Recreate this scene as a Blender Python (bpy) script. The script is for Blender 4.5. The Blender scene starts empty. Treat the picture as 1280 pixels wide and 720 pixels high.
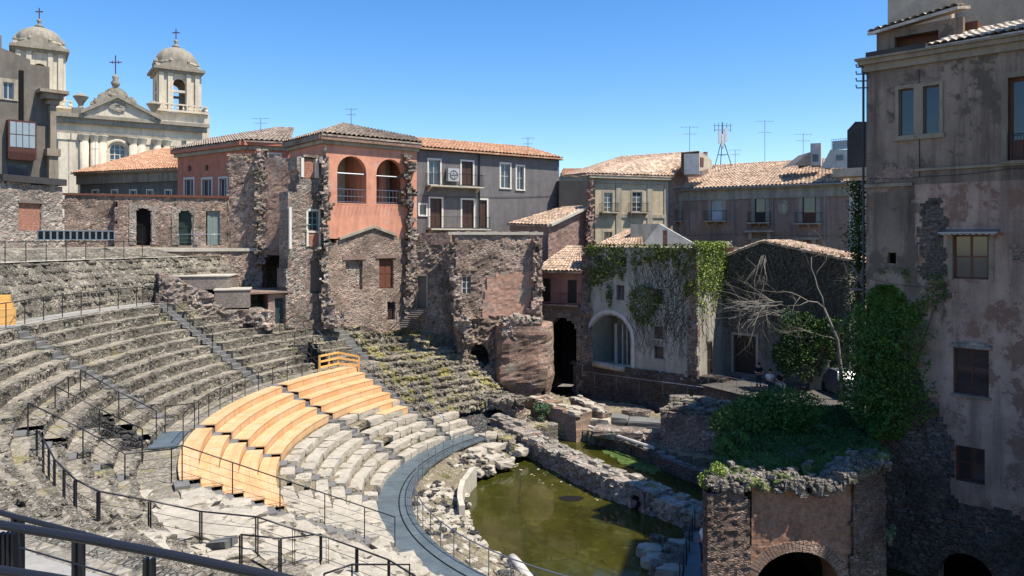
import bpy, math, random
import numpy as np
from mathutils import Vector, noise
sc = bpy.context.scene
COL = sc.collection
rad = math.radians
F, HY, H = 930.0, 300.0, 13.0          # focal length in photo pixels, horizon row, eye height above the water
CX, CY = 9.0, 36.0                     # centre of the orchestra
rnd = random.Random(7)
def lerp(a, b, t): return a + (b - a) * t
def sstep(a, b, x):
    t = max(0., min(1., (x - a) / (b - a))); return t * t * (3 - 2 * t)
def W(px, py, d): return Vector(((px - 640) / F * d, d, H - (py - HY) / F * d))
def XY(px, d, z=0.): return Vector(((px - 640) / F * d, d, z))
def PZ(px, py, z): return W(px, py, F * (H - z) / (py - HY))
def zat(py, d): return H - (py - HY) / F * d
def pol(r, a, z=0.): return Vector((CX + r * math.cos(rad(a)), CY + r * math.sin(rad(a)), z))
PR = [(0, -.5), (11.3, -.5), (11.4, .7), (13.7, .9), (13.75, 1.0), (15.3, 1.0), (23, 4.85), (24.3, 4.75), (31, 9.2), (32.6, 9.2), (34.2, 11.8), (35.5, 11.85), (36.6, 12.4), (41, 12.5), (90, 12.5)]
PRx, PRy = [a for a, b in PR], [b for a, b in PR]
def prof(r, a=180.):
    z = float(np.interp(r, PRx, PRy))
    if r > 31:
        w = sstep(206, 216, a % 360)
        z = lerp(z, 9.3 + .06 * (r - 31), w)
    return z
def hit(px, py, dz=0.):
    d = 4.
    while d < 80:
        p = W(px, py, d); r = math.hypot(p.x - CX, p.y - CY); a = math.degrees(math.atan2(p.y - CY, p.x - CX)) % 360
        if p.z <= prof(r, a) + dz: return p
        d += .04
    return p
def fbm(x, y, z=0., o=3):
    s = 0.; a = 1.
    for _ in range(o):
        s += a * noise.noise(Vector((x, y, z))); x *= 2.03; y *= 2.03; z *= 2.03; a *= .5
    return s
# ---------------------------------------------------------------- mesh builder
BASE = {}
class MB:
    def __init__(s): s.v = []; s.f = []; s.m = []
    def add(s, vs, fs, m=0):
        o = len(s.v); s.v.extend([tuple(p) for p in vs]); s.f.extend([tuple(i + o for i in f) for f in fs]); s.m.extend([m] * len(fs)); return s
    def poly(s, *ps, m=0): return s.add(ps, [tuple(range(len(ps)))], m)
    def obox(s, o, a, b, c, m=0):
        o, a, b, c = Vector(o), Vector(a), Vector(b), Vector(c)
        return s.add([o, o + a, o + a + b, o + b, o + c, o + a + c, o + a + b + c, o + b + c], [(0, 3, 2, 1), (4, 5, 6, 7), (0, 1, 5, 4), (1, 2, 6, 5), (2, 3, 7, 6), (3, 0, 4, 7)], m)
    def box(s, x0, y0, z0, x1, y1, z1, m=0): return s.obox((x0, y0, z0), (x1 - x0, 0, 0), (0, y1 - y0, 0), (0, 0, z1 - z0), m)
    def tube(s, path, r, n=6, m=0):
        path = [Vector(p) for p in path]; k = len(path); vs = []; prev = None
        for i, p in enumerate(path):
            d = (path[min(i + 1, k - 1)] - path[max(i - 1, 0)]); d = d.normalized() if d.length > 1e-6 else Vector((0, 0, 1))
            if prev is None: prev = d.orthogonal().normalized()
            x = prev - d * prev.dot(d); x = x.normalized() if x.length > 1e-4 else d.orthogonal().normalized(); prev = x
            y = d.cross(x); rr = r[i] if isinstance(r, (list, tuple)) else r
            for j in range(n):
                t = 2 * math.pi * j / n; vs.append(p + (x * math.cos(t) + y * math.sin(t)) * rr)
        fs = [(i * n + j, i * n + (j + 1) % n, (i + 1) * n + (j + 1) % n, (i + 1) * n + j) for i in range(k - 1) for j in range(n)]
        fs += [tuple(range(n))[::-1], tuple((k - 1) * n + j for j in range(n))]
        return s.add(vs, fs, m)
    def lathe(s, c, pr, n=16, m=0, a0=0., rib=0.):
        c = Vector(c); vs = []
        for r, z in pr:
            for j in range(n):
                t = a0 + 2 * math.pi * j / n; q = r * (1 + rib * (j % 2)); vs.append(c + Vector((q * math.cos(t), q * math.sin(t), z)))
        fs = [(i * n + j, i * n + (j + 1) % n, (i + 1) * n + (j + 1) % n, (i + 1) * n + j) for i in range(len(pr) - 1) for j in range(n)]
        fs += [tuple(range(n))[::-1], tuple((len(pr) - 1) * n + j for j in range(n))]
        return s.add(vs, fs, m)
    def rock(s, c, x, y, z, amp=.18, k=2, pw=3.2, m=0, rg=None):
        """a block rounded and chipped: half-axis vectors x, y, z"""
        rg = rg or rnd; c = Vector(c); x, y, z = Vector(x), Vector(y), Vector(z); idx = {}; vs = []; fs = []; sd = rg.uniform(0, 999)
        def vt(i, j, l):
            q = (i, j, l)
            if q not in idx:
                p = Vector((2 * i / k - 1, 2 * j / k - 1, 2 * l / k - 1)); L = (abs(p.x) ** pw + abs(p.y) ** pw + abs(p.z) ** pw) ** (1 / pw)
                g = (1.12 / L) * (1 + amp * noise.noise(Vector((p.x * 1.3 + sd, p.y * 1.3, p.z * 1.3))) * 1.6)
                p = Vector((max(-1, min(1, p.x * g)), max(-1, min(1, p.y * g)), max(-1, min(1, p.z * g)))) + Vector((rg.uniform(-amp, amp), rg.uniform(-amp, amp), rg.uniform(-amp, amp))) * .35
                idx[q] = len(vs); vs.append(c + x * p.x + y * p.y + z * p.z)
            return idx[q]
        for a in range(k):
            for b in range(k):
                fs += [(vt(a, b, 0), vt(a, b + 1, 0), vt(a + 1, b + 1, 0), vt(a + 1, b, 0)), (vt(a, b, k), vt(a + 1, b, k), vt(a + 1, b + 1, k), vt(a, b + 1, k)),
                       (vt(a, 0, b), vt(a + 1, 0, b), vt(a + 1, 0, b + 1), vt(a, 0, b + 1)), (vt(a, k, b), vt(a, k, b + 1), vt(a + 1, k, b + 1), vt(a + 1, k, b)),
                       (vt(0, a, b), vt(0, a, b + 1), vt(0, a + 1, b + 1), vt(0, a + 1, b)), (vt(k, a, b), vt(k, a + 1, b), vt(k, a + 1, b + 1), vt(k, a, b + 1))]
        return s.add(vs, fs, m)
    def stone(s, p, r, rg=None, m=0, flat=.6):
        rg = rg or rnd; a = rg.uniform(0, 3.14); ca, sa = math.cos(a), math.sin(a)
        return s.rock(p, (ca * r * rg.uniform(.7, 1.3), sa * r, 0), (-sa * r * rg.uniform(.6, 1.), ca * r * rg.uniform(.6, 1.), 0), (0, 0, r * flat * rg.uniform(.6, 1.2)), .3, 2, 2.4, m, rg)
    def build(s, name, mat, parent=None, smooth=False):
        V = np.array(s.v, dtype=np.float64).reshape(-1, 3); me = bpy.data.meshes.new(name)
        if parent is not None: b = BASE[parent.name]
        else:
            lo, hi = V.min(0), V.max(0); b = Vector(((lo[0] + hi[0]) / 2, (lo[1] + hi[1]) / 2, lo[2]))
        V = V - np.array(b)
        me.from_pydata(V.tolist(), [], s.f)
        mats = mat if isinstance(mat, (list, tuple)) else [mat]
        for q in mats: me.materials.append(q)
        if len(mats) > 1: me.polygons.foreach_set('material_index', s.m)
        if smooth: me.polygons.foreach_set('use_smooth', [True] * len(s.f))
        me.update(); nf = len(me.polygons); nl = len(me.loops)
        N = np.empty(nf * 3); me.polygons.foreach_get('normal', N); N = N.reshape(-1, 3)
        tot = np.empty(nf, dtype=np.int32); me.polygons.foreach_get('loop_total', tot); li = np.empty(nl, dtype=np.int32); me.loops.foreach_get('vertex_index', li)
        Pw = (V + np.array(b))[li]; n = np.repeat(N, tot, axis=0)
        hz = np.abs(n[:, 2]) > .72; t = np.stack([-n[:, 1], n[:, 0]], 1); L = np.maximum(np.hypot(t[:, 0], t[:, 1]), 1e-6); t /= L[:, None]
        sg = np.where(t[:, 0] + t[:, 1] * .01 < 0, -1, 1)[:, None]; t *= sg
        u = np.where(hz, Pw[:, 0], (Pw[:, :2] * t).sum(1)); v = np.where(hz, Pw[:, 1], Pw[:, 2])
        uv = me.uv_layers.new(name='UVMap'); uv.data.foreach_set('uv', np.stack([u, v], 1).ravel())
        o = bpy.data.objects.new(name, me); COL.objects.link(o)
        if parent is not None: o.parent = parent
        else: o.location = b
        BASE[o.name] = Vector(b); return o
def thing(name, label, cat, loc, group=None):
    o = bpy.data.objects.new(name, None); COL.objects.link(o); o.empty_display_size = .2
    o.location = loc; BASE[o.name] = Vector(loc); o['label'] = label; o['category'] = cat
    if group: o['group'] = group
    return o
def tag(o, label, cat, group=None):
    o['label'] = label; o['category'] = cat
    if group: o['group'] = group
    return o
def struct(o): o['kind'] = 'structure'; return o
# ---------------------------------------------------------------- materials
class Mt:
    def __init__(s, name):
        s.m = bpy.data.materials.new(name); s.m.use_nodes = True; s.t = s.m.node_tree; s.n = s.t.nodes; s.b = s.n['Principled BSDF']
        s.pos = s.n.new('ShaderNodeNewGeometry').outputs['Position']; s.uvn = None
    def uv(s):
        if s.uvn is None: s.uvn = s.n.new('ShaderNodeUVMap').outputs[0]
        return s.uvn
    def put(s, sock, v):
        if isinstance(v, bpy.types.NodeSocket): s.t.links.new(v, sock)
        elif isinstance(v, (tuple, list)) and len(v) == 3 and sock.type == 'RGBA': sock.default_value = (*v, 1)
        else: sock.default_value = v
    def map(s, sc_, src=None, loc=(0, 0, 0)):
        n = s.n.new('ShaderNodeMapping'); s.put(n.inputs[0], src or s.pos); n.inputs['Scale'].default_value = sc_; n.inputs['Location'].default_value = loc; return n.outputs[0]
    def noise(s, scale, det=4, rough=.6, vec=None, off=0, dist=0.):
        n = s.n.new('ShaderNodeTexNoise'); s.put(n.inputs['Vector'], vec or s.map((1, 1, 1), None, (off, off * .7, off * .3))); n.inputs['Scale'].default_value = scale
        n.inputs['Detail'].default_value = det; n.inputs['Roughness'].default_value = rough; n.inputs['Distortion'].default_value = dist; return n.outputs['Fac']
    def vor(s, scale, feat='F1', vec=None, out='Distance', rnd_=1.):
        n = s.n.new('ShaderNodeTexVoronoi'); n.feature = feat; s.put(n.inputs['Vector'], vec or s.pos); n.inputs['Scale'].default_value = scale; n.inputs['Randomness'].default_value = rnd_; return n.outputs[out]
    def ramp(s, f, *stops, interp='LINEAR'):
        n = s.n.new('ShaderNodeValToRGB'); n.color_ramp.interpolation = interp; s.put(n.inputs[0], f); e = n.color_ramp.elements
        while len(e) < len(stops): e.new(.5)
        for k, (p, c) in enumerate(stops): e[k].position = p; e[k].color = (*(c if isinstance(c, tuple) else (c, c, c)), 1)
        return n.outputs[0]
    def mix(s, f, a, b, mode='MIX'):
        n = s.n.new('ShaderNodeMix'); n.data_type = 'RGBA'; n.blend_type = mode; s.put(n.inputs[0], f); s.put(n.inputs[6], a); s.put(n.inputs[7], b); return n.outputs[2]
    def math(s, op, a, b=0., c=None):
        n = s.n.new('ShaderNodeMath'); n.operation = op; s.put(n.inputs[0], a); s.put(n.inputs[1], b)
        if c is not None: s.put(n.inputs[2], c)
        return n.outputs[0]
    def sep(s, v, i): n = s.n.new('ShaderNodeSeparateXYZ'); s.put(n.inputs[0], v); return n.outputs[i]
    def bump(s, h, st=.5, dist=.05):
        n = s.n.new('ShaderNodeBump'); s.put(n.inputs['Height'], h); n.inputs['Strength'].default_value = st; n.inputs['Distance'].default_value = dist; s.put(s.b.inputs['Normal'], n.outputs[0])
    def fin(s, col, rough=.9, spec=.3, metal=0.):
        s.put(s.b.inputs['Base Color'], col); s.put(s.b.inputs['Roughness'], rough); s.b.inputs['Specular IOR Level'].default_value = spec; s.b.inputs['Metallic'].default_value = metal; return s.m
def c3(r, g, b): # sRGB 0-255 -> linear
    return tuple(((v / 255 + .055) / 1.055) ** 2.4 if v > 10 else v / 255 / 12.92 for v in (r, g, b))
def sc3(c, k): return tuple(min(1, x * k) for x in c)
def flat(name, c, rough=.6, spec=.4, metal=0., var=.12, vs=3.):
    m = Mt(name); n = m.noise(vs, 4); return m.fin(m.mix(n, sc3(c, 1 - var), sc3(c, 1 + var)), rough, spec, metal)
def plaster(name, c, stain=.45, patch=None, pamt=.5, streak=.5, bump=.35, dirt=(.05, .045, .04), scale=1.):
    m = Mt(name)
    big = m.noise(.35 * scale, 5, .62); mid = m.noise(1.6 * scale, 6, .7, off=7); fine = m.noise(14, 4, .7, off=3)
    st = m.noise(1.3, 5, .7, vec=m.map((1.6, 1.6, .12)))
    col = m.mix(m.ramp(mid, (.3, 0.), (.7, 1.)), sc3(c, .8), sc3(c, 1.16))
    col = m.mix(m.math('MULTIPLY', m.ramp(big, (.42, 0.), (.68, 1.)), stain), col, sc3(c, .45))
    col = m.mix(m.math('MULTIPLY', m.ramp(st, (.46, 0.), (.72, 1.)), streak), col, dirt)
    if patch: 
        pf = m.ramp(m.noise(.9 * scale, 8, .72, off=21), (pamt, 0.), (pamt + .04, 1.)); col = m.mix(pf, col, m.mix(m.noise(5, 4, .7), sc3(patch, .6), sc3(patch, 1.3)))
    col = m.mix(m.math('MULTIPLY', m.ramp(fine, (.35, 1.), (.6, 0.)), .25), col, sc3(c, .5))
    h = m.math('ADD', m.math('MULTIPLY', mid, .6), m.math('MULTIPLY', fine, .3))
    m.bump(h, bump, .06); return m.fin(col, .93, .15)
def rubble(name, stops, mortar, scale=2.6, flatz=1.5, bump=.9, grass=None, gamt=.6, mort=.05, dark=.5, pit=.0):
    m = Mt(name); wob = m.noise(3.5, 3, .6); v = m.map((1, 1, flatz))
    vv = m.n.new('ShaderNodeVectorMath'); vv.operation = 'ADD'; m.put(vv.inputs[0], v); sc_ = m.n.new('ShaderNodeVectorMath'); sc_.operation = 'SCALE'
    nz = m.n.new('ShaderNodeTexNoise'); m.put(nz.inputs['Vector'], v); nz.inputs['Scale'].default_value = 3.; m.put(sc_.inputs[0], nz.outputs['Color']); sc_.inputs['Scale'].default_value = .22; m.put(vv.inputs[1], sc_.outputs[0]); v = vv.outputs[0]
    ed = m.vor(scale, 'DISTANCE_TO_EDGE', v); cc = m.sep(m.vor(scale, 'F1', v, 'Color'), 0); ed2 = m.vor(scale * 2.6, 'DISTANCE_TO_EDGE', v); cc2 = m.sep(m.vor(scale * 2.6, 'F1', v, 'Color'), 1)
    sel = m.ramp(m.noise(.8, 4, .6, off=5), (.47, 0.), (.53, 1.)); cf = m.mix(sel, cc, cc2); e = m.mix(sel, ed, ed2)
    n = len(stops); col = m.ramp(cf, *[(i / (n - 1), s_) for i, s_ in enumerate(stops)])
    fine = m.noise(9, 6, .75, off=2); col = m.mix(m.ramp(fine, (.3, 0.), (.7, 1.)), m.mix(.5, col, (.02, .02, .02)), m.mix(.2, col, (.7, .66, .58)))
    mf = m.ramp(e, (0., 1.), (mort, 1.), (mort * 2.2, 0.)); big = m.noise(.4, 5, .65, off=11)
    mcol = m.mix(m.ramp(big, (.4, 0.), (.65, 1.)), mortar, sc3(mortar, .35)); col = m.mix(mf, col, mcol)
    col = m.mix(m.math('MULTIPLY', m.ramp(big, (.45, 0.), (.7, 1.)), dark), col, sc3(mortar, .18))
    if grass:
        gf = m.ramp(m.noise(.7, 6, .7, off=31), (gamt, 0.), (gamt + .08, 1.)); col = m.mix(gf, col, m.mix(m.noise(6, 5, .75), sc3(grass, .5), sc3(grass, 1.4)))
    hh = m.math('ADD', m.math('MULTIPLY', m.ramp(e, (0., 0.), (.25, 1.)), 1.), m.math('MULTIPLY', fine, .6))
    if pit > 0:
        pf = m.ramp(m.noise(1.9, 4, .7, off=41), (.30, 1.), (.36, 0.)); col = m.mix(m.math('MULTIPLY', pf, pit), col, (.012, .01, .009)); hh = m.math('SUBTRACT', hh, m.math('MULTIPLY', pf, 2.))
    m.bump(hh, bump, .07); return m.fin(col, .95, .12)
def brick(name, c1, c2, mortar, stain=.5, bump=.6, patch=None, pamt=.6, w=.5, h=.16):
    m = Mt(name); b = m.n.new('ShaderNodeTexBrick'); uvn = m.uv()
    dm = m.n.new('ShaderNodeTexNoise'); m.put(dm.inputs['Vector'], uvn); dm.inputs['Scale'].default_value = 1.5
    add = m.n.new('ShaderNodeVectorMath'); add.operation = 'MULTIPLY_ADD'; m.put(add.inputs[0], dm.outputs['Color']); add.inputs[1].default_value = (.08, .08, 0); m.put(add.inputs[2], uvn)
    m.put(b.inputs['Vector'], add.outputs[0]); b.inputs['Scale'].default_value = 1.; b.inputs['Brick Width'].default_value = w; b.inputs['Row Height'].default_value = h; b.inputs['Mortar Size'].default_value = .016; b.inputs['Bias'].default_value = 0
    m.put(b.inputs['Color1'], c1); m.put(b.inputs['Color2'], c2); m.put(b.inputs['Mortar'], mortar)
    fine = m.noise(7, 6, .75, off=2); big = m.noise(.55, 6, .68, off=13)
    col = m.mix(m.ramp(fine, (.3, 0.), (.72, 1.)), m.mix(.55, b.outputs['Color'], (.03, .02, .02)), m.mix(.18, b.outputs['Color'], (.7, .6, .5)))
    if patch: col = m.mix(m.ramp(m.noise(.8, 7, .7, off=51), (pamt, 0.), (pamt + .05, 1.)), col, m.mix(fine, sc3(patch, .6), sc3(patch, 1.3)))
    col = m.mix(m.math('MULTIPLY', m.ramp(big, (.43, 0.), (.68, 1.)), stain), col, (.035, .028, .024))
    m.bump(m.math('ADD', m.math('MULTIPLY', b.outputs['Fac'], -.6), m.math('MULTIPLY', fine, 1.)), bump, .05); return m.fin(col, .95, .12)
def tiles(name, c1, c2, c3_, lich=(.1, .09, .07), lam=.5):
    m = Mt(name); v = m.sep(m.vor(3.4, 'F1', None, 'Color'), 0); col = m.ramp(v, (0., c1), (.35, c2), (.75, c3_), (1., sc3(c3_, 1.25)))
    col = m.mix(m.math('MULTIPLY', m.ramp(m.noise(1.1, 7, .75, off=4), (.45, 0.), (.7, 1.)), lam), col, lich)
    col = m.mix(m.ramp(m.noise(12, 4, .7), (.3, .35), (.6, 0.)), col, (.08, .05, .03)); m.bump(m.noise(14, 4), .4, .03); return m.fin(col, .9, .15)
M = {}
M['cavea'] = rubble('cavea_rubble', [(.07, .06, .048), (.15, .13, .10), (.25, .22, .168), (.35, .31, .24), (.50, .445, .345)], (.31, .265, .195), 4.2, 1.3, .9, (.27, .235, .115), .60, .05, .3)
M['crown2'] = rubble('pale_mixed_wall_stones', [(.2, .175, .14), (.34, .30, .24), (.47, .42, .34), (.58, .52, .43)], (.33, .29, .22), 1.6, 1.2, 1., (.20, .22, .08), .6, .02, .3)
M['bark_d'] = flat('dull_grey_bark', (.17, .15, .125), .9, .1, 0, .35, 6)
M['tread'] = rubble('cavea_tread', [(.20, .172, .13), (.29, .25, .19), (.36, .315, .24), (.44, .39, .30)], (.33, .28, .205), 2.2, 1., .7, (.26, .23, .11), .57, .04, .3)
M['grassy'] = rubble('grassy_rubble', [(.092, .081, .063), (.218, .190, .144), (.368, .322, .247), (.552, .494, .391)], (.345, .287, .190), 2.8, 1.3, 1., (.310, .270, .098), .52, .05, .35)
M['lava'] = rubble('black_lava_rubble', [(.016, .016, .017), (.039, .039, .039), (.065, .062, .058), (.143, .130, .117)], (.039, .036, .034), 3.2, 1.2, 1., None, .6, .05, .4)
M['rub_grey'] = rubble('grey_rubble_masonry', [(.090, .080, .074), (.201, .177, .151), (.381, .332, .281), (.602, .301, .201), (.682, .602, .501)], (.522, .452, .361), 4.2, 1.7, 1., None, .6, .045, .45, .9)
M['rub_brown'] = rubble('brown_rubble_masonry', [(.115, .086, .073), (.288, .192, .144), (.480, .288, .211), (.634, .461, .346), (.230, .192, .173)], (.480, .365, .288), 4.2, 1.7, .9, None, .6, .045, .4, .7)
M['rub_pale'] = rubble('pale_rubble_masonry', [(.130, .111, .091), (.286, .247, .208), (.468, .403, .338), (.442, .260, .195), (.585, .520, .442)], (.494, .442, .364), 2.9, 1.7, .9, None, .6, .05, .25, .3)
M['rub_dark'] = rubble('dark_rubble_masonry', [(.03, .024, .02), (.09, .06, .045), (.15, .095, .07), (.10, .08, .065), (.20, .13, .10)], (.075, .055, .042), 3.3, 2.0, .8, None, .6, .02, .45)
M['rub_dark2'] = rubble('dark_brown_brick_rubble', [(.05, .035, .027), (.17, .095, .065), (.27, .145, .095), (.16, .12, .095), (.36, .21, .15)], (.13, .09, .065), 5.2, 2.6, .8, None, .6, .03, .4)
M['brick_red'] = brick('red_brick', (.40, .185, .115), (.31, .16, .105), (.37, .28, .2), .5, .8, (.33, .275, .215), .52, .38, .11)
M['brick_brown'] = brick('brown_brick', (.324, .176, .128), (.432, .257, .189), (.365, .284, .230), .5, .7, (.324, .270, .230), .56, .38, .12)
M['brick_dark'] = brick('dark_red_brick', (.27, .12, .07), (.20, .10, .065), (.20, .14, .1), .45, .7, (.22, .15, .11), .58, .4, .12)
M['infill'] = brick('orange_brick_infill', (.48, .19, .11), (.42, .17, .1), (.30, .14, .1), .12, .4)
M['red_pl'] = plaster('faded_red_plaster', (.670, .308, .200), .35, (.594, .356, .259), .58, .25, .2)
M['wood_db'] = flat('dark_brown_shutter', (.06, .03, .02), .5, .4)
M['rub_pink'] = rubble('pinkish_rubble_masonry', [(.134, .106, .090), (.302, .224, .174), (.470, .347, .269), (.515, .280, .190), (.560, .470, .381)], (.470, .358, .280), 4.2, 1.8, .9, None, .6, .05, .35, .6)
M['crown'] = rubble('brown_stone_crown', [(.1, .085, .07), (.22, .185, .15), (.35, .3, .24), (.44, .36, .29)], (.28, .23, .18), 4.2, 1.2, 1., (.16, .19, .05), .54, .03, .4)
M['red_wing'] = plaster('red_wing_plaster', (.55, .21, .13), .2, None, .5, .25, .2)
M['pink_pl'] = plaster('pink_plaster_remains', (.50, .30, .215), .4, (.30, .25, .2), .55, .3, .4)
M['grey_pl'] = plaster('grey_cement_render', (.169, .156, .150), .25, None, .5, .3, .25, (.062, .062, .062))
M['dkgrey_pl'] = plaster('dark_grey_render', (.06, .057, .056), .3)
M['church'] = plaster('church_limestone', (.66, .575, .44), .3, (.30, .27, .22), .66, .4, .2, (.16, .14, .11), .5)
M['church_dk'] = plaster('weathered_carved_limestone', (.33, .29, .225), .5, (.2, .18, .14), .6, .4, .4)
M['leftb'] = plaster('left_building_render', (.19, .165, .135), .5, (.13, .12, .11), .6, .4, .3)
M['cream'] = plaster('cream_yellow_plaster', (.52, .43, .28), .3, None, .5, .3, .2)
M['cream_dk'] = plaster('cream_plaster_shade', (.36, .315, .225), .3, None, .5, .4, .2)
M['brown_pl'] = plaster('brown_palazzo_render', (.37, .245, .185), .5, (.38, .30, .24), .6, .5, .25)
M['trim'] = plaster('old_stone_trim', (.42, .36, .27), .4, None, .5, .5, .3)
M['trim_w'] = flat('white_window_surround', (.62, .58, .5), .8, .2)
M['lowb'] = plaster('low_building_render', (.17, .155, .135), .3)
M['ivyw'] = plaster('ivy_house_render', (.43, .40, .33), .45, (.32, .30, .26), .64, .45, .3)
M['gable'] = plaster('gable_house_render', (.22, .195, .165), .5, (.30, .27, .23), .6, .6, .3)
M['rightb'] = plaster('right_building_render', (.32, .24, .185), .85, (.14, .11, .085), .53, .75, .7, (.035, .027, .022), .7)
M['rightb2'] = plaster('right_building_lower_render', (.45, .31, .24), .8, (.26, .15, .11), .53, .6, .8, (.06, .043, .036), .9)
M['rightt'] = plaster('right_building_stone_trim', (.32, .26, .19), .45, (.2, .16, .12), .6, .5, .4)
M['beige'] = plaster('beige_render', (.50, .42, .31), .1, None, .5, .12, .1)
M['white_pl'] = plaster('white_wall_paint', (.60, .555, .49), .15, None, .5, .25, .15)
M['pinkh'] = plaster('pink_house_plaster', (.40, .20, .155), .35, None, .5, .5, .3)
M['tile_a'] = tiles('orange_roof_tiles', (.42, .21, .12), (.52, .27, .15), (.56, .36, .23), (.28, .17, .1), .35)
M['tile_b'] = tiles('weathered_roof_tiles', (.26, .19, .14), (.44, .30, .2), (.58, .42, .3), (.17, .15, .12), .45)
M['tile_c'] = tiles('old_grey_roof_tiles', (.2, .17, .14), (.33, .26, .2), (.45, .36, .28), (.13, .12, .1), .65)
M['tile_w'] = tiles('pale_grey_roof_tiles', (.34, .29, .24), (.48, .42, .35), (.6, .53, .45), (.22, .19, .15), .4)
M['pale'] = plaster('pale_limestone_blocks', (.46, .41, .325), .4, (.25, .22, .165), .57, .2, .8, (.14, .12, .085), 1.8)
M['basalt'] = plaster('basalt_step_stone', (.185, .178, .165), .35, None, .5, .1, .4)
M['dirt'] = rubble('dry_grass_earth', [(.22, .17, .1), (.3, .24, .14), (.36, .3, .19)], (.27, .21, .12), 5., 1., .7, (.13, .13, .04), .58, .02, .2)
M['conc'] = plaster('pale_concrete', (.50, .45, .36), .25, None, .5, .1, .2)
M['paving'] = plaster('stone_paving', (.34, .32, .28), .3, None, .5, .1, .3)
M['ground'] = plaster('city_ground', (.2, .18, .15), .3)
M['metal'] = flat('dark_painted_steel', (.035, .036, .042), .4, .5, .6)
M['rust'] = flat('rusty_brown_steel', (.09, .035, .025), .6, .4, .3)
M['metal_l'] = flat('grey_galvanised_steel', (.25, .27, .29), .4, .5, .7)
M['white_m'] = flat('white_painted_metal', (.65, .65, .63), .5, .4)
M['wood_y'] = flat('yellow_pine', (.75, .42, .13), .6, .3, 0, .2, 9)
M['door_dk'] = flat('dark_door_wood', (.035, .025, .02), .6, .3)
M['door_gn'] = flat('dark_green_door', (.018, .04, .03), .6, .3)
M['gate'] = flat('blue_grey_gate_iron', (.05, .085, .09), .6, .3)
M['creeper'] = flat('dry_grey_creeper', (.15, .13, .10), .9, .1, 0, .5, 1.5)
M['dkpave'] = plaster('worn_dark_paving', (.12, .11, .095), .4)
M['brick_grey'] = brick('greyish_brown_brick', (.30, .255, .21), (.24, .2, .165), (.33, .28, .23), .3, .6, (.34, .3, .24), .6, .38, .12)
M['brick_arch'] = brick('reddish_arch_brick', (.48, .20, .10), (.38, .17, .09), (.32, .2, .13), .3, .7, (.28, .19, .13), .6, .4, .1)
M['rub_brick'] = rubble('weathered_small_red_brick', [(.264, .120, .078), (.432, .198, .126), (.552, .264, .168), (.480, .324, .228), (.360, .180, .120)], (.480, .372, .282), 4.6, 3.2, .8, (.360, .312, .240), .56, .05, .4)
M['door_tq'] = flat('faded_turquoise_shutter', (.24, .30, .275), .7, .2)
M['wood_br'] = flat('brown_wood', (.14, .055, .03), .6, .3)
M['wood_gy'] = flat('grey_weathered_wood', (.17, .14, .12), .8, .2)
M['frame_w'] = flat('white_window_frame', (.6, .6, .56), .6, .3)
M['frame_g'] = flat('teal_window_frame', (.16, .33, .30), .6, .3)
M['dark'] = flat('dark_interior', (.012, .011, .011), .9, .1)  # near-black colour stands in for the shade inside openings
M['ac'] = flat('grey_plastic_casing', (.38, .38, .38), .5, .3)
M['blackhose'] = flat('black_rubber_edge', (.008, .008, .009), .6, .3)
def glass():
    m = Mt('window_glass'); return m.fin(m.mix(m.noise(2.), (.02, .025, .03), (.05, .06, .07)), .06, .8)
M['glass'] = glass()
def glass_l():
    m = Mt('pale_window_glass'); return m.fin(m.mix(m.noise(2.), (.20, .24, .25), (.32, .36, .37)), .15, .7)
M['glass_l'] = glass_l()
def wood_o():
    m = Mt('orange_seat_boards'); ps = m.pos
    d = m.n.new('ShaderNodeVectorMath'); d.operation = 'SUBTRACT'; m.put(d.inputs[0], ps); d.inputs[1].default_value = (CX, CY, 0)
    x, y = m.sep(d.outputs[0], 0), m.sep(d.outputs[0], 1); a = m.math('ARCTAN2', y, m.math('MULTIPLY', x, 1.)); r = m.math('SQRT', m.math('ADD', m.math('MULTIPLY', x, x), m.math('MULTIPLY', y, y)))
    cb = m.n.new('ShaderNodeCombineXYZ'); m.put(cb.inputs[0], m.math('MULTIPLY', m.math('ABSOLUTE', a), 22.)); m.put(cb.inputs[1], m.math('MULTIPLY', r, 9.)); m.put(cb.inputs[2], m.math('MULTIPLY', m.sep(ps, 2), 9.))
    g = m.noise(.5, 6, .7, vec=cb.outputs[0]); w = m.noise(1.2, 4, .6, off=8); g2 = m.noise(.13, 2, .5, vec=cb.outputs[0])
    col = m.mix(m.ramp(g, (.3, 0.), (.7, 1.)), (.52, .275, .115), (.69, .435, .22)); col = m.mix(m.math('MULTIPLY', m.ramp(w, (.4, 0.), (.7, 1.)), .5), col, (.62, .46, .31))
    sm = m.math('FRACT', m.math('MULTIPLY', m.math('ABSOLUTE', a), 16.)); col = m.mix(m.math('MULTIPLY', m.math('LESS_THAN', sm, .022), .75), col, (.2, .08, .03))
    col = m.mix(m.math('MULTIPLY', m.ramp(g2, (.52, 0.), (.62, 1.)), .3), col, (.50, .24, .09))
    m.bump(g, .2, .02); return m.fin(col, .7, .25)
M['wood_o'] = wood_o()
def deckm():
    m = Mt('blue_grey_steel_deck'); n = m.noise(1.1, 5, .7); f = m.noise(30, 2, .5)
    col = m.mix(m.ramp(n, (.3, 0.), (.7, 1.)), (.10, .135, .15), (.19, .235, .25)); col = m.mix(m.ramp(f, (.4, .3), (.6, 0.)), col, (.05, .06, .065)); m.bump(f, .2, .01); return m.fin(col, .45, .5, .35)
M['deck'] = deckm()
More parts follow.
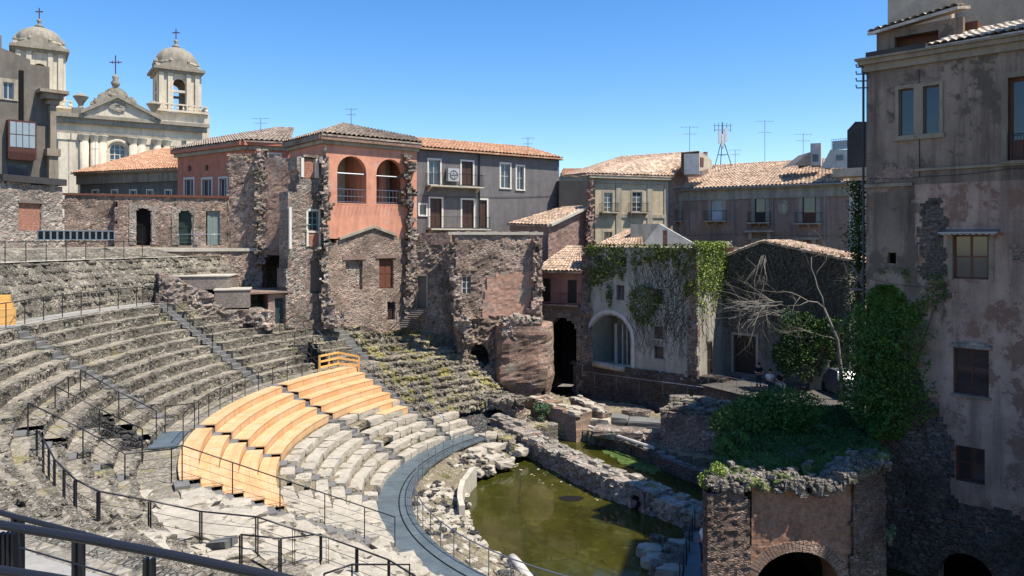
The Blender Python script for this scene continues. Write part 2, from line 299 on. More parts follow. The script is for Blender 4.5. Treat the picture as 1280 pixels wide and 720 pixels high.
def water():
    m = Mt('green_pond_water'); n = m.noise(.28, 6, .65, off=3); n2 = m.noise(1.7, 6, .7, off=9, dist=.6); n3 = m.noise(.9, 7, .75, off=19, dist=1.)
    col = m.mix(m.ramp(n, (.32, 0.), (.66, 1.)), (.020, .020, .004), (.062, .058, .009)); col = m.mix(m.math('MULTIPLY', m.ramp(n2, (.55, 0.), (.68, 1.)), .5), col, (.105, .10, .02))
    # sunken paving: darker joints following the old orchestra floor
    d = m.n.new('ShaderNodeVectorMath'); d.operation = 'SUBTRACT'; m.put(d.inputs[0], m.pos); d.inputs[1].default_value = (CX, CY, 0); x, y = m.sep(d.outputs[0], 0), m.sep(d.outputs[0], 1)
    r = m.math('ADD', m.math('SQRT', m.math('ADD', m.math('MULTIPLY', x, x), m.math('MULTIPLY', y, y))), m.math('MULTIPLY', n, .5))
    ring = m.ramp(r, (0., 0.), (1., 0.)); f = m.math('LESS_THAN', m.math('ABSOLUTE', m.math('SUBTRACT', r, 8.9)), .09); col = m.mix(m.math('MULTIPLY', f, .35), col, (.012, .014, .003))
    f2 = m.math('GREATER_THAN', r, 8.9); col = m.mix(m.math('MULTIPLY', f2, .35), col, (.03, .035, .004))
    ck = m.ramp(m.vor(.28, 'DISTANCE_TO_EDGE', m.map((1, 1, 1), None, (3, 1, 0))), (0., 1.), (.006, 1.), (.012, 0.)); ck = m.math('MULTIPLY', ck, m.ramp(n3, (.45, 0.), (.55, 1.))); col = m.mix(m.math('MULTIPLY', ck, .8), col, (.008, .01, .003))
    col = m.mix(m.ramp(n3, (.70, 0.), (.73, .8)), col, (.02, .025, .005)); m.bump(m.noise(5, 3, .5), .03, .02); return m.fin(col, m.ramp(n2, (.4, .03), (.7, .18)), .5)
M['water'] = water()
def leaf(name, a, b, c):
    m = Mt(name); v = m.noise(2.3, 5, .7); w = m.sep(m.vor(8, 'F1', None, 'Color'), 0); col = m.mix(m.ramp(v, (.35, 0.), (.65, 1.)), a, b); col = m.mix(m.ramp(w, (.5, 0.), (1., .8)), col, c)
    m.b.inputs['Subsurface Weight'].default_value = 0; return m.fin(col, .6, .25)
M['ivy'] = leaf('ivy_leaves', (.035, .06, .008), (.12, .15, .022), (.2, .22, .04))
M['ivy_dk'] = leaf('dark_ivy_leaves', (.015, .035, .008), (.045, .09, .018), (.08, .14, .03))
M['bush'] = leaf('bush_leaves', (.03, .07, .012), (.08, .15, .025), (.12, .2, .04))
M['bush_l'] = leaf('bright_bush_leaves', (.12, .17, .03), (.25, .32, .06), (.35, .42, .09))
M['bush_g'] = leaf('grey_green_leaves', (.06, .10, .045), (.12, .18, .09), (.2, .26, .15))
M['grass'] = leaf('shaded_grass', (.03, .055, .012), (.07, .115, .025), (.13, .17, .045))
M['vine'] = flat('brown_vine_stems', (.10, .075, .05), .9, .1)
M['bark'] = flat('pale_grey_bark', (.30, .27, .23), .9, .1)
M['bark_m'] = flat('dry_twig_bark', (.24, .215, .18), .9, .1)
M['skin'] = flat('skin', (.45, .25, .17), .6, .3)
M['hair'] = flat('dark_hair', (.02, .013, .01), .7, .3)
M['cl_w'] = flat('white_cotton', (.7, .7, .7), .9, .1)
M['cl_k'] = flat('black_cotton', (.02, .02, .025), .9, .1)
M['cl_b'] = flat('navy_trousers', (.03, .04, .07), .9, .1)
M['cl_g'] = flat('beige_trousers', (.5, .45, .38), .9, .1)
M['car'] = flat('silver_car_paint', (.10, .11, .12), .4, .5, .3)
# ---------------------------------------------------------------- wall frames
class Fr:
    """vertical plane: origin o, horizontal direction t (left to right seen from the camera), outward normal n"""
    def __init__(s, a, b): s.o = Vector((a.x, a.y, 0)); d = Vector((b.x - a.x, b.y - a.y, 0)); s.w = d.length; s.t = d.normalized(); s.n = Vector((s.t.y, -s.t.x, 0))
    def P(s, u, z, off=0.): p = s.o + s.t * u + s.n * off; return Vector((p.x, p.y, z))
    def uz(s, px, py):
        k = (px - 640) / F; u = (k * s.o.y - s.o.x) / (s.t.x - k * s.t.y); d = s.o.y + s.t.y * u; return u, zat(py, d)
    def R(s, x0, y0, x1, y1):
        u0, _ = s.uz(x0, y0); u1, _ = s.uz(x1, y0); _, zt = s.uz((x0 + x1) / 2, y0); _, zb = s.uz((x0 + x1) / 2, y1); return (u0, zb, u1, zt)
    def z(s, px, py): return s.uz(px, py)[1]
    def u(s, px): return s.uz(px, 300)[0]
    def back(s, d): q = Fr(s.P(0, 0, -d), s.P(s.w, 0, -d)); return q
def FR(x0, d0, x1, d1): return Fr(XY(x0, d0), XY(x1, d1))
def arch_pts(u0, u1, zt, rise, n=10):
    c = (u0 + u1) / 2; hw = (u1 - u0) / 2
    return [(c - hw * math.cos(math.pi * i / n), zt - rise + rise * math.sin(math.pi * i / n)) for i in range(n + 1)]
def wallp(mb, fr, u0, u1, z0, z1, ops=(), th=.4, m=0, ends=True, zt=None):
    """plain wall with rectangular or arched openings. op=(u0,z0,u1,z1[,arch rise])"""
    us = sorted({u0, u1, *[o[0] for o in ops], *[o[2] for o in ops]}); zs = sorted({z0, z1, *[o[1] for o in ops], *[o[3] for o in ops]})
    us = [u for u in us if u0 - 1e-6 <= u <= u1 + 1e-6]; zs = [z for z in zs if z0 - 1e-6 <= z <= z1 + 1e-6]
    for a, b in zip(us, us[1:]):
        for c, d in zip(zs, zs[1:]):
            cu, cz = (a + b) / 2, (c + d) / 2
            if any(o[0] < cu < o[2] and o[1] < cz < o[3] for o in ops): continue
            mb.poly(fr.P(a, c), fr.P(b, c), fr.P(b, d), fr.P(a, d), m=m)
    for o in ops:
        a, c, b, d = o[:4]; rise = o[4] if len(o) > 4 else 0
        if rise:
            ap = arch_pts(a, b, d, rise); h = len(ap) // 2
            for i in range(len(ap) - 1):
                cor = (a, d) if i < h else (b, d)
                mb.poly(fr.P(*ap[i]), fr.P(*ap[i + 1]), fr.P(*cor), m=m); mb.poly(fr.P(*ap[i]), fr.P(*ap[i + 1]), fr.P(*ap[i + 1], -th), fr.P(*ap[i], -th), m=m)
            d = d - rise
        else: mb.poly(fr.P(a, d), fr.P(b, d), fr.P(b, d, -th), fr.P(a, d, -th), m=m)
        mb.poly(fr.P(a, c), fr.P(a, d), fr.P(a, d, -th), fr.P(a, c, -th), m=m); mb.poly(fr.P(b, c), fr.P(b, d), fr.P(b, d, -th), fr.P(b, c, -th), m=m); mb.poly(fr.P(a, c), fr.P(b, c), fr.P(b, c, -th), fr.P(a, c, -th), m=m)
    if ends:
        mb.poly(fr.P(u0, z1), fr.P(u1, z1), fr.P(u1, z1, -th), fr.P(u0, z1, -th), m=m)
        for u in (u0, u1): mb.poly(fr.P(u, z0), fr.P(u, z1), fr.P(u, z1, -th), fr.P(u, z0, -th), m=m)
    return mb
def inpoly(pts, x, y):
    c = False; j = len(pts) - 1
    for i in range(len(pts)):
        xi, yi = pts[i]; xj, yj = pts[j]
        if (yi > y) != (yj > y) and x < (xj - xi) * (y - yi) / (yj - yi + 1e-12) + xi: c = not c
        j = i
    return c
def in_op(o, u, z):
    if not (o[0] < u < o[2] and o[1] < z < o[3]): return False
    if len(o) > 4 and o[4] and z > o[3] - o[4]:
        c = (o[0] + o[2]) / 2; hw = (o[2] - o[0]) / 2; return ((u - c) / hw) ** 2 + ((z - o[3] + o[4]) / o[4]) ** 2 < 1
    return True
def rough(mb, fr, poly, ops=(), cell=.2, th=.6, amp=.07, rag=.35, seed=0, m=0, fs=1.3, zrag=None):
    """ragged masonry: a wall of small displaced cells with broken edges and real thickness"""
    u0, u1 = min(p[0] for p in poly), max(p[0] for p in poly); z0, z1 = min(p[1] for p in poly), max(p[1] for p in poly)
    u0 -= rag; u1 += rag; z1 += rag; nu, nz = max(1, round((u1 - u0) / cell)), max(1, round((z1 - z0) / cell)); keep = {}
    for i in range(nu):
        for j in range(nz):
            u, z = u0 + (i + .5) * cell, z0 + (j + .5) * cell
            du, dz = rag * fbm(u * fs, z * fs, seed + 3.1), rag * fbm(u * fs, z * fs, seed + 17.7)
            if inpoly(poly, u + du, max(z + dz, z0 + .01)) and not any(in_op(o, u, z) for o in ops): keep[i, j] = 1
    idx = {}; vs = []
    def vt(i, j, b):
        q = (i, j, b)
        if q not in idx:
            u, z = u0 + i * cell, z0 + j * cell; ju = cell * .32 * noise.noise(Vector((u * 9.1, z * 9.1, seed))); jz = cell * .32 * noise.noise(Vector((u * 9.1, z * 9.1, seed + 50)))
            off = amp * (fbm(u * 1.1, z * 1.3, seed + 5, 2) + 1.1 * noise.noise(Vector((u * 5.3, z * 6.1, seed + 9)))) if not b else -th
            idx[q] = len(vs); vs.append(fr.P(u + ju, z + jz if j else z, off))
        return idx[q]
    fs_ = []
    for (i, j) in keep:
        fs_.append((vt(i, j, 0), vt(i + 1, j, 0), vt(i + 1, j + 1, 0), vt(i, j + 1, 0))); fs_.append((vt(i, j, 1), vt(i, j + 1, 1), vt(i + 1, j + 1, 1), vt(i + 1, j, 1)))
        for (di, dj, a, b) in ((-1, 0, (i, j), (i, j + 1)), (1, 0, (i + 1, j + 1), (i + 1, j)), (0, -1, (i + 1, j), (i, j)), (0, 1, (i, j + 1), (i + 1, j + 1))):
            if (i + di, j + dj) not in keep: fs_.append((vt(*a, 0), vt(*b, 0), vt(*b, 1), vt(*a, 1)))
    return mb.add(vs, fs_, m)
def rpoly(fr, pix): return [fr.uz(x, y) for x, y in pix]
# ---------------------------------------------------------------- openings
def fbox(mb, fr, u0, z0, u1, z1, o0, o1, m=0): return mb.obox(fr.P(u0, z0, o0), fr.t * (u1 - u0), fr.n * (o1 - o0), (0, 0, z1 - z0), m)
def window(par, fr, r, fm='frame_w', gm='glass', sur=None, sw=.14, sill=True, deep=.16, nu=2, nz=2, fw=.06, name='window', lab=None):
    u0, z0, u1, z1 = r[:4]; mb = MB()
    for a, b in ((u0, u0 + fw), (u1 - fw, u1)): fbox(mb, fr, a, z0, b, z1, -deep - .05, -deep + .02)
    for a, b in ((z0, z0 + fw), (z1 - fw, z1)): fbox(mb, fr, u0 + fw, a, u1 - fw, b, -deep - .05, -deep + .02)
    for i in range(1, nu): u = lerp(u0, u1, i / nu); fbox(mb, fr, u - fw * .5, z0 + fw, u + fw * .5, z1 - fw, -deep - .045, -deep + .015)
    for i in range(1, nz): z = lerp(z0, z1, i / nz); fbox(mb, fr, u0 + fw, z - fw * .35, u1 - fw, z + fw * .35, -deep - .04, -deep + .01)
    w = mb.build(name, M[fm], par)
    if lab: w['label'] = lab
    fbox(MB(), fr, u0, z0, u1, z1, 0, 0); g = MB(); fbox(g, fr, u0 + fw * .5, z0 + fw * .5, u1 - fw * .5, z1 - fw * .5, -deep - .03, -deep - .01); g.build('pane', M[gm], w)
    if sur:
        s = MB()
        for a, b in ((u0 - sw, u0), (u1, u1 + sw)): fbox(s, fr, a, z0, b, z1 + sw, -.02, .035)
        fbox(s, fr, u0 + .001, z1, u1 - .001, z1 + sw, -.02, .034); s.build('surround', M[sur], w)
        if sill: s = MB(); fbox(s, fr, u0 - sw, z0 - .1, u1 + sw, z0 - .002, -.1, .10); s.build('sill', M[sur], w)
    return w
def door(par, fr, r, dm='door_dk', sur=None, sw=.15, deep=.18, leaves=2, name='door', lab=None, handle=True):
    u0, z0, u1, z1 = r[:4]; mb = MB(); fbox(mb, fr, u0, z0, u1, z1, -deep - .06, -deep)
    for i in range(leaves):
        a, b = lerp(u0, u1, i / leaves) + .05, lerp(u0, u1, (i + 1) / leaves) - .05
        for c, d in ((z0 + .12, lerp(z0, z1, .45)), (lerp(z0, z1, .5), z1 - .12)): fbox(mb, fr, a, c, b, d, -deep, -deep + .025)
    o = mb.build(name, M[dm], par)
    if lab: o['label'] = lab
    if sur:
        s = MB()
        for a, b in ((u0 - sw, u0), (u1, u1 + sw)): fbox(s, fr, a, z0, b, z1 + sw, -.02, .04)
        fbox(s, fr, u0 + .001, z1, u1 - .001, z1 + sw, -.02, .039); s.build('surround', M[sur], o)
    return o
def shutters(par, fr, r, mat, deep=.1):
    u0, z0, u1, z1 = r[:4]; mb = MB(); c = (u0 + u1) / 2; n = max(6, int((z1 - z0) / .09))
    for a, b in ((u0 + .01, c - .008), (c + .008, u1 - .01)):
        for k, l in ((a, a + .06), (b - .06, b)): fbox(mb, fr, k, z0, l, z1, -deep - .05, -deep)
        for k in range(n): z = lerp(z0, z1, k / n); mb.obox(fr.P(a + .06, z, -deep - .045), fr.t * (b - a - .12), fr.n * .035 + Vector((0, 0, -.03)), (0, 0, (z1 - z0) / n * .55))
        fbox(mb, fr, a + .06, z0, b - .06, z1, -deep - .06, -deep - .05)
    return mb.build('shutter', M[mat], par)
def tile_roof(mb, p0, p1, p2, p3, pitch=.34, row=.42, m=0, th=.12):
    """p0-p1 eave, p3-p2 ridge; rows of barrel tiles"""
    p0, p1, p2, p3 = map(Vector, (p0, p1, p2, p3)); wid = max((p1 - p0).length, (p2 - p3).length); L = max((p3 - p0).length, (p2 - p1).length)
    nrm = (p1 - p0).cross((p3 - p0) if (p3 - p0).length > .1 else (p2 - p0)).normalized()
    if nrm.z < 0: nrm = -nrm
    nw = max(2, int(wid / pitch)); nr = max(2, int(L / row)); k = 4; hs = (.0, .075, .1, .075)
    def q(s, t): return p0.lerp(p1, s).lerp(p3.lerp(p2, s), t)
    vs = []; nc = nw * k + 1
    for r in range(nr):
        for e in (0, 1):
            t = (r + e) / nr
            for c in range(nc):
                w = c // k; jit = .03 * noise.noise(Vector((w * 3.7, r * 2.9, p0.x))); vs.append(q(c / (nc - 1), t) + nrm * (hs[c % k] * pitch / .34 + (.06 if e == 0 else .015) + jit))
    fs = []
    for r in range(nr):
        for c in range(nc - 1):
            a = (2 * r) * nc + c; b = a + nc; fs.append((a, a + 1, b + 1, b))
            if r: fs.append((a - nc, a - nc + 1, a + 1, a))
    mb.add(vs, fs, m); lo = Vector((0, 0, -th)); mb.add([p0, p1, p2, p3, p0 + lo, p1 + lo, p2 + lo, p3 + lo], [(7, 6, 5, 4), (0, 1, 5, 4), (1, 2, 6, 5), (3, 0, 4, 7), (0, 3, 2, 1)], m); return mb
def sides(mb, fr, dep, u0, u1, z0, z1, m=0, back=True):
    """plain side, back and top faces closing a building behind its front wall"""
    e = -.4; A, B, C, D = fr.P(u0, z0, e), fr.P(u1, z0, e), fr.P(u1, z0, -dep), fr.P(u0, z0, -dep); h = Vector((0, 0, z1 - z0))
    mb.poly(A, D, D + h, A + h, m=m); mb.poly(B, C, C + h, B + h, m=m); mb.poly(D, C, C + h, D + h, m=m); mb.poly(A + h, B + h, C + h, D + h, m=m); return mb
def balcony(par, fr, u0, u1, z, out=.7, hgt=.95, slab='trim', cell=.13, n=2):
    s = MB(); fbox(s, fr, u0, z - .12, u1, z, .002, out)
    for i in range(n): u = lerp(u0 + .15, u1 - .3, i / max(1, n - 1)); s.add([fr.P(u, z - .12, 0), fr.P(u + .15, z - .12, 0), fr.P(u + .15, z - .12, out * .8), fr.P(u, z - .12, out * .8), fr.P(u, z - .5, 0), fr.P(u + .15, z - .5, 0)], [(0, 1, 2, 3), (0, 3, 4), (1, 5, 2), (3, 2, 5, 4)])
    b = s.build('balcony', M[slab], par); r = MB(); q = [fr.P(u0 + .03, z, .02), fr.P(u0 + .03, z, out - .03), fr.P(u1 - .03, z, out - .03), fr.P(u1 - .03, z, .02)]
    for hh in (.08, hgt): r.tube([p + Vector((0, 0, hh)) for p in q], .018, 4)
    for a, c in zip(q, q[1:]):
        k = max(1, int((c - a).length / cell))
        for i in range(k): p = a.lerp(c, i / k); r.tube([p, p + Vector((0, 0, hgt))], .009, 3)
    r.build('balcony_railing', M['metal'], b); return b
def antenna(p, h, label, n=4, w=.6, yaw=0.):
    t = thing('tv_antenna', label, 'antenna', p, 'television antennas on the roofs'); mb = MB(); mb.tube([p, p + Vector((0, 0, h))], .03, 5); mb.build('mast', M['metal_l'], t)
    mb = MB(); ca, sa = math.cos(yaw), math.sin(yaw)
    for j, zz in enumerate((h * .97, h * .72)):
        L = w * (1 - .25 * j); a = p + Vector((-ca * L, -sa * L, zz)); b = p + Vector((ca * L, sa * L, zz)); mb.tube([a, b], .018, 4)
        for k in range(n): q = a.lerp(b, (k + .5) / n); l = .14 + .04 * k; mb.tube([q - Vector((-sa, ca, 0)) * l - Vector((0, 0, l * .6)), q + Vector((-sa, ca, 0)) * l + Vector((0, 0, l * .6))], .012, 3)
    mb.build('aerial', M['metal_l'], t); return t
def railing(name_label, pts, h=1.0, cables=3, mat='metal', post=.022, hr=.022, group=None, step=None, cat='railing', flat_=False, wide=.0):
    """pts: foot points; a post on each"""
    t = thing('railing', name_label, cat, pts[0], group or 'steel railings of the walkways'); up = Vector((0, 0, h))
    mb = MB(); mb.tube([p + up for p in pts], hr, 7); mb.build('handrail', M[mat], t, True)
    for i, p in enumerate(pts):
        mb = MB()
        if flat_:
            d = (pts[min(i + 1, len(pts) - 1)] - pts[max(0, i - 1)]); d.z = 0; d.normalize(); n = Vector((d.y, -d.x, 0))
            for s in (-1, 1): mb.obox(p + d * (.03 * s - .006) - n * .028 - Vector((0, 0, .15)), d * .012, n * .056, up + Vector((0, 0, .13)))
        else: mb.tube([p - Vector((0, 0, .15)), p + up], post, 6)
        mb.build('post', M[mat], t)
    mb = MB()
    for c in range(cables): hh = h * (c + .6) / (cables + .6); mb.tube([p + Vector((0, 0, hh)) for p in pts], .007, 4)
    if cables: mb.build('cables', M[mat], t)
    return t
# ================================================================ ground, water, cavea
mb = MB(); mb.box(-1500, -400, -1.4, 1500, 2500, -1.2); struct(mb.build('ground', M['ground']))
mb = MB(); mb.poly((-12, 18, 0), (34, 18, 0), (34, 66, 0), (-12, 66, 0)); struct(mb.build('water', M['water']))
def ring_surface(name, r0, r1, a0, a1, zf, mat, dr=.5, da=1.2, amp=.05, skip=None):
    mb = MB(); nr, na = max(1, int((r1 - r0) / dr)), max(1, int((a1 - a0) / da)); vs = []; fs = []
    for i in range(nr + 1):
        for j in range(na + 1):
            r, a = lerp(r0, r1, i / nr), lerp(a0, a1, j / na); p = pol(r, a); vs.append((p.x, p.y, zf(r, a) + amp * fbm(p.x * 1.7, p.y * 1.7, 3)))
    for i in range(nr):
        for j in range(na):
            if skip and skip(lerp(r0, r1, (i + .5) / nr), lerp(a0, a1, (j + .5) / na)): continue
            q = i * (na + 1) + j; fs.append((q, q + na + 1, q + na + 2, q + 1))
    mb.add(vs, fs); return mb.build(name, mat, None, False)
HOLES = [(24.3, 26.3, 194.5, 199.5), (24.2, 26.6, 148.5, 152.5), (26.0, 27.6, 206.0, 207.0)]
def inhole(r, a): return any(h[0] < r < h[1] and h[2] < a < h[3] for h in HOLES)
struct(ring_surface('cavea_slope', 13.0, 31.0, 119, 262, lambda r, a: prof(r, a) - (.55 if 15.4 < r < 31 else .25), M['lava'], .6, 2, .03, lambda r, a: inhole(r, a)))
struct(ring_surface('orchestra_bank', 11.55, 13.75, 141, 262, lambda r, a: lerp(.35, .85, (r - 11.4) / 2.3) + .2 * fbm(r * 1.3, a * .25, 5), M['dirt'], .22, 1.1, .07))
struct(ring_surface('lower_passage', 22.7, 24.5, 119, 262, lambda r, a: 4.75, M['tread'], .25, 1.0, .05))
struct(ring_surface('middle_passage', 30.8, 32.9, 147, 262, lambda r, a: 9.22, M['paving'], .4, 1.0, .03))
struct(ring_surface('upper_slope', 35.3, 37.3, 150, 206, lambda r, a: prof(r, a) + .02 - (.1 if r > 37.2 else 0), M['cavea'], .25, .6, .12))
struct(ring_surface('upper_terrace', 37.1, 47, 150, 206, lambda r, a: prof(r, a) + .0, M['tread'], .6, 1.2, .03))
struct(ring_surface('upper_path', 34.0, 35.5, 150, 206, lambda r, a: 11.87, M['conc'], .4, 1.0, .01))
struct(ring_surface('near_terrace', 32.7, 44, 204, 275, lambda r, a: 9.25, M['tread'], .6, 1.5, .05))
# --- seating rows
def row_mesh(mb, r0, r1, zt, rise, a0, a1, da, amp, m=0, nose=.04, seed=0, rr=2, tt=3, skip=True, zdrop=None):
    na = max(2, int((a1 - a0) / da)); prf = [(r0 + .05, zt - rise - .12)] + [(r0 - nose * (1 if i == rr else .3), lerp(zt - rise, zt, i / rr)) for i in range(rr + 1)] + [(lerp(r0, r1 + .06, (i + 1) / tt), zt) for i in range(tt)]
    vs = []; fs = []; ft = []; k = len(prf)
    for j in range(na + 1):
        a = lerp(a0, a1, j / na)
        for (r, z) in prf:
            p = pol(r, a); n1 = noise.noise(Vector((p.x * 2.1, p.y * 2.1, z * 2 + seed))); n2 = noise.noise(Vector((p.x * 5.5, p.y * 5.5, z * 5 + seed))); dz = zdrop(r, a) if zdrop else 0
            q = pol(r + amp * 1.1 * (n1 + n2), a + rnd.uniform(-.15, .15) * da * .8 * (0 < j < na)); vs.append((q.x, q.y, z + amp * (.6 * n1 + .9 * n2) - dz))
    for j in range(na):
        am = lerp(a0, a1, (j + .5) / na)
        if skip and inhole((r0 + r1) / 2, am): continue
        for i in range(k - 1): q = j * k + i; (fs if i < rr + 2 else ft).append((q, q + k, q + k + 1, q + 1))
    for q in (0, na * k): fs.append(tuple(range(q, q + k)))
    nf = len(fs); mb.add(vs, fs + ft, m); mb.m[-len(ft):] = [m + 1] * len(ft); return mb
MR = [(24.3 + .67 * k, 24.3 + .67 * (k + 1), 4.75 + .445 * (k + 1)) for k in range(10)]
WED = [(143.0, 163.8, 'rough wedge of lava stone seating below the concrete blocks'), (166.2, 186.2, 'widest weathered grey seating wedge behind the orange benches'), (188.2, 207.2, 'weathered seating wedge on the left with a sunken entrance'), (209.0, 229, 'near left wedge of broken stone seating beside the sloping railings'), (229.6, 250, 'nearest wedge of broken stone seating below the thick handrail')]
for wi, (a0, a1, lab) in enumerate(WED):
    t = thing('stone_seating_wedge', lab, 'stone seating', pol(24.3, (a0 + a1) / 2, 4.6), 'rough wedges of the middle seating'); near = wi >= 2
    for k, (r0, r1, zt) in enumerate(MR):
        mb = MB(); row_mesh(mb, r0, r1, zt, .445, a0, a1, .42 if near else .5, .040 if wi != 3 else .065, seed=k * 7 + wi, rr=3, tt=4)
        rg = random.Random(wi * 100 + k); n = int((a1 - a0) * (3.2 if near else 2.4))
        for _ in range(n):
            a = rg.uniform(a0, a1); r = r0 + rg.choice((-.02, .03, .06, rg.uniform(.1, .6)))
            if inhole(r, a) or fbm(a * .35, k * 1.3, wi) < -.25: continue
            mb.stone(pol(r, a, zt + rg.uniform(-.16, .03)), rg.uniform(.05, .13), rg)
        mb.build('seat_row', [M['cavea'], M['tread']], t)
# the ruined grassy wedge on the right
t = thing('stone_seating_wedge', 'overgrown sloping ruin of seats with yellow grass right of the orange benches', 'stone seating', pol(24, 131, 2), 'rough wedges of the middle seating')
def gdrop(r, a): return .25 * max(0, fbm(a * .16, r * .35, 8)) + .9 * sstep(124, 119.5, a) + (1.1 * sstep(25.5, 27, r) * sstep(29, 27, r) * .3 if 133 < a < 137 else 0)
for k in range(15):
    r0 = 17.3 + .67 * k if k else 17.2; zt = float(np.interp(r0 + .5, PRx, PRy)) + .12; mb = MB(); a1 = 146.3 if r0 < 22.6 else 141
    row_mesh(mb, r0, r0 + .7, zt, .42, 119.5 + .7 * fbm(k * 1.3, 1), a1, .5, .12, seed=200 + k, rr=3, tt=4, skip=False, zdrop=gdrop); rg = random.Random(900 + k)
    for _ in range(70):
        a = rg.uniform(120, a1); r = r0 + rg.choice((0, .05, rg.uniform(0, .6))); mb.stone(pol(r, a, zt - gdrop(r, a) + rg.uniform(-.12, .02)), rg.uniform(.06, .2), rg)
    mb.build('seat_row', [M['grassy'], M['grassy']], t)
# dark pits (entrances)
for k, h in enumerate(HOLES[:2]):
    t = thing('sunken_entrance', ('dark rubble lined entrance pit inside the box railing on the left', 'dark entrance pit in the seating above the wooden gate fence')[k], 'entrance pit', pol(h[0], (h[2] + h[3]) / 2, 4.6), 'entrance pits'); mb = MB()
    for (A, B) in ((pol(h[1], h[2]), pol(h[1], h[3])), (pol(h[0], h[3]), pol(h[1], h[3])), (pol(h[0], h[2]), pol(h[1], h[2]))):
        f = Fr(A, B); pz = [max(4.9, prof(math.hypot(q.x - CX, q.y - CY)) + .1) for q in (A, B)]; rough(mb, f, [(0, 4.0), (f.w, 4.0), (f.w, pz[1]), (0, pz[0])], cell=.2, th=.25, amp=.1, rag=.1, seed=k)
    for _ in range(30): mb.stone(pol(rnd.uniform(h[0], h[1]), rnd.uniform(h[2], h[3]), 4.3), rnd.uniform(.1, .25), flat=.8)
    mb.build('rubble_lining', M['lava'], t); mb = MB(); p = [pol(h[0] - .3, h[2], 4.25), pol(h[0] - .3, h[3], 4.25), pol(h[1] + .3, h[3], 4.25), pol(h[1] + .3, h[2], 4.25)]; mb.poly(*p); mb.build('pit_floor', M['lava'], t)
# radial stairs
def stairs(label, a, r0, r1, z0, n, w=.75, mat='basalt', rise=None, irregular=.0):
    t = thing('stone_stairs', label, 'stairs', pol(r0, a, z0), 'basalt stairs between the seating wedges'); dz = (float(np.interp(r1, PRx, PRy)) - z0) / n if rise is None else rise; dr = (r1 - r0) / n
    d = pol(1, a) - pol(0, a); s = Vector((-d.y, d.x, 0))
    for i in range(n):
        j = rnd.uniform(-irregular, irregular); o = pol(r0 + dr * i, a, z0 + dz * (i + 1) + .05 - .6) - s * (w / 2 + j); mb = MB(); mb.obox(o, d * (dr + .12), s * w, (0, 0, .6 + rnd.uniform(-.01, .01))); mb.build('step', M[mat], t)
    return t
for a, l in ((141.9, 'basalt stairs climbing past the right end of the wooden fence'), (165, 'long basalt stairs below the sloping handrail and concrete blocks'), (187.2, 'long basalt stairs left of centre ending near the box railing'), (208.2, 'worn basalt stairs on the near left seating')):
    stairs(l, a, 24.3, 31.0, 4.75, 20, .8 if a > 143 else 1.0)
for a, l in ((166, 'dark basalt stairs between the middle and right orange benches'), (189.2, 'dark basalt stairs between the left and middle orange benches'), (209.3, 'basalt stairs with dark broken blocks at the near end of the orange benches'), (147.0, 'short basalt stairs beside the curved grey handrail')):
    stairs(l, a, 15.35 if a != 147.0 else 15.35, 23.05, 1.0, 22, .72)
# lower rows: pale limestone blocks, and orange wooden benches on top
LR = [(15.3 + .7 * k, 16.0 + .7 * k, 1.0 + .35 * (k + 1)) for k in range(11)]
LW = [(137.5, 146.2, 'pale limestone seating right of the short stairs', range(0, 3)), (147.8, 165.1, 'pale limestone seating rows under the right orange benches', range(0, 6)), (166.9, 188.3, 'pale limestone seating rows under the middle orange benches', range(0, 6)), (190.1, 208.4, 'pale limestone seating rows under the left orange benches', range(0, 6)), (210.3, 232, 'large tumbled limestone seating at the bottom left', range(0, 11))]
for wi, (a0, a1, lab, ks) in enumerate(LW):
    t = thing('limestone_seating', lab, 'stone seating', pol(15.3, (a0 + a1) / 2, .95), 'pale limestone seating wedges'); nb = 0
    for k in ks:
        r0, r1, zt = LR[k]; rg = random.Random(wi * 50 + k); mb = MB(); row_mesh(mb, r0 + .3, r1, zt - .04, .35, a0, a1, .9, .03, seed=k, skip=False)
        row = mb.build('seat_row', [M['dirt'] if wi < 4 else M['tread']] * 2, t); a = a0 + .1
        while a < a1 - .8:
            L = rg.uniform(.7, 1.5); da = math.degrees(L / r0)
            if a + da > a1 - .1: da = a1 - .1 - a
            if k == 5 and wi == 1 and a + da > 158.5 and False: break
            am = a + da / 2; d = pol(1, am) - pol(0, am); s = Vector((-d.y, d.x, 0)); L = rad(da) * r0
            big = wi == 4; dep = rg.uniform(.26, .33) if not big else rg.uniform(.25, .45); drop = rg.uniform(-.02, .05) if not big else rg.uniform(-.12, .1)
            if rg.random() > (.04 if not big else .25) and nb < 95:
                b = MB(); tw = rg.uniform(-.05, .05) if not big else rg.uniform(-.3, .3); d2 = d + s * tw; s2 = s - d * tw
                b.rock(pol(r0 + dep - rg.uniform(0, .06), am, zt - .17 - drop), s2 * (L / 2 - .012), d2 * dep, (0, 0, .19), .10 if not big else .2, 3, 7 if not big else 4, 0, rg); b.build('stone_block', M['pale'], row); nb += 1
            a += da
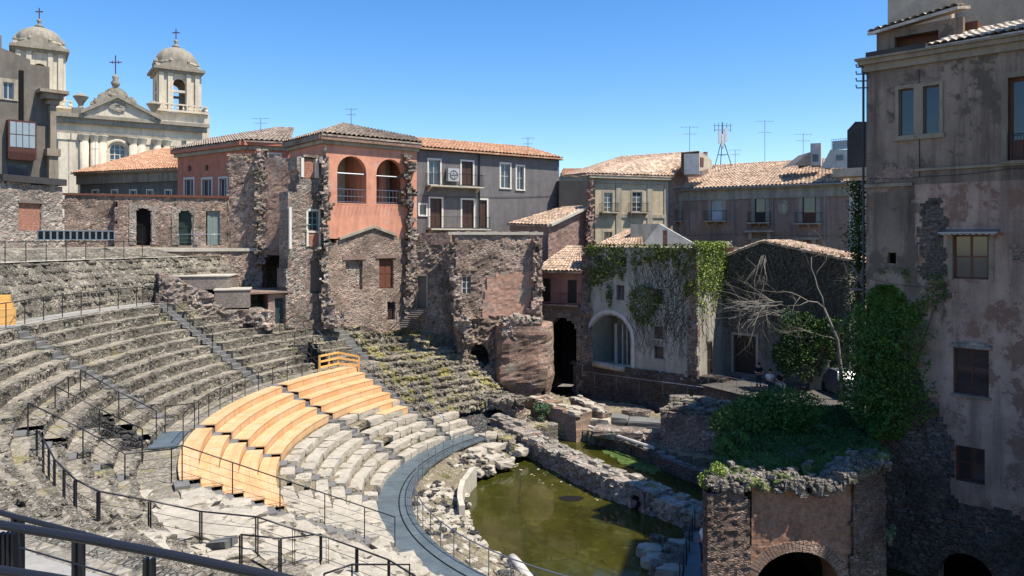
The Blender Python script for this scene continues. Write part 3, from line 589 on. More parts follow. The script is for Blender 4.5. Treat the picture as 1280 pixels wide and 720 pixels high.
# orange benches
BW = [(148.2, 165.3, 'right'), (166.75, 188.4, 'middle'), (190.0, 208.4, 'left')]
ords = ['lowest', 'second lowest', 'third', 'fourth', 'fifth', 'sixth', 'top']
for a0, a1, side in BW:
    ks = range(4, 11) if side == 'right' else range(6, 11); nk = len(ks)
    nm_ = {7: ['lowest short', 'second lowest', 'third lowest', 'fourth lowest', 'third highest', 'second highest', 'topmost'], 5: ['lowest', 'second lowest', 'middle', 'second highest', 'topmost']}[nk]
    for q, k in enumerate(ks):
        r0, r1, zt = LR[k]; b1 = a1
        if side == 'right' and k == 4: b1 = 155.5
        if side == 'right' and k == 5: b1 = 160.5
        r0 -= .03; zt += .05; t = thing('wooden_bench', f'{nm_[q]} curved orange wooden bench of the {side} block', 'bench', pol(r0, (a0 + b1) / 2, zt - .4), 'curved orange wooden benches on the lower seating')
        def arc(R0, R1, z0, z1, name):
            mb = MB(); n = max(3, int((b1 - a0) / .9)); vs = []; fs = []
            for j in range(n + 1):
                a = lerp(a0, b1, j / n)
                for (r, z) in ((R0, z0), (R0, z1), (R1, z1), (R1, z0)): vs.append(pol(r, a, z))
            for j in range(n):
                for i in range(4): x = j * 4 + i; y = j * 4 + (i + 1) % 4; fs.append((x, y, y + 4, x + 4))
            fs += [(0, 1, 2, 3), (n * 4 + 3, n * 4 + 2, n * 4 + 1, n * 4)]; mb.add(vs, fs); return mb.build(name, M['wood_o'], t)
        arc(r0, r0 + .30, zt - .045, zt, 'front_plank'); arc(r0 + .306, r1 - .04, zt - .045, zt - .002, 'rear_plank'); arc(r0 + .02, r0 + .05, zt - .40, zt - .046, 'riser_board')
# walkway deck
t = thing('curved_walkway', 'blue grey steel walkway curving round the pool', 'walkway', pol(14.5, 200, .9)); N = 0
a = 140.
while a < 262:
    b = min(262, a + 4.6); mb = MB()
    for (x, y) in ((13.72, 14.28), (14.33, 15.28)):
        n = 3; vs = []; fs = []
        for j in range(n + 1):
            aa = lerp(a + .05, b - .03, j / n)
            for (r, z) in ((x, .96), (x, 1.05), (y, 1.05), (y, .96)): vs.append(pol(r, aa, z))
        for j in range(n):
            for i in range(4): p = j * 4 + i; q = j * 4 + (i + 1) % 4; fs.append((p, q, q + 4, p + 4))
        fs += [(0, 1, 2, 3), (n * 4 + 3, n * 4 + 2, n * 4 + 1, n * 4)]; mb.add(vs, fs)
    mb.build('deck_panel', M['deck'], t); a = b
mb = MB(); mb.tube([pol(14.305, x, 1.06) for x in range(140, 263, 2)], .028, 5); mb.build('cable_strip', M['blackhose'], t)
mb = MB(); vs = []; fs = []
for j, x in enumerate(range(140, 263, 2)): vs += [pol(13.74, x, .5), pol(13.74, x, .955), pol(15.26, x, .955), pol(15.26, x, .5)]
for j in range(61):
    for i in range(4): p = j * 4 + i; q = j * 4 + (i + 1) % 4; fs.append((p, q, q + 4, p + 4))
mb.add(vs, fs); mb.build('substructure', M['metal'], t)
pts = [pol(13.62, x, .95) for x in np.arange(141, 262, 4.6)]
railing('grey steel railing along the inner edge of the curved walkway', pts, 1.0, 4, 'metal_l', .02, .024)
# orchestra kerb wall (white curved)
t = thing('curved_retaining_wall', 'white curved wall at the edge of the green pool', 'retaining wall', pol(11.4, 175, 0)); mb = MB(); vs = []; fs = []
A = np.arange(163, 193, 1.5)
for j, x in enumerate(A):
    zt = 1.0 + .12 * noise.noise(Vector((x * .3, 2, 0)))
    vs += [pol(11.36, x, -.4), pol(11.36, x, zt), pol(11.62, x, zt), pol(11.62, x, -.4)]
for j in range(len(A) - 1):
    for i in range(4): p = j * 4 + i; q = j * 4 + (i + 1) % 4; fs.append((p, q, q + 4, p + 4))
fs += [(0, 1, 2, 3), (len(vs) - 1, len(vs) - 2, len(vs) - 3, len(vs) - 4)]; mb.add(vs, fs); mb.build('wall_face', M['conc'], t)
# loose stones on the bank: stuff
mb = MB(); mb2 = MB(); rg = random.Random(5)
for _ in range(520):
    a = rg.choice((rg.uniform(141, 160), rg.uniform(178, 200), rg.uniform(196, 262), rg.uniform(172, 200))); r = rg.uniform(11.2, 13.6); (mb if rg.random() < .6 else mb2).stone(pol(r, a, lerp(.3, .85, (r - 11.4) / 2.3)), rg.uniform(.08, .28), rg, flat=.6)
o = mb.build('loose_stones', M['pale']); o['kind'] = 'stuff'; o = mb2.build('loose_dark_stones', M['lava']); o['kind'] = 'stuff'
# pale tumbled stones at the far end of the walkway, by the water
rg = random.Random(11)
for i in range(34):
    a = rg.uniform(133, 149); r = rg.uniform(11.0, 13.4) if i % 3 else rg.uniform(13.6, 15.2); a = a if i % 3 else rg.uniform(133, 139)
    s = rg.uniform(.2, .45); mb = MB(); d = pol(1, a) - pol(0, a); sd = Vector((-d.y, d.x, 0)); tw = rg.uniform(-.5, .5)
    mb.rock(pol(r, a, .35 + .2 * rg.random() + (.25 if r > 12.5 else 0)), (sd + d * tw) * s * 1.3, (d - sd * tw) * s * .8, (0, 0, s * .5), .15, 3, 5, 0, rg); o = mb.build('stone_block', M['pale']); tag(o, 'tumbled limestone block at the far end of the curved walkway', 'stone block', 'tumbled limestone blocks by the pool')
for i in range(22):
    px, py = rg.uniform(150, 330), rg.uniform(618, 700); p = hit(px, py); s = rg.uniform(.3, .62); mb = MB(); an = rg.uniform(0, 3.1); d = Vector((math.cos(an), math.sin(an), 0)); sd = Vector((-d.y, d.x, 0))
    mb.rock(p + Vector((0, 0, s * .1)), sd * s * 1.5, d * s * .95, (0, 0, s * .4), .26, 4, 3.6, 0, rg); o = mb.build('limestone_boulder', M['pale']); tag(o, 'big pale limestone boulder among the near stairs and railings', 'boulder', 'pale boulders at the bottom left')
p = hit(278, 688); mb = MB(); mb.rock(p + Vector((0, 0, .12)), (.3, -.14, .08), (.08, .22, .0), (0, -.06, .2), .06, 3, 8); tag(mb.build('basalt_block', M['basalt']), 'squared dark basalt block lying tilted on the pale boulders', 'stone block')
for px, py, s in ((150, 545, .3), (330, 560, .2)): pass
# slope above the middle passage: rubble retaining band up to the upper terrace
t = thing('rubble_embankment', 'long embankment of dark rubble below the upper terrace railing', 'embankment', pol(33, 175, 9.2)); mb = MB()
vs = []; fs = []; A = np.arange(150, 207.1, .45); prf = [(32.3, 9.1), (32.45, 9.6), (32.6, 10.1), (32.8, 10.5), (33.2, 10.9), (33.6, 11.3), (33.9, 11.7), (34.2, 11.85), (34.6, 11.87)]
for a in A:
    for i, (r, z) in enumerate(prf): q = pol(r + .14 * fbm(a * .9, i * 1.1, 3), a); vs.append((q.x, q.y, z + .10 * fbm(a * 1.3, i * .9, 9) * (i < 8)))
k = len(prf)
for j in range(len(A) - 1):
    for i in range(k - 1): q = j * k + i; fs.append((q, q + k, q + k + 1, q + 1))
mb.add(vs, fs); mb.build('rubble_face', M['rub_pale'] if False else M['cavea'], t); mb = MB(); rg = random.Random(3)
for _ in range(900): a = rg.uniform(151, 206); j = rg.randrange(1, 7); r, z = prf[j]; mb.stone(pol(r, a, z), rg.uniform(.06, .2), rg, flat=.8)
o = mb.build('embedded_stones', M['cavea'], t)
# ================================================================ buildings, left to right
def gut(mb, fr, u0, u1, z, o=.25, h=.22, m=0): return fbox(mb, fr, u0, z - h, u1, z, -.01, o, m)
# --- church
CH = FR(70, 112, 253, 123.5); ch = thing('church', 'pale baroque church with two domed bell towers', 'church', CH.P(CH.w / 2, 12))
zt = CH.z(150, 148); zc = CH.z(150, 156); u1 = CH.w
win = CH.R(137, 180, 157, 206); win = (*win, (win[2] - win[0]) / 2)
mb = MB(); wallp(mb, CH, -8, u1, 8, zt, [win], 1.2); sides(mb, CH, 16, -8, u1, 8, zt); mb.build('facade', M['church'], ch)
mb = MB(); fbox(mb, CH, -8.2, zt - 1.3, u1 + .6, zt - .5, .01, .7); fbox(mb, CH, -8.4, zt - .5, u1 + .9, zt + .05, .01, 1.1); fbox(mb, CH, -8.1, zt - 2.9, u1 + .2, zt - 2.5, .01, .35); mb.build('cornice', M['church_dk'], ch)
for px in (105, 118, 127, 166, 176, 196, 207):
    u = CH.u(px); mb = MB(); zb = 12; ztc = zt - 3.0; c = CH.P(u, 0, .6); mb.lathe((c.x, c.y, 0), [(.62, zb), (.62, ztc - 1.2), (.52, ztc - 1.15), (.6, ztc - .9), (.85, ztc - .1), (.9, ztc)], 12); mb.build('column', M['church'], ch, True)
for px in (80, 92, 186, 218, 240):
    u = CH.u(px); mb = MB(); fbox(mb, CH, u - .75, 10, u + .75, zt - 2.9, .01, .4); fbox(mb, CH, u - .95, zt - 3.9, u + .95, zt - 2.91, .01, .55); mb.build('pilaster', M['church'], ch)
w = window(ch, CH, win[:4], 'frame_w', 'glass', None, deep=.5, nu=3, nz=4, fw=.12, name='arched_window')
mb = MB(); ap = arch_pts(win[0] - .5, win[2] + .5, win[3] + .5, win[4] + .5, 14); mb.tube([CH.P(a, b, .15) for a, b in ap], .22, 6); mb.build('arch_moulding', M['church'], w)
# niche wall behind columns and pediment
pu0, pu1 = CH.u(100), CH.u(200); pm = CH.u(146); pz = CH.z(146, 124)
mb = MB(); pts = [(pu0, zt + .05), (pu1, zt + .05), (pm, pz)]; f = [CH.P(a, b, .9) for a, b in pts]; g = [CH.P(a, b, -2) for a, b in pts]; mb.add(f + g, [(0, 1, 2), (5, 4, 3), (0, 3, 4, 1), (1, 4, 5, 2), (2, 5, 3, 0)])
ped = mb.build('pediment', M['church'], ch); mb = MB()
for a, b in ((pts[0], pts[2]), (pts[1], pts[2])): mb.obox(CH.P(*a, .8), CH.P(*b, .8) - CH.P(*a, .8), CH.n * .7, (0, 0, .55))
mb.build('raking_cornice', M['church_dk'], ped); mb = MB(); c = CH.P(pm, zt + 1.6, 1.0)
for k in range(9): an = k * .7; mb.rock(c + CH.t * math.cos(an) * .8 + Vector((0, 0, math.sin(an) * .55)), CH.t * .45, CH.n * .15, (0, 0, .3), .3, 2, 2.4)
mb.build('carved_relief', M['church_dk'], ped)
# scrolled gable above pediment
mb = MB(); g0 = CH.z(146, 131); top = CH.z(146, 103); prof_ = [(-1, 0), (-.98, .12), (-.8, .22), (-.66, .42), (-.52, .47), (-.42, .66), (-.24, .8), (-.12, .84), (-.08, 1), (.08, 1), (.12, .84), (.24, .8), (.42, .66), (.52, .47), (.66, .42), (.8, .22), (.98, .12), (1, 0)]
hw = (CH.u(177) - CH.u(114)) / 2; gc = (CH.u(177) + CH.u(114)) / 2; F1 = [CH.P(gc + a * hw, g0 + b * (top - g0), -1.5) for a, b in prof_]; F2 = [p - CH.n * 1.2 for p in F1]; n = len(F1)
mb.add(F1 + F2, [tuple(range(n)), tuple(range(2 * n - 1, n - 1, -1))] + [(i, i + n, (i + 1) % n + n, (i + 1) % n) for i in range(n)])
for k in range(60): a = rnd.uniform(-.8, .8); b = rnd.uniform(.05, .85) * (1 - abs(a)) ** .8; mb.rock(CH.P(gc + a * hw, g0 + b * (top - g0), -1.45), CH.t * .4, CH.n * .14, (0, 0, .35), .3, 2, 2.4)
mb.build('scrolled_gable', M['church_dk'], ch)
def cross(par, p, h, w, name='cross'):
    mb = MB(); mb.tube([p, p + Vector((0, 0, h))], .09, 5); mb.tube([p + Vector((-w / 2, 0, h * .68)), p + Vector((w / 2, 0, h * .68))], .08, 5)
    for k in (-.25, .25): mb.tube([p + Vector((k * w, 0, h * .6)), p + Vector((k * w, 0, h * .76))], .05, 4)
    return mb.build(name, M['rust'], par)
p = CH.P(gc, top, -1.8); mb = MB(); mb.lathe(p, [(.5, -.3), (.7, .2), (.35, .7), (.55, 1.1), (.1, 1.6)], 10); fin = mb.build('finial', M['church_dk'], ch, True); cross(fin, p + Vector((0, 0, 1.2)), 3.4, 1.9)
# urns on the parapet
for px, py0, py1 in ((101, 116, 137), (192, 126, 145)):
    u, z = CH.uz(px, py1); h = CH.z(px, py0) - z; mb = MB(); c = CH.P(u, z - .3, -.2); mb.box(c.x - .9, c.y - .9, c.z - .6, c.x + .9, c.y + .9, c.z + .5); mb.lathe(c, [(.5, .5), (.3, h * .35), (.45, h * .5), (.95, h * .8), (1.1, h * .9), (.7, h), (.3, h + .3)], 12); mb.build('urn', M['church_dk'], ch, False)
def tower(px0, px1, pyb, pyt, pycr, d, label):
    """bell tower: pyb base of belfry, pyt cornice under the dome"""
    cx = (px0 + px1) / 2; c = XY(cx, d); hw = (px1 - px0) / 2 / F * d * .86; zb, zc_, = zat(pyb, d), zat(pyt, d); t = MB(); ya = math.atan2(CH.t.y, CH.t.x)
    ct, cn = CH.t, CH.n; L = zc_ - zb
    def sq(mb, r, z0, z1): mb.obox(Vector((c.x, c.y, z0)) - ct * r - cn * r, ct * 2 * r, cn * 2 * r, (0, 0, z1 - z0))
    wfr = Fr(Vector((c.x, c.y, 0)) - ct * hw + cn * hw, Vector((c.x, c.y, 0)) + ct * hw + cn * hw); rfr = Fr(wfr.P(wfr.w, 0), wfr.P(wfr.w, 0, -2 * hw)); lfr = Fr(wfr.P(0, 0, -2 * hw), wfr.P(0, 0)); bfr = Fr(rfr.P(rfr.w, 0), lfr.P(0, 0))
    b = hw * .30; ops = [(hw - b, zb + .2, hw + b, zb + L * .50), (hw - b * 1.0, zb + L * .56, hw + b * 1.0, zb + L * .56 + 2 * b, b)]
    for f in (wfr, rfr, lfr, bfr): wallp(t, f, 0, f.w, zb, zc_, ops, .5)
    body = t.build('bell_tower', M['church'], ch); mb = MB()
    for f in (wfr, rfr):
        for u in (.12 * hw, .55 * hw, 1.45 * hw, 1.88 * hw): fbox(mb, f, u - .11 * hw, zb, u + .11 * hw, zc_ - .02, .005, .3)
    mb.build('corner_pilasters', M['church'], body); mb = MB(); sq(mb, hw * 1.12, zc_ - .1, zc_ + .35); sq(mb, hw * 1.25, zc_ + .352, zc_ + .8)
    for f in (wfr, rfr, lfr):
        a = [f.P(-.12 * hw, zc_ + .8, .3), f.P(f.w + .12 * hw, zc_ + .8, .3), f.P(f.w / 2, zc_ + .8 + hw * .55, .3)]; e = [q - f.n * .8 for q in a]; mb.add(a + e, [(0, 1, 2), (5, 4, 3), (0, 3, 4, 1), (1, 4, 5, 2), (2, 5, 3, 0)])
    mb.build('tower_cornice', M['church_dk'], body); zt_ = zat(pycr, d); r = hw * 1.02; z0 = zc_ + .8; hd = zt_ - z0; mb = MB()
    mb.lathe((c.x, c.y, z0), [(r * .98, 0), (r * .98, hd * .22), (r * 1.06, hd * .24), (r * 1.06, hd * .3)], 24); mb.build('drum', M['church'], body, False); mb = MB()
    mb.lathe((c.x, c.y, z0), [(r, hd * .3)] + [(r * math.cos(x), hd * (.3 + .62 * math.sin(x))) for x in np.linspace(.1, 1.42, 9)] + [(.3, hd * .94)], 24, rib=.035); dm = mb.build('dome', M['church_dk'], body, False)
    for k in range(8): an = k * math.pi / 4 + .39 + ya; mb = MB(); mb.lathe((c.x + r * 1.08 * math.cos(an), c.y + r * 1.08 * math.sin(an), z0 + .1), [(.32, 0), (.2, .5), (.4, 1.1), (.1, 1.7)], 6); mb.build('dome_finial', M['church_dk'], body)
    mb = MB(); mb.lathe((c.x, c.y, z0 + hd * .92), [(.6, 0), (.7, .2), (.25, .5), (.2, .8), (.42, 1.1), (.1, 1.4)], 10); mb.build('lantern_finial', M['church_dk'], dm, True)
    cross(dm, Vector((c.x, c.y, z0 + hd * .92 + 1.3)), 1.9, 1.3)
    mb = MB()
    for f in (wfr, rfr):
        fbox(mb, f, -.9, zb + .9, f.w + .9, zb + 1.1, .9, 1.2); fbox(mb, f, -.9, zb - .25, f.w + .9, zb + .05, .8, 1.3); n = 9
        for k in range(n + 1): q = f.P(-.8 + (f.w + 1.6) * k / n, zb, 1.05); mb.lathe(q, [(.1, 0), (.19, .3), (.08, .6), (.12, .9)], 6)
    mb.build('balustrade', M['church'], body)
    return wfr, zb
w1, zb1 = tower(193, 247, 143, 96, 57, 128, 'right'); w2, zb2 = tower(20, 78, 136, 70, 32, 121, 'left')
for f, zb in ((w1, zb1), (w2, zb2)): mb = MB(); fbox(mb, f, -1.0, 8, f.w + 1.5, zb - .26, -9, .6); mb.build('tower_base', M['church'], ch)
# --- grey building at far left with column of a ruined front
LB = FR(-60, 66, 74, 72); lb = thing('left_grey_building', 'tall grey rendered building with a glazed bay at the far left', 'building', LB.P(LB.w, 12))
r1, r2 = LB.R(4, 103, 17, 124), LB.R(9, 154, 41, 186); zl = LB.z(30, 60); op = [r1, r2]; mb = MB(); ul = LB.u(2); um = LB.u(38)
wallp(mb, LB, -6, ul, 10, LB.z(0, 44), [], .5); wallp(mb, LB, ul, um, 10, LB.z(20, 72), op[:1], .5, ends=False); wallp(mb, LB, um, LB.u(62), 10, LB.z(50, 82), [], .5)
a, b = LB.P(ul, LB.z(20, 72)), LB.P(um, LB.z(20, 72)); mb.poly(a, b, LB.P(ul, LB.z(2, 60))); sides(mb, LB, 9, -6, LB.u(62), 10, LB.z(50, 88)); sides(mb, LB, 9, -6, ul, 10, LB.z(0, 45)); mb.build('wall', M['leftb'], lb)
window(lb, LB, r1, 'frame_w', 'glass', 'trim', .35, nu=2, nz=1)
wb = LB.R(9, 154, 41, 186); mb = MB(); fbox(mb, LB, wb[0] - .1, wb[1] - 1.0, wb[2] + .1, wb[3] + .15, .01, .9); bay = mb.build('glazed_bay', M['rust'], lb)
mb = MB()
for i in range(4):
    for j in range(2): a = lerp(wb[0], wb[2], i / 4); z = lerp(wb[1], wb[3], j / 2); fbox(mb, LB, a + .03, z + .05, a + (wb[2] - wb[0]) / 4 - .03, z + (wb[3] - wb[1]) / 2 - .03, .9, .93)
mb.build('pane', M['glass_l'], bay); mb = MB(); z0 = LB.z(25, 201)
for i in range(22): u = lerp(wb[0], wb[2], i / 21); fbox(mb, LB, u - .03, z0, u + .03, wb[1] - .35, .93, .96)
mb.build('balcony_slats', M['rust'], bay); mb = MB(); r = LB.R(10, 206, 34, 222); fbox(mb, LB, r[0], r[1], r[2], r[3], .005, .05); mb.build('lower_window', M['glass'], lb)
mb = MB(); u = LB.u(25.5); fbox(mb, LB, u - .12, LB.z(25, 155), u + .25, LB.z(25, 88), .005, .12); mb.build('drain_channel', M['dark'], lb)
mb = MB(); u0, u1 = LB.u(58), LB.u(69); z = lambda y: LB.z(64, y)
fbox(mb, LB, u0, z(228), u1, z(196), -.3, .9); fbox(mb, LB, u0 - .2, z(196), u1 + .2, z(187), -.3, 1.1); fbox(mb, LB, u0 + .15, z(187), u1 - .1, z(132), -.3, .75); fbox(mb, LB, u0 - .1, z(132), u1 + .15, z(126), -.3, .9); fbox(mb, LB, u0 - .5, z(126), u1 + .4, z(119), -.3, 1.3); fbox(mb, LB, u0 - .9, z(119), u1 + .8, z(115), -1, 1.6); mb.build('giant_pilaster', M['rightt'], lb)
# --- low orange-roofed building
OR = FR(100, 78, 226, 73); ob = thing('low_orange_roof_building', 'low grey building under a bright orange tiled roof before the church', 'building', OR.P(OR.w / 2, 12))
ze = OR.z(160, 214.5); ops = [OR.R(x, 238, x + 7, 250) for x in (116, 140, 163, 184, 207)]; mb = MB(); wallp(mb, OR, 0, OR.w, 11, ze, ops, .3); sides(mb, OR, 8, 0, OR.w, 11, ze); mb.build('wall', M['lowb'], ob)
mb = MB(); gut(mb, OR, -.3, OR.w + .3, ze, .5, .25); gut(mb, OR, -.2, OR.w + .2, ze - .25, .3, .9); mb.build('cornice', M['rightt'], ob)
mb = MB(); zr = OR.z(205, 188); tile_roof(mb, OR.P(-.5, ze + .02, .7), OR.P(OR.w + .3, ze + .02, .7), W(228, 184.5, 81.5), W(196, 187, 83), .36, .5); mb.build('roof', M['tile_a'], ob)
for r in ops: window(ob, OR, r, 'frame_w', 'glass', 'trim_w', .12, nz=1)
antenna(W(119, 200, 78) + Vector((0, 0, -1)), 3, 'thin aerial on the low orange roof before the church')
# --- rubble wall far left with brick filled doorway
RW = FR(-70, 43, 79, 50.6); rw = thing('rubble_wall', 'pale rubble wall with an orange brick filled doorway at far left', 'wall', RW.P(RW.w, 12)); rd = RW.R(24, 254, 51, 288)
mb = MB(); rough(mb, RW, [(0, 12), (RW.w, 12), (RW.w, RW.z(79, 233)), (RW.u(35), RW.z(35, 228)), (0, RW.z(-70, 222))], [rd], .2, .8, .06, .12, 3); mb.build('masonry', M['rub_pale'], rw)
mb = MB(); fbox(mb, RW, rd[0] - .05, rd[1], rd[2] + .05, rd[3] + .05, -.35, -.12); fl = mb.build('brick_infill', M['infill'], rw)
mb = MB(); fbox(mb, RW, rd[0] - .1, rd[3], rd[2] + .1, rd[3] + .16, -.1, .08); mb.build('lintel', M['wood_gy'], rw); mb = MB(); fbox(mb, RW, RW.u(0), RW.z(0, 226), RW.u(80), RW.z(79, 230) + .3, -1.2, .25); mb.build('flat_roof_slab', M['dkgrey_pl'], rw)
# slatted white frame
t = thing('white_slatted_rack', 'long white slatted metal rack lying on the upper terrace', 'rack', XY(92, 46.5, 11.9)); f = FR(46, 45.2, 142, 47.6); mb = MB(); zb, zt_ = f.z(90, 300), f.z(90, 288)
fbox(mb, f, 0, zt_ - .06, f.w, zt_, 0, .5); fbox(mb, f, 0, zb, f.w, zb + .05, 0, .5); mb.build('rails', M['metal_l'], t); mb = MB(); fbox(mb, f, 0, zb + .051, f.w, zt_ - .061, .0, .015); mb.build('shadow_board', M['basalt'], t)  # dark panel added behind the slats to stand in for shade
for i in range(13): u = f.w * i / 12; mb = MB(); fbox(mb, f, max(0, u - .05), zb + .051, min(f.w, u + .05), zt_ - .061, .02, .48); mb.build('upright', M['metal_l'], t)
for k in range(7):
    mb = MB(); mb.stone(hit(16 + 4 * k, 303 - (k % 3)) + Vector((0, 0, .3)), .3, flat=.5); tag(mb.build('lava_stone', M['lava']), 'dark flat stone in the small pile left of the white rack', 'stone', 'pile of dark stones by the rack')
# --- brick wall building with three doors
BR = FR(79, 53.8, 292, 57.6); bb = thing('brick_walled_building', 'low brick and rubble building with green doors on the upper terrace', 'building', BR.P(BR.w / 2, 12.4))
d1, d2, d3 = BR.R(169, 260, 190, 306), BR.R(222, 263.5, 241, 306), BR.R(259, 264, 275, 306); d1 = (*d1, .35); d2 = (*d2, .35)
ut = BR.u(146); z0, z1 = 12, BR.z(200, 246)
mb = MB(); rough(mb, BR, [(0, z0), (ut, z0), (ut, BR.z(120, 243)), (0, BR.z(79, 243))], [], .22, 1.0, .06, .1, 11); mb.build('recessed_wall', M['rub_brown'], bb)
B2 = Fr(BR.P(ut, 0, .5), BR.P(BR.w, 0, .5)); d1, d2, d3 = (B2.R(169, 260, 190, 306) + (.35,)), (B2.R(222, 263.5, 241, 306) + (.35,)), B2.R(259, 264, 275, 306)
mb = MB(); rough(mb, B2, [(0, z0), (B2.w, z0), (B2.w, z1), (0, z1)], [d1, d2, d3], .2, .9, .05, .08, 12); mb.build('front_wall', M['rub_brown'], bb)
mb = MB(); sides(mb, BR, 7, 0, BR.w, z0, z1 - .05); mb.build('flat_roof', M['dkgrey_pl'], bb)
mb = MB(); fbox(mb, B2, 0, z1 - .05, B2.w, z1 + .12, -.6, .1); fbox(mb, BR, 0, z1 - .0, ut - .01, z1 + .15, -.6, .1); mb.build('coping', M['wood_br'], bb)
door(bb, B2, (d1[0], d1[1], d1[2], d1[3]), 'dark', deep=.4, lab='arched doorway closed by a dark sheet for its shade'); door(bb, B2, d2[:4], 'door_gn', deep=.3, lab='dark green arched door'); shutters(bb, B2, d3[:4], 'door_tq', .15)  # first door: near-black leaves stand in for the shade of an open doorway
for r in (d1, d2): # brick arch trim
    mb = MB(); rough(mb, Fr(B2.P(0, 0, .06), B2.P(1, 0, .06)), [(r[0] - .35, r[1]), (r[2] + .35, r[1]), (r[2] + .35, r[3] + .3), (r[0] - .35, r[3] + .3)], [r], .15, .2, .03, .04, 5); mb.build('door_surround', M['rub_pale'], bb)
mb = MB(); B3 = Fr(BR.P(BR.w, 0, .5), BR.P(BR.w, 0, -3)); rough(mb, B3, [(0, 12), (B3.w, 12), (B3.w, z1), (0, z1)], [], .25, .4, .05, .05, 5); mb.build('side_wall', M['rub_brown'], bb)
# terrace edge wall below the doors
TE = FR(196, 51.0, 318, 53.6); t = thing('terrace_retaining_wall', 'brown rubble retaining wall under the terrace with the brick building', 'retaining wall', TE.P(TE.w / 2, 9)); mb = MB()
rough(mb, TE, [(0, 8.5), (TE.w, 8.5), (TE.w, 12.35), (0, 12.35)], [], .2, .8, .07, .06, 21); mb.build('masonry', M['rub_brown'], t)
mb = MB(); mb.poly(TE.P(-1, 12.42, .1), TE.P(TE.w + 2, 12.42, .1), TE.P(TE.w + 3, 12.42, -8), TE.P(-6, 12.42, -8)); mb.poly(TE.P(-1, 12.2, .1), TE.P(TE.w + 2, 12.2, .1), TE.P(TE.w + 2, 12.42, .1), TE.P(-1, 12.42, .1)); struct(mb.build('terrace_pavement', M['conc']))
railing('thin steel railing in front of the green doors', [TE.P(u, 12.4, -.1) for u in np.linspace(TE.u(224), TE.u(282), 4)], 1.0, 3, 'metal_l', .02, .03)
# --- concrete topped blocks
def block(px0, py0, px1, py1, d, dep, label, m='conc'):
    f = FR(px0, d, px1, d + .6); mb = MB(); z1 = f.z((px0 + px1) / 2, py0); z0 = f.z((px0 + px1) / 2, py1); mb.obox(f.P(0, z0), f.t * f.w, -f.n * dep, (0, 0, z1 - z0)); t = thing('concrete_platform', label, 'concrete platform', f.P(f.w / 2, z0), 'pale concrete platforms'); mb.build('masonry_body', M['brick_grey'], t)
    mb = MB(); mb.obox(f.P(-.06, z1, .06), f.t * (f.w + .12), -f.n * (dep + .12), (0, 0, .06)); mb.build('top_slab', M[m], t)
block(211, 346, 286, 362, 47.5, 2.9, 'upper pale topped concrete platform beside the arched ruin'); block(268, 363, 312, 385, 46.6, 2.2, 'lower pale topped concrete platform next to the iron gate')
UW = FR(198, 44.6, 345, 47.8); t = thing('rubble_bank', 'dark rubble bank carrying the pale concrete platforms', 'rubble mass', UW.P(UW.w / 2, 7)); mb = MB()
rough(mb, UW, rpoly(UW, [(198, 398), (345, 412), (342, 384), (314, 386), (290, 386), (266, 378), (262, 366), (232, 362), (226, 352), (205, 350), (198, 352)]), [], .17, 2.6, .2, .3, 31, fs=.9); mb.build('masonry', M['rub_grey'], t)
mb = MB(); f = FR(199, 45.5, 211, 45.8); mb.obox(f.P(0, 9), f.t * f.w, -f.n * 1.6, (0, 0, f.z(205, 342) - 9)); mb.build('pier', M['rub_brown'], t)
# --- red house: left wing
RWG = FR(222, 66, 307, 60); rh = thing('red_house', 'large faded red plaster house with two open arches', 'house', XY(400, 55, 8)); ze = 20.95
ops = [RWG.R(231, 224, 242, 246), RWG.R(253, 224, 264.5, 246), RWG.R(274.5, 223, 283.5, 246), RWG.R(234.5, 207, 239, 214), RWG.R(256, 206, 260.5, 213.5)]
mb = MB(); wallp(mb, RWG, 0, RWG.w, 10, ze, ops, .35); WB = FR(306, 60, 362, 61); r = WB.R(336, 193, 350, 200); wallp(mb, WB, 0.01, WB.w, 10, ze, [r], .35, ends=False); mb.build('wing_wall', M['red_wing'], rh)
for q in ops[:3]: window(rh, RWG, q, 'frame_w', 'glass', 'trim_w', .16, nz=1)
for q in ops[3:]: window(rh, RWG, q, 'wood_gy', 'glass', None, nu=1, nz=1, sill=False)
window(rh, WB, r, 'frame_w', 'glass', 'trim_w', .15, nz=1)
mb = MB(); gut(mb, RWG, -.4, RWG.w + .5, ze, .45, .35); gut(mb, WB, -.4, WB.w + .2, ze + .01, .45, .35); mb.build('red_cornice', M['red_wing'], rh); mb = MB(); gut(mb, RWG, -.3, RWG.w + .3, ze - .36, .2, .3); gut(mb, WB, -.1, WB.w, ze - .35, .2, .3); mb.build('stone_band', M['trim'], rh)
pk = W(347, 160, 68); pkl = W(262, 174, 72); mb = MB(); A, B, C = RWG.P(-.4, ze + .02, .45), RWG.P(RWG.w + .4, ze + .02, .45), WB.P(WB.w, ze + .02, .45)
tile_roof(mb, A, B, pk, pkl, .36, .5); tile_roof(mb, B, C, pk + Vector((1.5, 0, 0)), pk, .36, .5); mb.build('roof', M['tile_c'], rh)
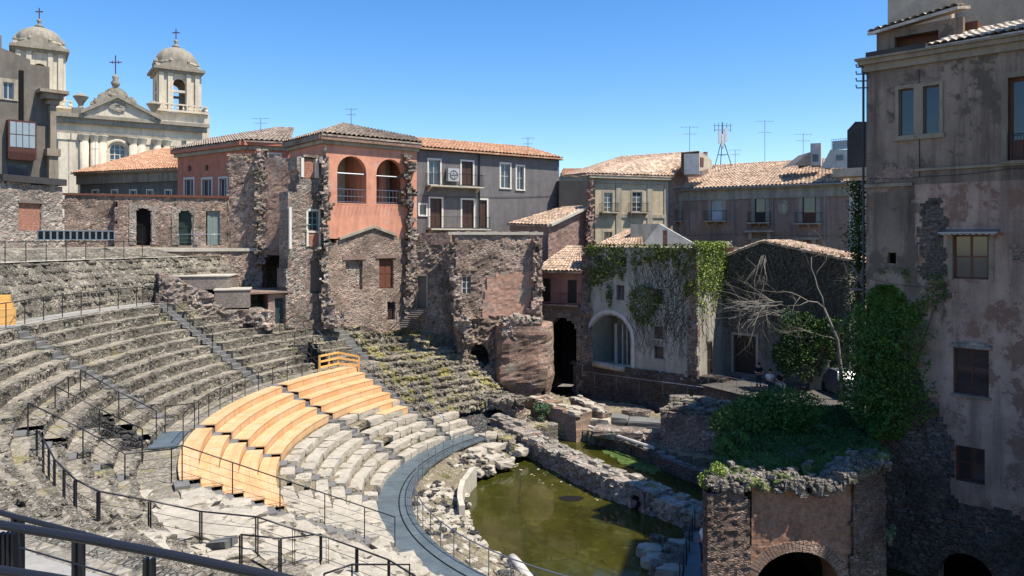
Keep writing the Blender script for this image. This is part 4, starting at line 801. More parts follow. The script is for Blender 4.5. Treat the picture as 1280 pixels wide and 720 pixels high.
# main block
RM = FR(404, 52, 521, 56.8); zm = 20.35; a1 = RM.R(421.5, 195, 458, 254); a2 = RM.R(470.5, 199, 505, 255); w1, w2 = RM.R(431, 325, 453.5, 363), RM.R(472.5, 323, 492, 361.5); dd = RM.R(483.5, 376, 494, 400)
a1 = (*a1, (a1[2] - a1[0]) / 2); a2 = (*a2, (a2[2] - a2[0]) / 2); zmid = RM.z(460, 288)
mb = MB(); wallp(mb, RM, 0, RM.w, zmid - .6, zm, [a1, a2], .5); mb.build('upper_wall', M['red_pl'], rh)
mb = MB(); gz = [RM.uz(*q) for q in ((423, 300), (466, 285), (493, 295))]
rough(mb, Fr(RM.P(0, 0, .06), RM.P(1, 0, .06)), [(0, 5.5), (RM.w, 5.5), (RM.w, gz[2][1] - .5), gz[2], gz[1], gz[0], (0, gz[0][1] - .8)], [w1 + (.2,), w2 + (.2,), dd], .17, .5, .05, .05, 41); mb.build('lower_wall', M['rub_pink'], rh)
mb = MB()
for p, q in ((gz[0], gz[1]), (gz[1], gz[2])): mb.obox(RM.P(*p, .02), RM.P(*q, .02) - RM.P(*p, .02), RM.n * .22, (0, 0, .2))
mb.build('gable_moulding', M['trim'], rh)
mb = MB(); fbox(mb, RM, w1[0], w1[1], w1[2], w1[3], -.4, -.2); mb.build('blocked_window', M['rub_grey'], rh)
q = door(rh, RM, w2, 'wood_br', deep=.2, name='boarded_window'); door(rh, RM, dd, 'door_dk', 'trim', .12, deep=.25)
for r in (w1, w2): mb = MB(); fbox(mb, RM, r[0] - .2, r[3] + .02, r[2] + .2, r[3] + .3, .05, .13); mb.build('brick_window_head', M['brick_brown'], rh)
# loggia behind the arches
mb = MB(); fbox(mb, RM, .3, a1[1] - .3, RM.w - .3, a1[1] - .02, -3.6, -.51); fbox(mb, RM, .3, a1[1], RM.w - .3, zm - .4, -3.9, -3.6); fbox(mb, RM, .3, zm - .6, RM.w - .3, zm - .4, -3.59, -.51); mb.build('loggia_room', M['white_pl'], rh)
mb = MB(); um = (a1[2] + a2[0]) / 2; fbox(mb, RM, um - .35, a1[1], um + .35, zm - .61, -3.59, -.51); fbox(mb, RM, a2[2] - .9, a2[1], a2[2] - .3, zm - .61, -3.59, -2.2); mb.build('loggia_pier', M['red_pl'], rh)
for r in (a1, a2):
    mb = MB()
    for zz in (r[1] + 1.0, r[1] + .5, r[1] + .1): mb.tube([RM.P(r[0], zz, -.12), RM.P(r[2], zz, -.12)], .02, 4)
    for k in range(9): u = lerp(r[0], r[2], k / 8); mb.tube([RM.P(u, r[1], -.12), RM.P(u, r[1] + 1.0, -.12)], .012, 4)
    mb.build('arch_railing', M['metal_l'], rh); mb = MB(); mb.tube([RM.P(r[0], r[3] - r[4] * 1.1, -.2), RM.P(r[2], r[3] - r[4] * 1.1, -.2)], .05, 5); mb.build('curtain_rod', M['metal_l'], rh)
    for k in range(8): # iron rods sticking out under each arch
        u = lerp(r[0] + .05, r[2] - .05, k / 7); mb = MB(); mb.tube([RM.P(u, r[1] - .1, -.05), RM.P(u, r[1] - .12, .38)], .014, 4); mb.build('iron_rod', M['rust'], rh)
Ac, Bc = RM.P(-.4, zm, .45), RM.P(RM.w + .2, zm, .45); pk2 = W(431, 155, 61); L0 = W(362, 172, 56.5); L0.z = zm + .02
SD = Fr(Vector((L0.x, L0.y, 0)), RM.P(0, 0)); mb = MB(); wallp(mb, SD, 0, SD.w, 10, zm, [], .4, ends=False); mb.build('side_wall', M['red_pl'], rh)
mb = MB(); gut(mb, RM, -.35, RM.w + .2, zm, .45, .36); gut(mb, SD, -.3, SD.w + .35, zm + .003, .45, .36); mb.build('main_cornice', M['brick_red'], rh); mb = MB(); gut(mb, RM, -.2, RM.w + .1, zm - .365, .2, .25); gut(mb, SD, -.2, SD.w + .1, zm - .362, .2, .25); mb.build('main_stone_band', M['trim'], rh)
mb = MB(); SC = SD.P(-.4, zm + .02, .45); tile_roof(mb, RM.P(-.3, zm + .02, .5), RM.P(RM.w + .2, zm + .02, .5), W(518, 172, 62), pk2, .36, .5); tile_roof(mb, SC, RM.P(-.3, zm + .02, .5), pk2, pk2, .36, .5); tile_roof(mb, SC + Vector((0, 8, 0)), SC, pk2, pk2 + Vector((0, 4, 0)), .36, .5); mb.build('main_roof', M['tile_c'], rh)
mb = MB(); sides(mb, RM, 6, 0.1, RM.w, 8, zm - .1); mb.build('rear_walls', M['red_pl'], rh)
antenna(W(326, 162, 64) + Vector((0, 0, -.6)), 1.6, 'small aerial on the grey tiled roof of the red house', 2, .8); antenna(W(439, 157, 61) + Vector((0, 0, -.4)), 1.8, 'twin aerial at the peak of the red house roof', 5, .5)
# --- ruined brick front standing before the red house
T1 = FR(285, 53.6, 362, 53.6); rt = thing('ruined_brick_front', 'tall broken brick and rubble front joined to the red house', 'ruined wall', T1.P(T1.w / 2, 8)); ar = T1.R(327, 318, 357, 362); ar = (*ar, (ar[2] - ar[0]) / 2 * .9)
us = T1.u(331); mb = MB(); rough(mb, T1, [(0, 8), (us, 8), (us, T1.z(331, 188)), (T1.u(322), T1.z(322, 186)), (T1.u(318), T1.z(318, 192)), (0, T1.z(290, 192))], [ar], .17, 1.0, .08, .1, 51); mb.build('plastered_half', M['rub_brown'], rt)
T1b = Fr(T1.P(us, 0, .35), T1.P(T1.w + 1.0, 0, .35)); ar2 = T1b.R(327, 318, 357, 362); ar2 = (*ar2, (ar2[2] - ar2[0]) / 2 * .9); mb = MB(); rough(mb, T1b, [(0, 8), (T1b.w, 8), (T1b.w, T1b.z(372, 196)), (0, T1b.z(332, 197))], [ar2], .17, 1.2, .05, .08, 52); mb.build('brick_half', M['brick_brown'], rt)
mb = MB(); fbox(mb, T1, 0, 8, T1.w, 12, -3.5, -3.2); mb.build('vault_back', M['rub_dark'], rt)
# gap-toothed vertical edge between
mb = MB(); f = FR(318, 53.0, 333, 53.2); rough(mb, f, rpoly(f, [(320, 330), (331, 330), (333, 190), (325, 183), (319, 195)]), [], .15, 1.0, .2, .35, 53, fs=2.2); mb.build('broken_edge', M['rub_grey'], rt)
# pier with windows
T3 = FR(357, 49.4, 412, 51.6); rp = thing('rubble_pier', 'dark rubble pier with a turquoise window and iron gate', 'ruined wall', T3.P(T3.w / 2, 7)); k1 = T3.R(385, 264, 398, 289); k2 = T3.R(388, 324, 402, 365.5); k3 = T3.R(377.5, 198, 396, 222)
mb = MB(); rough(mb, T3, rpoly(T3, [(357, 412), (412, 412), (410, 195), (372, 195), (372, 240), (361, 242)]), [k1, k2 + (.2,), k3], .16, 1.3, .07, .15, 61); mb.build('masonry', M['rub_grey'], rp)
window(rp, T3, k1, 'frame_g', 'glass', 'trim_w', .14, nu=2, nz=3, lab='turquoise framed window'); kb = T3.R(385, 291, 398, 308); mb = MB(); fbox(mb, T3, kb[0], kb[1], kb[2], kb[3], -.1, .05); mb.build('brick_panel', M['infill'], rp)
mb = MB()
for u in (kb[0] - .14, kb[2]): fbox(mb, T3, u, kb[1], u + .14, kb[3] + .2, -.02, .09)
mb.build('panel_surround', M['trim_w'], rp); mb = MB(); fbox(mb, T3, k3[0], k3[1], k3[2], k3[3], -.5, -.15); mb.build('brick_infill', M['infill'], rp); mb = MB(); fbox(mb, T3, k3[0] - .1, k3[1], k3[0] + .1, k3[3], -.2, .1); fbox(mb, T3, k3[2] - .1, k3[1], k3[2] + .1, k3[3], -.2, .1); mb.build('opening_jambs', M['trim_w'], rp)
door(rp, T3, k2, 'wood_gy', deep=.3, name='wooden_shutter'); mb = MB(); fbox(mb, T3, T3.u(360), T3.z(360, 311), T3.u(363), T3.z(360, 259), .05, .2); mb.build('white_downpipe', M['trim_w'], rp)
GT = FR(336, 49.0, 362, 49.8); kg = GT.R(342.5, 374, 359, 410); mb = MB(); rough(mb, GT, rpoly(GT, [(336, 414), (364, 414), (364, 366), (334, 366)]), [kg], .15, 1.2, .05, .08, 63); mb.build('gate_wall', M['brick_brown'], rp); mb = MB()
for i in range(9): u = lerp(kg[0], kg[2], (i + .5) / 9); fbox(mb, GT, u - .03, kg[1], u + .03, kg[3], -.3, -.24)
for z in (.15, 1.7): fbox(mb, GT, kg[0], kg[1] + z, kg[2], kg[1] + z + .06, -.24, -.2)
mb.build('iron_gate', M['gate'], rp); mb = MB(); fbox(mb, GT, 0, 8.9, GT.w, GT.z(350, 366) + .0, -3.8, -.9); fbox(mb, GT, -2.2, GT.z(350, 366), GT.w + .2, GT.z(350, 366) + .12, -3.9, .25); mb.build('brick_ledge', M['brick_brown'], rp); mb = MB(); fbox(mb, GT, kg[0] - .3, 6, kg[2] + .3, kg[3] + .3, -1.2, -1.0); mb.build('passage_shade_panel', M['dark'], rp)  # near-black sheet behind the gate stands in for the passage shade
# jagged broken cross walls
def jag(label, pix, d0, d1, seed, mat='rub_grey', th=1.2, cell=.15, rag=.45):
    xs = [p[0] for p in pix]; f = FR(min(xs), d0, max(xs), d1); t = thing('broken_wall_stub', label, 'ruined wall', f.P(f.w / 2, 7), 'broken wall stubs'); mb = MB(); rough(mb, f, rpoly(f, pix), [], cell, th, .22, rag, seed, fs=1.6); mb.build('masonry', M[mat], t); return t
jag('tall jagged stub of dark rubble left of the red arches', [(402, 408), (436, 410), (432, 396), (418, 385), (411, 350), (412, 250), (410, 188), (402, 186)], 50.4, 50.9, 71)
jag('jagged stub of dark rubble right of the red arches', [(505, 400), (519, 404), (520, 300), (517, 196), (508, 194), (507, 240), (510, 300)], 55.6, 56.0, 72)
jag('broken edge of pale rubble beside the small blue window', [(567, 404), (583, 430), (590, 404), (578, 388), (572, 350), (568, 300), (562, 296)], 52.6, 52.8, 73)
jag('ragged right end of the lit ruined wall', [(664, 400), (676, 404), (675, 296), (670, 296), (668, 340)], 55.2, 55.3, 74, 'rub_brown', .9)
# --- grey house
GH = FR(521, 62, 699, 70.3); gh = thing('grey_house', 'dark grey rendered house with two balconies and orange roof', 'house', GH.P(GH.w / 2, 12)); zg = GH.z(610, 193)
gops = [GH.R(*q) for q in ((536, 200, 550, 231), (577, 202, 591, 232), (626, 205, 637.5, 235), (646, 208, 654.5, 237), (524.5, 256, 532.5, 269), (537.5, 248, 552, 285), (577.5, 250, 592, 285), (599.5, 250, 608.5, 285))]
mb = MB(); wallp(mb, GH, 0, GH.w, 10, zg, gops, .3); sides(mb, GH, 8, 0, GH.w, 10, zg); mb.build('wall', M['grey_pl'], gh)
for i, q in enumerate(gops):
    if i in (1, 5, 6, 7): door(gh, GH, q, 'wood_db', 'trim_w', .15, deep=.15, name='balcony_door')
    else: window(gh, GH, q, 'frame_w', 'glass', 'trim_w', .15, nu=2 if i < 4 else 1, nz=2 if i < 4 else 1, fw=.05)
balcony(gh, GH, GH.u(532), GH.u(598), GH.z(565, 233), .9, 1.0, 'conc'); balcony(gh, GH, GH.u(533), GH.u(607), GH.z(570, 286), .9, 1.0, 'conc')
r = GH.R(557, 211, 571, 227); mb = MB(); fbox(mb, GH, r[0], r[1], r[2], r[3], .05, .45); mb.lathe(GH.P((r[0] + r[2]) / 2, (r[1] + r[3]) / 2 - .01, .45), [(.01, 0), (.01, .01)], 4); ac = mb.build('air_conditioner', M['ac'], gh); mb = MB(); ring = [GH.P((r[0] + r[2]) / 2 + .36 * math.cos(x), (r[1] + r[3]) / 2 + .36 * math.sin(x), .46) for x in np.linspace(0, 6.283, 20)]; mb.tube(ring, .03, 4); mb.tube([ring[0], ring[10]], .02, 4); mb.tube([ring[5], ring[15]], .02, 4); mb.build('fan_grille', M['metal'], ac)
mb = MB(); u = GH.u(598.5); mb.tube([GH.P(u, 11, .1), GH.P(u, zg, .1)], .07, 6); mb.build('downpipe', M['metal'], gh)
mb = MB(); gut(mb, GH, -.2, GH.w + .2, zg + .08, .3, .14); mb.build('gutter', M['metal'], gh); mb = MB(); tile_roof(mb, GH.P(-.2, zg + .1, .5), GH.P(GH.w + .1, zg + .1, .5), GH.P(GH.w - .5, zg + 1.6, -4.5), GH.P(-.2, zg + 1.6, -4.5), .36, .5); mb.build('roof', M['tile_a'], gh)
antenna(W(660, 188, 69) + Vector((0, 0, -.9)), 2.1, 'aerial on the orange roof of the grey house', 4, .6)
# chimney-less far red roof sliver
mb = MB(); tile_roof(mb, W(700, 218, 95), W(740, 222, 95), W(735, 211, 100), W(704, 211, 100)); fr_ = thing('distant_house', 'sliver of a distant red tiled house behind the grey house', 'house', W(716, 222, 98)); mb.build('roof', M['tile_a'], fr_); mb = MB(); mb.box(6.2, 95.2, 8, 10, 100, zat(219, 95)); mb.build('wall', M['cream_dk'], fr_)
# --- recessed ruined wall with door and steps
RR = FR(493, 57, 580, 56); t = thing('shaded_ruin_wall', 'shaded rubble wall with a pale door and stone steps', 'ruined wall', RR.P(RR.w / 2, 6)); kd = RR.R(521.5, 345, 533, 384)
mb = MB(); rough(mb, RR, rpoly(RR, [(493, 412), (580, 440), (580, 304), (493, 304)]), [kd], .18, .9, .12, .12, 81); mb.build('masonry', M['rub_grey'], t); door(t, RR, kd, 'wood_gy', 'trim', .12, deep=.2, leaves=1); mb = MB(); rough(mb, RR, rpoly(RR, [(516, 306), (562, 306), (562, 291), (516, 290)]), [], .15, .5, .03, .05, 82); mb.build('brick_parapet', M['brick_brown'], t)
st = thing('dark_steps', 'steep dark steps with a rail below the pale door', 'stairs', XY(505, 54.5, 6.5)); a, b = W(504, 408, 54.6), W(527, 385, 55.9)
for i in range(9):
    q = a.lerp(b, i / 9); mb = MB(); mb.obox(q + Vector((-.5, -.1, -.06)), (.9, 0, 0), (0, .32, 0), (0, 0, .06)); mb.build('step', M['wood_gy'], st)
mb = MB(); mb.tube([a + Vector((-.5, 0, 1)), b + Vector((-.5, 0, 1))], .025, 5); mb.tube([a + Vector((-.5, 0, 0)), a + Vector((-.5, 0, 1))], .02, 5); mb.tube([b + Vector((-.5, 0, 0)), b + Vector((-.5, 0, 1))], .02, 5); mb.build('handrail', M['metal'], st)
# --- lit ruined wall
RL = FR(577, 54.6, 677, 56.0); rl = thing('lit_ruined_wall', 'sunlit ruined wall with pink plaster and a small window', 'ruined wall', RL.P(RL.w / 2, 3)); kw = RL.R(577.5, 345, 589.5, 368)
mb = MB(); rough(mb, RL, rpoly(RL, [(570, 405), (677, 405), (677, 291), (570, 290)]), [kw], .17, 1.2, .09, .08, 91); mb.build('masonry', M['rub_pink'], rl)
window(rl, RL, kw, 'frame_w', 'glass', None, nu=2, nz=3, sill=True); mb = MB(); rough(mb, Fr(RL.P(0, 0, .07), RL.P(1, 0, .07)), rpoly(RL, [(603, 399), (660, 399), (664, 396), (667, 345), (650, 341), (620, 344), (605, 349)]), [], .17, .3, .03, .35, 92, fs=.8); mb.build('pink_plaster', M['pink_pl'], rl)
mb = MB(); fbox(mb, RL, RL.u(560), RL.z(620, 293.5), RL.w + .1, RL.z(620, 290), -1.3, .12); mb.build('coping', M['conc'], rl)
mb = MB(); mb.poly(RL.P(.2, 13.2, -1), RL.P(RL.w, 13.2, -1), RL.P(RL.w, 13.2, -8), RL.P(-1, 13.2, -8)); mb.poly(RR.P(2.2, 13.0, -.9), RR.P(RR.w, 13.0, -.9), RR.P(RR.w, 13.0, -5), RR.P(2.2, 13.0, -5)); rr_ = mb.build('roof_terrace', M['conc'], rl)
# lower part: arches and brick pier
LO = FR(570, 54.0, 690, 55.2); lo = thing('ruined_arches', 'brick and rubble ruin with broken arches and a rounded red pier', 'ruined wall', LO.P(LO.w / 2, 1)); q1 = LO.R(587, 430, 612, 500); q1 = (*q1, .9)
mb = MB(); rough(mb, LO, rpoly(LO, [(570, 420), (580, 520), (625, 520), (625, 402), (676, 404), (676, 397), (580, 396), (570, 400)]), [q1], .16, 1.4, .2, .2, 93); mb.build('rubble_arches', M['rub_brown'], lo)
mb = MB(); q = LO.P(LO.u(654), 0, .2); h = LO.z(654, 404); vs = []; fs = []; nn = 28; nzz = 34
for j in range(nzz + 1):
    z = lerp(.2, h, j / nzz)
    for i in range(nn): an = 2 * math.pi * i / nn; rr = (2.05 - .5 * sstep(3, .5, z)) * (1 + .05 * fbm(an * 2, z * 1.5, 4)) + .06 * noise.noise(Vector((math.cos(an) * 5, math.sin(an) * 5, z * 4))); ca_, sa_ = math.cos(an), math.sin(an); sq_ = 1.12 / (abs(ca_) ** 4 + abs(sa_) ** 4) ** .25 * .92 * (1 + .09 * noise.noise(Vector((ca_ * 1.7, sa_ * 1.7, z * .7)))); vs.append((q.x + rr * ca_ * sq_, q.y + rr * sa_ * sq_, z))
for j in range(nzz):
    for i in range(nn): fs.append((j * nn + i, j * nn + (i + 1) % nn, (j + 1) * nn + (i + 1) % nn, (j + 1) * nn + i))
fs.append(tuple(nzz * nn + i for i in range(nn))); mb.add(vs, fs); mb.build('brick_pier', M['rub_brick'], lo)
mb = MB(); f = FR(625, 52.6, 692, 52.8); rough(mb, f, rpoly(f, [(627, 418), (650, 440), (668, 436), (684, 470), (686, 420), (678, 400), (640, 396), (628, 402)]), [], .15, 1.5, .2, .3, 94, fs=1.4); mb.build('rubble_crust', M['rub_grey'], lo)
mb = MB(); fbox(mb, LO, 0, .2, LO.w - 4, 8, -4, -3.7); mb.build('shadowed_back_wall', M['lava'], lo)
# broken small arch fragment in front of dark opening
mb = MB(); f = FR(600, 53.2, 618, 53.4); rough(mb, f, rpoly(f, [(601, 478), (618, 500), (619, 470), (612, 455), (604, 460)]), [(*LO.R(0, 0, 1, 1),)] if False else [], .12, .5, .1, .15, 95); mb.build('arch_fragment', M['rub_pale'], lo)
# --- small tiled buildings between
SM = FR(637, 66, 686, 64); t = thing('small_brown_house', 'small brown house under a lone sloping tiled roof', 'house', SM.P(SM.w / 2, 8)); zs = 14.2
mb = MB(); wallp(mb, SM, 0, SM.w, 8, SM.z(660, 281), [], .3); mb.build('front_wall', M['brown_pl'], t); SR = FR(686, 64, 741, 67.5); mb = MB(); rough(mb, SR, rpoly(SR, [(686, 330), (741, 330), (741, 262), (733, 258), (686, 280)]), [], .2, .5, .05, .06, 101); mb.build('brick_side_wall', M['brick_brown'], t)
mb = MB(); tile_roof(mb, SM.P(-.2, SM.z(640, 280), .2), SM.P(SM.w, SM.z(686, 282), .2), SR.P(SR.w - .8, SR.z(733, 258), .1), SM.P(2.4, SR.z(733, 258), -5.5), .34, .45); mb.build('roof', M['tile_b'], t); mb = MB(); a, b = SR.P(0, SR.z(686, 283), .1), SR.P(SR.w - .7, SR.z(734, 260), .1); mb.obox(a, b - a, SR.n * .3, (0, 0, .22)); mb.build('verge', M['conc'], t)
DK = FR(699, 69, 744, 69.6); mb = MB(); wallp(mb, DK, 0, DK.w, 8, DK.z(720, 226), [], .4); sides(mb, DK, 5, 0, DK.w, 8, DK.z(720, 226)); tag(mb.build('shaded_grey_annex', M['dkgrey_pl']), 'annex beside the grey house with its shade put into nearly black render', 'building'); jag('brick stub climbing beside the cream building', [(733, 325), (742, 325), (742, 226), (736, 226)], 66, 66.1, 75, 'brick_brown', .8)  # annex: shade is put into the near-black wall colour
PH = FR(672.5, 60, 728, 58.5); ph = thing('pink_house', 'small pink house on a big dark arch with tiled roof', 'house', PH.P(PH.w / 2, 1)); r1, r2 = PH.R(676.5, 348, 688, 377), PH.R(709.5, 350, 721, 379); zp = PH.z(700, 339); ab = PH.R(683, 397.5, 721, 500); ab = (ab[0], .2, ab[2], ab[3], (ab[2] - ab[0]) / 2)
mb = MB(); wallp(mb, PH, 0, PH.w, PH.z(700, 381), zp, [r1, r2], .35); sides(mb, PH, 8, 0, PH.w, 8.3, zp); mb.build('upper_wall', M['pinkh'], ph); mb = MB(); rough(mb, PH, [(-.3, 0), (PH.w, 0), (PH.w, PH.z(700, 382)), (-.3, PH.z(700, 382))], [ab], .2, 1.2, .05, .03, 103); mb.build('arch_wall', M['rub_brown'], ph)
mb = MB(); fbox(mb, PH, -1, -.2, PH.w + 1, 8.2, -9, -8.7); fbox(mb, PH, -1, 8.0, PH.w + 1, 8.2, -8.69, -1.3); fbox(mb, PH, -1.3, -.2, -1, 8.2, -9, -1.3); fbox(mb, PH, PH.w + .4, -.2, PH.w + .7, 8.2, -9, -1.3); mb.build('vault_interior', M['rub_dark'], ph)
for r in (r1, r2): door(ph, PH, r, 'door_dk', deep=.2, name='french_window')
balcony(ph, PH, r1[0] - .3, r2[2] + .3, PH.z(700, 381) + .05, .5, .9, 'brown_pl', .16)
mb = MB(); tile_roof(mb, PH.P(-.3, zp, .5), PH.P(PH.w + .1, zp, .5), W(727, 308, 63), W(709, 308, 63.5), .34, .45); mb.build('roof', M['tile_b'], ph)
jag('tall thin rubble pier between the pink house and the ivy house', [(726, 470), (741, 470), (738, 310), (728, 308)], 58.3, 58.2, 76, 'rub_brown', 1.4, rag=.12)
# --- ivy house
IV = FR(735, 58.5, 871, 52.5); iv = thing('ivy_house', 'pale plaster house with an open white arch and ivy top', 'house', IV.P(IV.w / 2, 5)); zi = IV.z(800, 309)
wi = [IV.R(*q) for q in ((770.5, 356.5, 780.5, 375), (817, 361, 828.5, 379.5), (818, 408, 828.5, 423.5), (818, 433, 829.5, 448.5), (746, 319, 753, 332), (776, 321, 783, 334))]; ai = IV.R(738.5, 393.5, 788, 460); ai = (*ai, (ai[2] - ai[0]) / 2)
mb = MB(); wallp(mb, IV, 0, IV.w, 3.0, zi, wi + [ai], .35, ends=False); mb.build('front_wall', M['ivyw'], iv)
IR = Fr(IV.P(IV.w, 0), IV.P(IV.w, 0) + Vector((2.69, 2.69, 0))); mb = MB(); ws = (.6, 5.6, 1.2, 7.8); wallp(mb, IR, 0, IR.w, 3.0, zi, [], .35, ends=False); mb.build('side_wall', M['ivyw'], iv)
mb = MB(); mb.poly(IV.P(0, zi), IV.P(IV.w, zi), IR.P(IR.w, zi), IV.P(IV.w, zi, -7), IV.P(0, zi, -7)); fbox(mb, IV, 0, 3.0, .1, zi, -7, -.36); mb.build('roof_slab', M['conc'], iv)
for q in wi: window(iv, IV, q, 'wood_gy', 'glass', None, deep=.2, fw=.05); mb = MB(); fbox(mb, IV, q[0] - .06, q[1] - .1, q[2] + .06, q[1] - .002, -.1, .06); mb.build('window_sill', M['trim'], iv)
mb = MB(); ap = arch_pts(ai[0] - .13, ai[2] + .13, ai[3] + .13, ai[4] + .13, 20); pts = [(ai[0] - .13, ai[1])] + ap + [(ai[2] + .13, ai[1])]
for p, q in zip(pts, pts[1:]): a, b = IV.P(*p, -.02), IV.P(*q, -.02); d = (b - a); mb.obox(a - d * .03, d * 1.06, IV.n * .10, (IV.n.cross(d).normalized()) * .26)
mb.build('arch_trim', M['white_pl'], iv)
# room behind arch
mb = MB(); fbox(mb, IV, ai[0] - .6, ai[1] - .1, ai[2] + .6, ai[1] + .0, -4, -.36); fbox(mb, IV, ai[0] - .6, ai[1], ai[2] + 1.2, ai[3] + .5, -4.2, -4); fbox(mb, IV, ai[0] - .8, ai[1], ai[0] - .6, ai[3] + .5, -4, -.36); fbox(mb, IV, ai[2] + 1.0, ai[1], ai[2] + 1.2, ai[3] + .5, -4, -.36); mb.build('loggia_walls', M['ivyw'], iv)
for u, w in ((ai[0] + .9, .25), (ai[0] + 1.6, .12), (ai[0] + 1.1 + .9, .12)): mb = MB(); fbox(mb, IV, u, ai[1], u + w, ai[3] - .9, -2.2, -2.0); mb.build('loggia_column', M['white_pl'], iv)
mb = MB(); fbox(mb, IV, ai[0] + 1.15, ai[1], ai[0] + 2.2, ai[1] + 2.2, -3.99, -3.9); mb.build('loggia_door', M['door_dk'], iv)
mb = MB(); fbox(mb, IV, ai[0] + .05, ai[1], ai[2] - .05, ai[1] + .35, -.3, -.1); a = IV.P(ai[0] + .4, ai[1] + .5, .15); mb.build('low_parapet', M['conc'], iv)
t = thing('fallen_column', 'pale fallen column drum lying under the white arch', 'column', IV.P(ai[0] + 1.4, ai[1], .2)); mb = MB(); a, b = IV.P(ai[0] + .5, ai[1] + .25, .35), IV.P(ai[2] - .3, ai[1] + .1, .35); mb.tube([a, a.lerp(b, .33), a.lerp(b, .66), b], [.26, .24, .25, .23], 10); mb.build('drum', M['pale'], t, True)
# brick quoin pier at the corner
mb = MB(); rough(mb, Fr(IV.P(IV.w - .75, 0, .05), IV.P(IV.w + .03, 0, .05)), [(0, 3.0), (.78, 3.0), (.78, zi), (0.1, zi)], [], .16, .3, .04, .12, 110); mb.build('brick_quoin', M['rub_brown'], iv)
# --- gable house
GB = FR(905, 55.2, 1062, 48.8); gb = thing('gable_house', 'shaded gabled house front covered in dark creeper', 'house', GB.P(GB.w / 2, 5)); pkz = GB.uz(955, 303); le, re = GB.z(905, 322), GB.z(1062, 324); gw = [GB.R(927, 360, 937, 381), GB.R(982, 362, 993, 374)]; gd = GB.R(917, 419.5, 945, 467)
zq = min(le, re) - .02; mb = MB(); wallp(mb, GB, -.3, GB.w, 3.0, zq, gw + [gd], .4, ends=False); a = [GB.P(-.3, zq), GB.P(GB.w, zq), GB.P(GB.w, re), GB.P(*pkz), GB.P(-.3, le)]; b = [p - GB.n * .4 for p in a]; mb.add(a + b, [(0, 1, 2, 3, 4), (2, 3, 8, 7), (3, 4, 9, 8)]); mb.poly(GB.P(GB.w, 3.0), GB.P(GB.w, 3.0, -8), GB.P(GB.w, re, -8), GB.P(GB.w, re)); mb.build('gable_wall', M['gable'], gb)
for q in gw: window(gb, GB, q, 'wood_gy', 'glass', None, deep=.2)
door(gb, GB, gd, 'door_dk', 'trim', .18, deep=.3); mb = MB(); tile_roof(mb, GB.P(GB.w + .4, re - .1, .2), GB.P(GB.w + .4, re - .1, -4), GB.P(pkz[0], pkz[1] + .1, -4), GB.P(pkz[0], pkz[1] + .1, .2), .34, .45); tile_roof(mb, GB.P(-.5, le - .1, -4), GB.P(-.5, le - .1, .2), GB.P(pkz[0], pkz[1] + .1, .2), GB.P(pkz[0], pkz[1] + .1, -4), .34, .45); mb.build('roof', M['tile_b'], gb)
door(iv, IR, (1.4, 3.2, 2.1, 5.7), 'door_dk', deep=.0, leaves=1)
# --- white parapet house with tile roof behind ivy
WH = FR(736, 64, 866, 60); wh = thing('white_walled_house', 'small white walled roof terrace with a red door above the ivy', 'house', WH.P(WH.w / 2, 10)); zb = 12.0
mb = MB(); tile_roof(mb, W(734, 311.5, 61), W(806, 311.5, 59), W(800, 286, 65), W(789, 286, 66.5), .34, .45); mb.build('roof', M['tile_b'], wh)
mb = MB(); f = FR(788, 62.5, 824, 61.5); mb.obox(f.P(0, 12), f.t * f.w, -f.n * 2, (0, 0, f.z(805, 280) - 12)); mb.build('grey_block', M['grey_pl'] if False else M['ivyw'], wh)
f = FR(800, 60.5, 866, 58.5); q = rpoly(f, [(800, 313), (823, 279), (866, 305), (862, 313)]); q = [(f.u(801), 12), (f.u(823) - .02, 12), (f.u(866), 12), f.uz(866, 303.5), f.uz(824, 279.5), (f.u(801), f.z(801, 309))]; a = [f.P(*p) for p in q]; b = [p - f.n * .3 for p in a]; n = len(a); mb = MB(); mb.add(a + b, [tuple(range(n))] + [(i, (i + 1) % n, (i + 1) % n + n, i + n) for i in range(n)]); mb.build('gable_parapet', M['white_pl'], wh)
mb = MB(); r = f.R(829, 288, 834, 309); fbox(mb, f, r[0], r[1], r[2], r[3], .01, .06); mb.build('red_door', M['wood_br'], wh)
mb = MB(); mb.tube([f.P(f.u(834), 13.3, .8), f.P(f.u(861), 13.3, .8)], .02, 4); [mb.tube([f.P(u, 12.5, .8), f.P(u, 13.3, .8)], .012, 3) for u in np.linspace(f.u(834), f.u(861), 14)]; mb.build('thin_railing', M['metal_l'], wh)
t = thing('corrugated_roof', 'dark corrugated roof strip beside the white gable parapet', 'roof', W(890, 306, 47)); mb = MB(); tile_roof(mb, W(866, 307.5, 57.5), W(916, 307.5, 57), W(912, 303, 60), W(868, 303, 60), .2, 3); mb.build('sheet', M['tile_c'], t); mb = MB(); f = FR(868, 58, 926, 57.2); fbox(mb, f, 0, 12, f.w, f.z(900, 307.5) - .1, -.3, 0); mb.build('low_wall', M['cream_dk'], t)
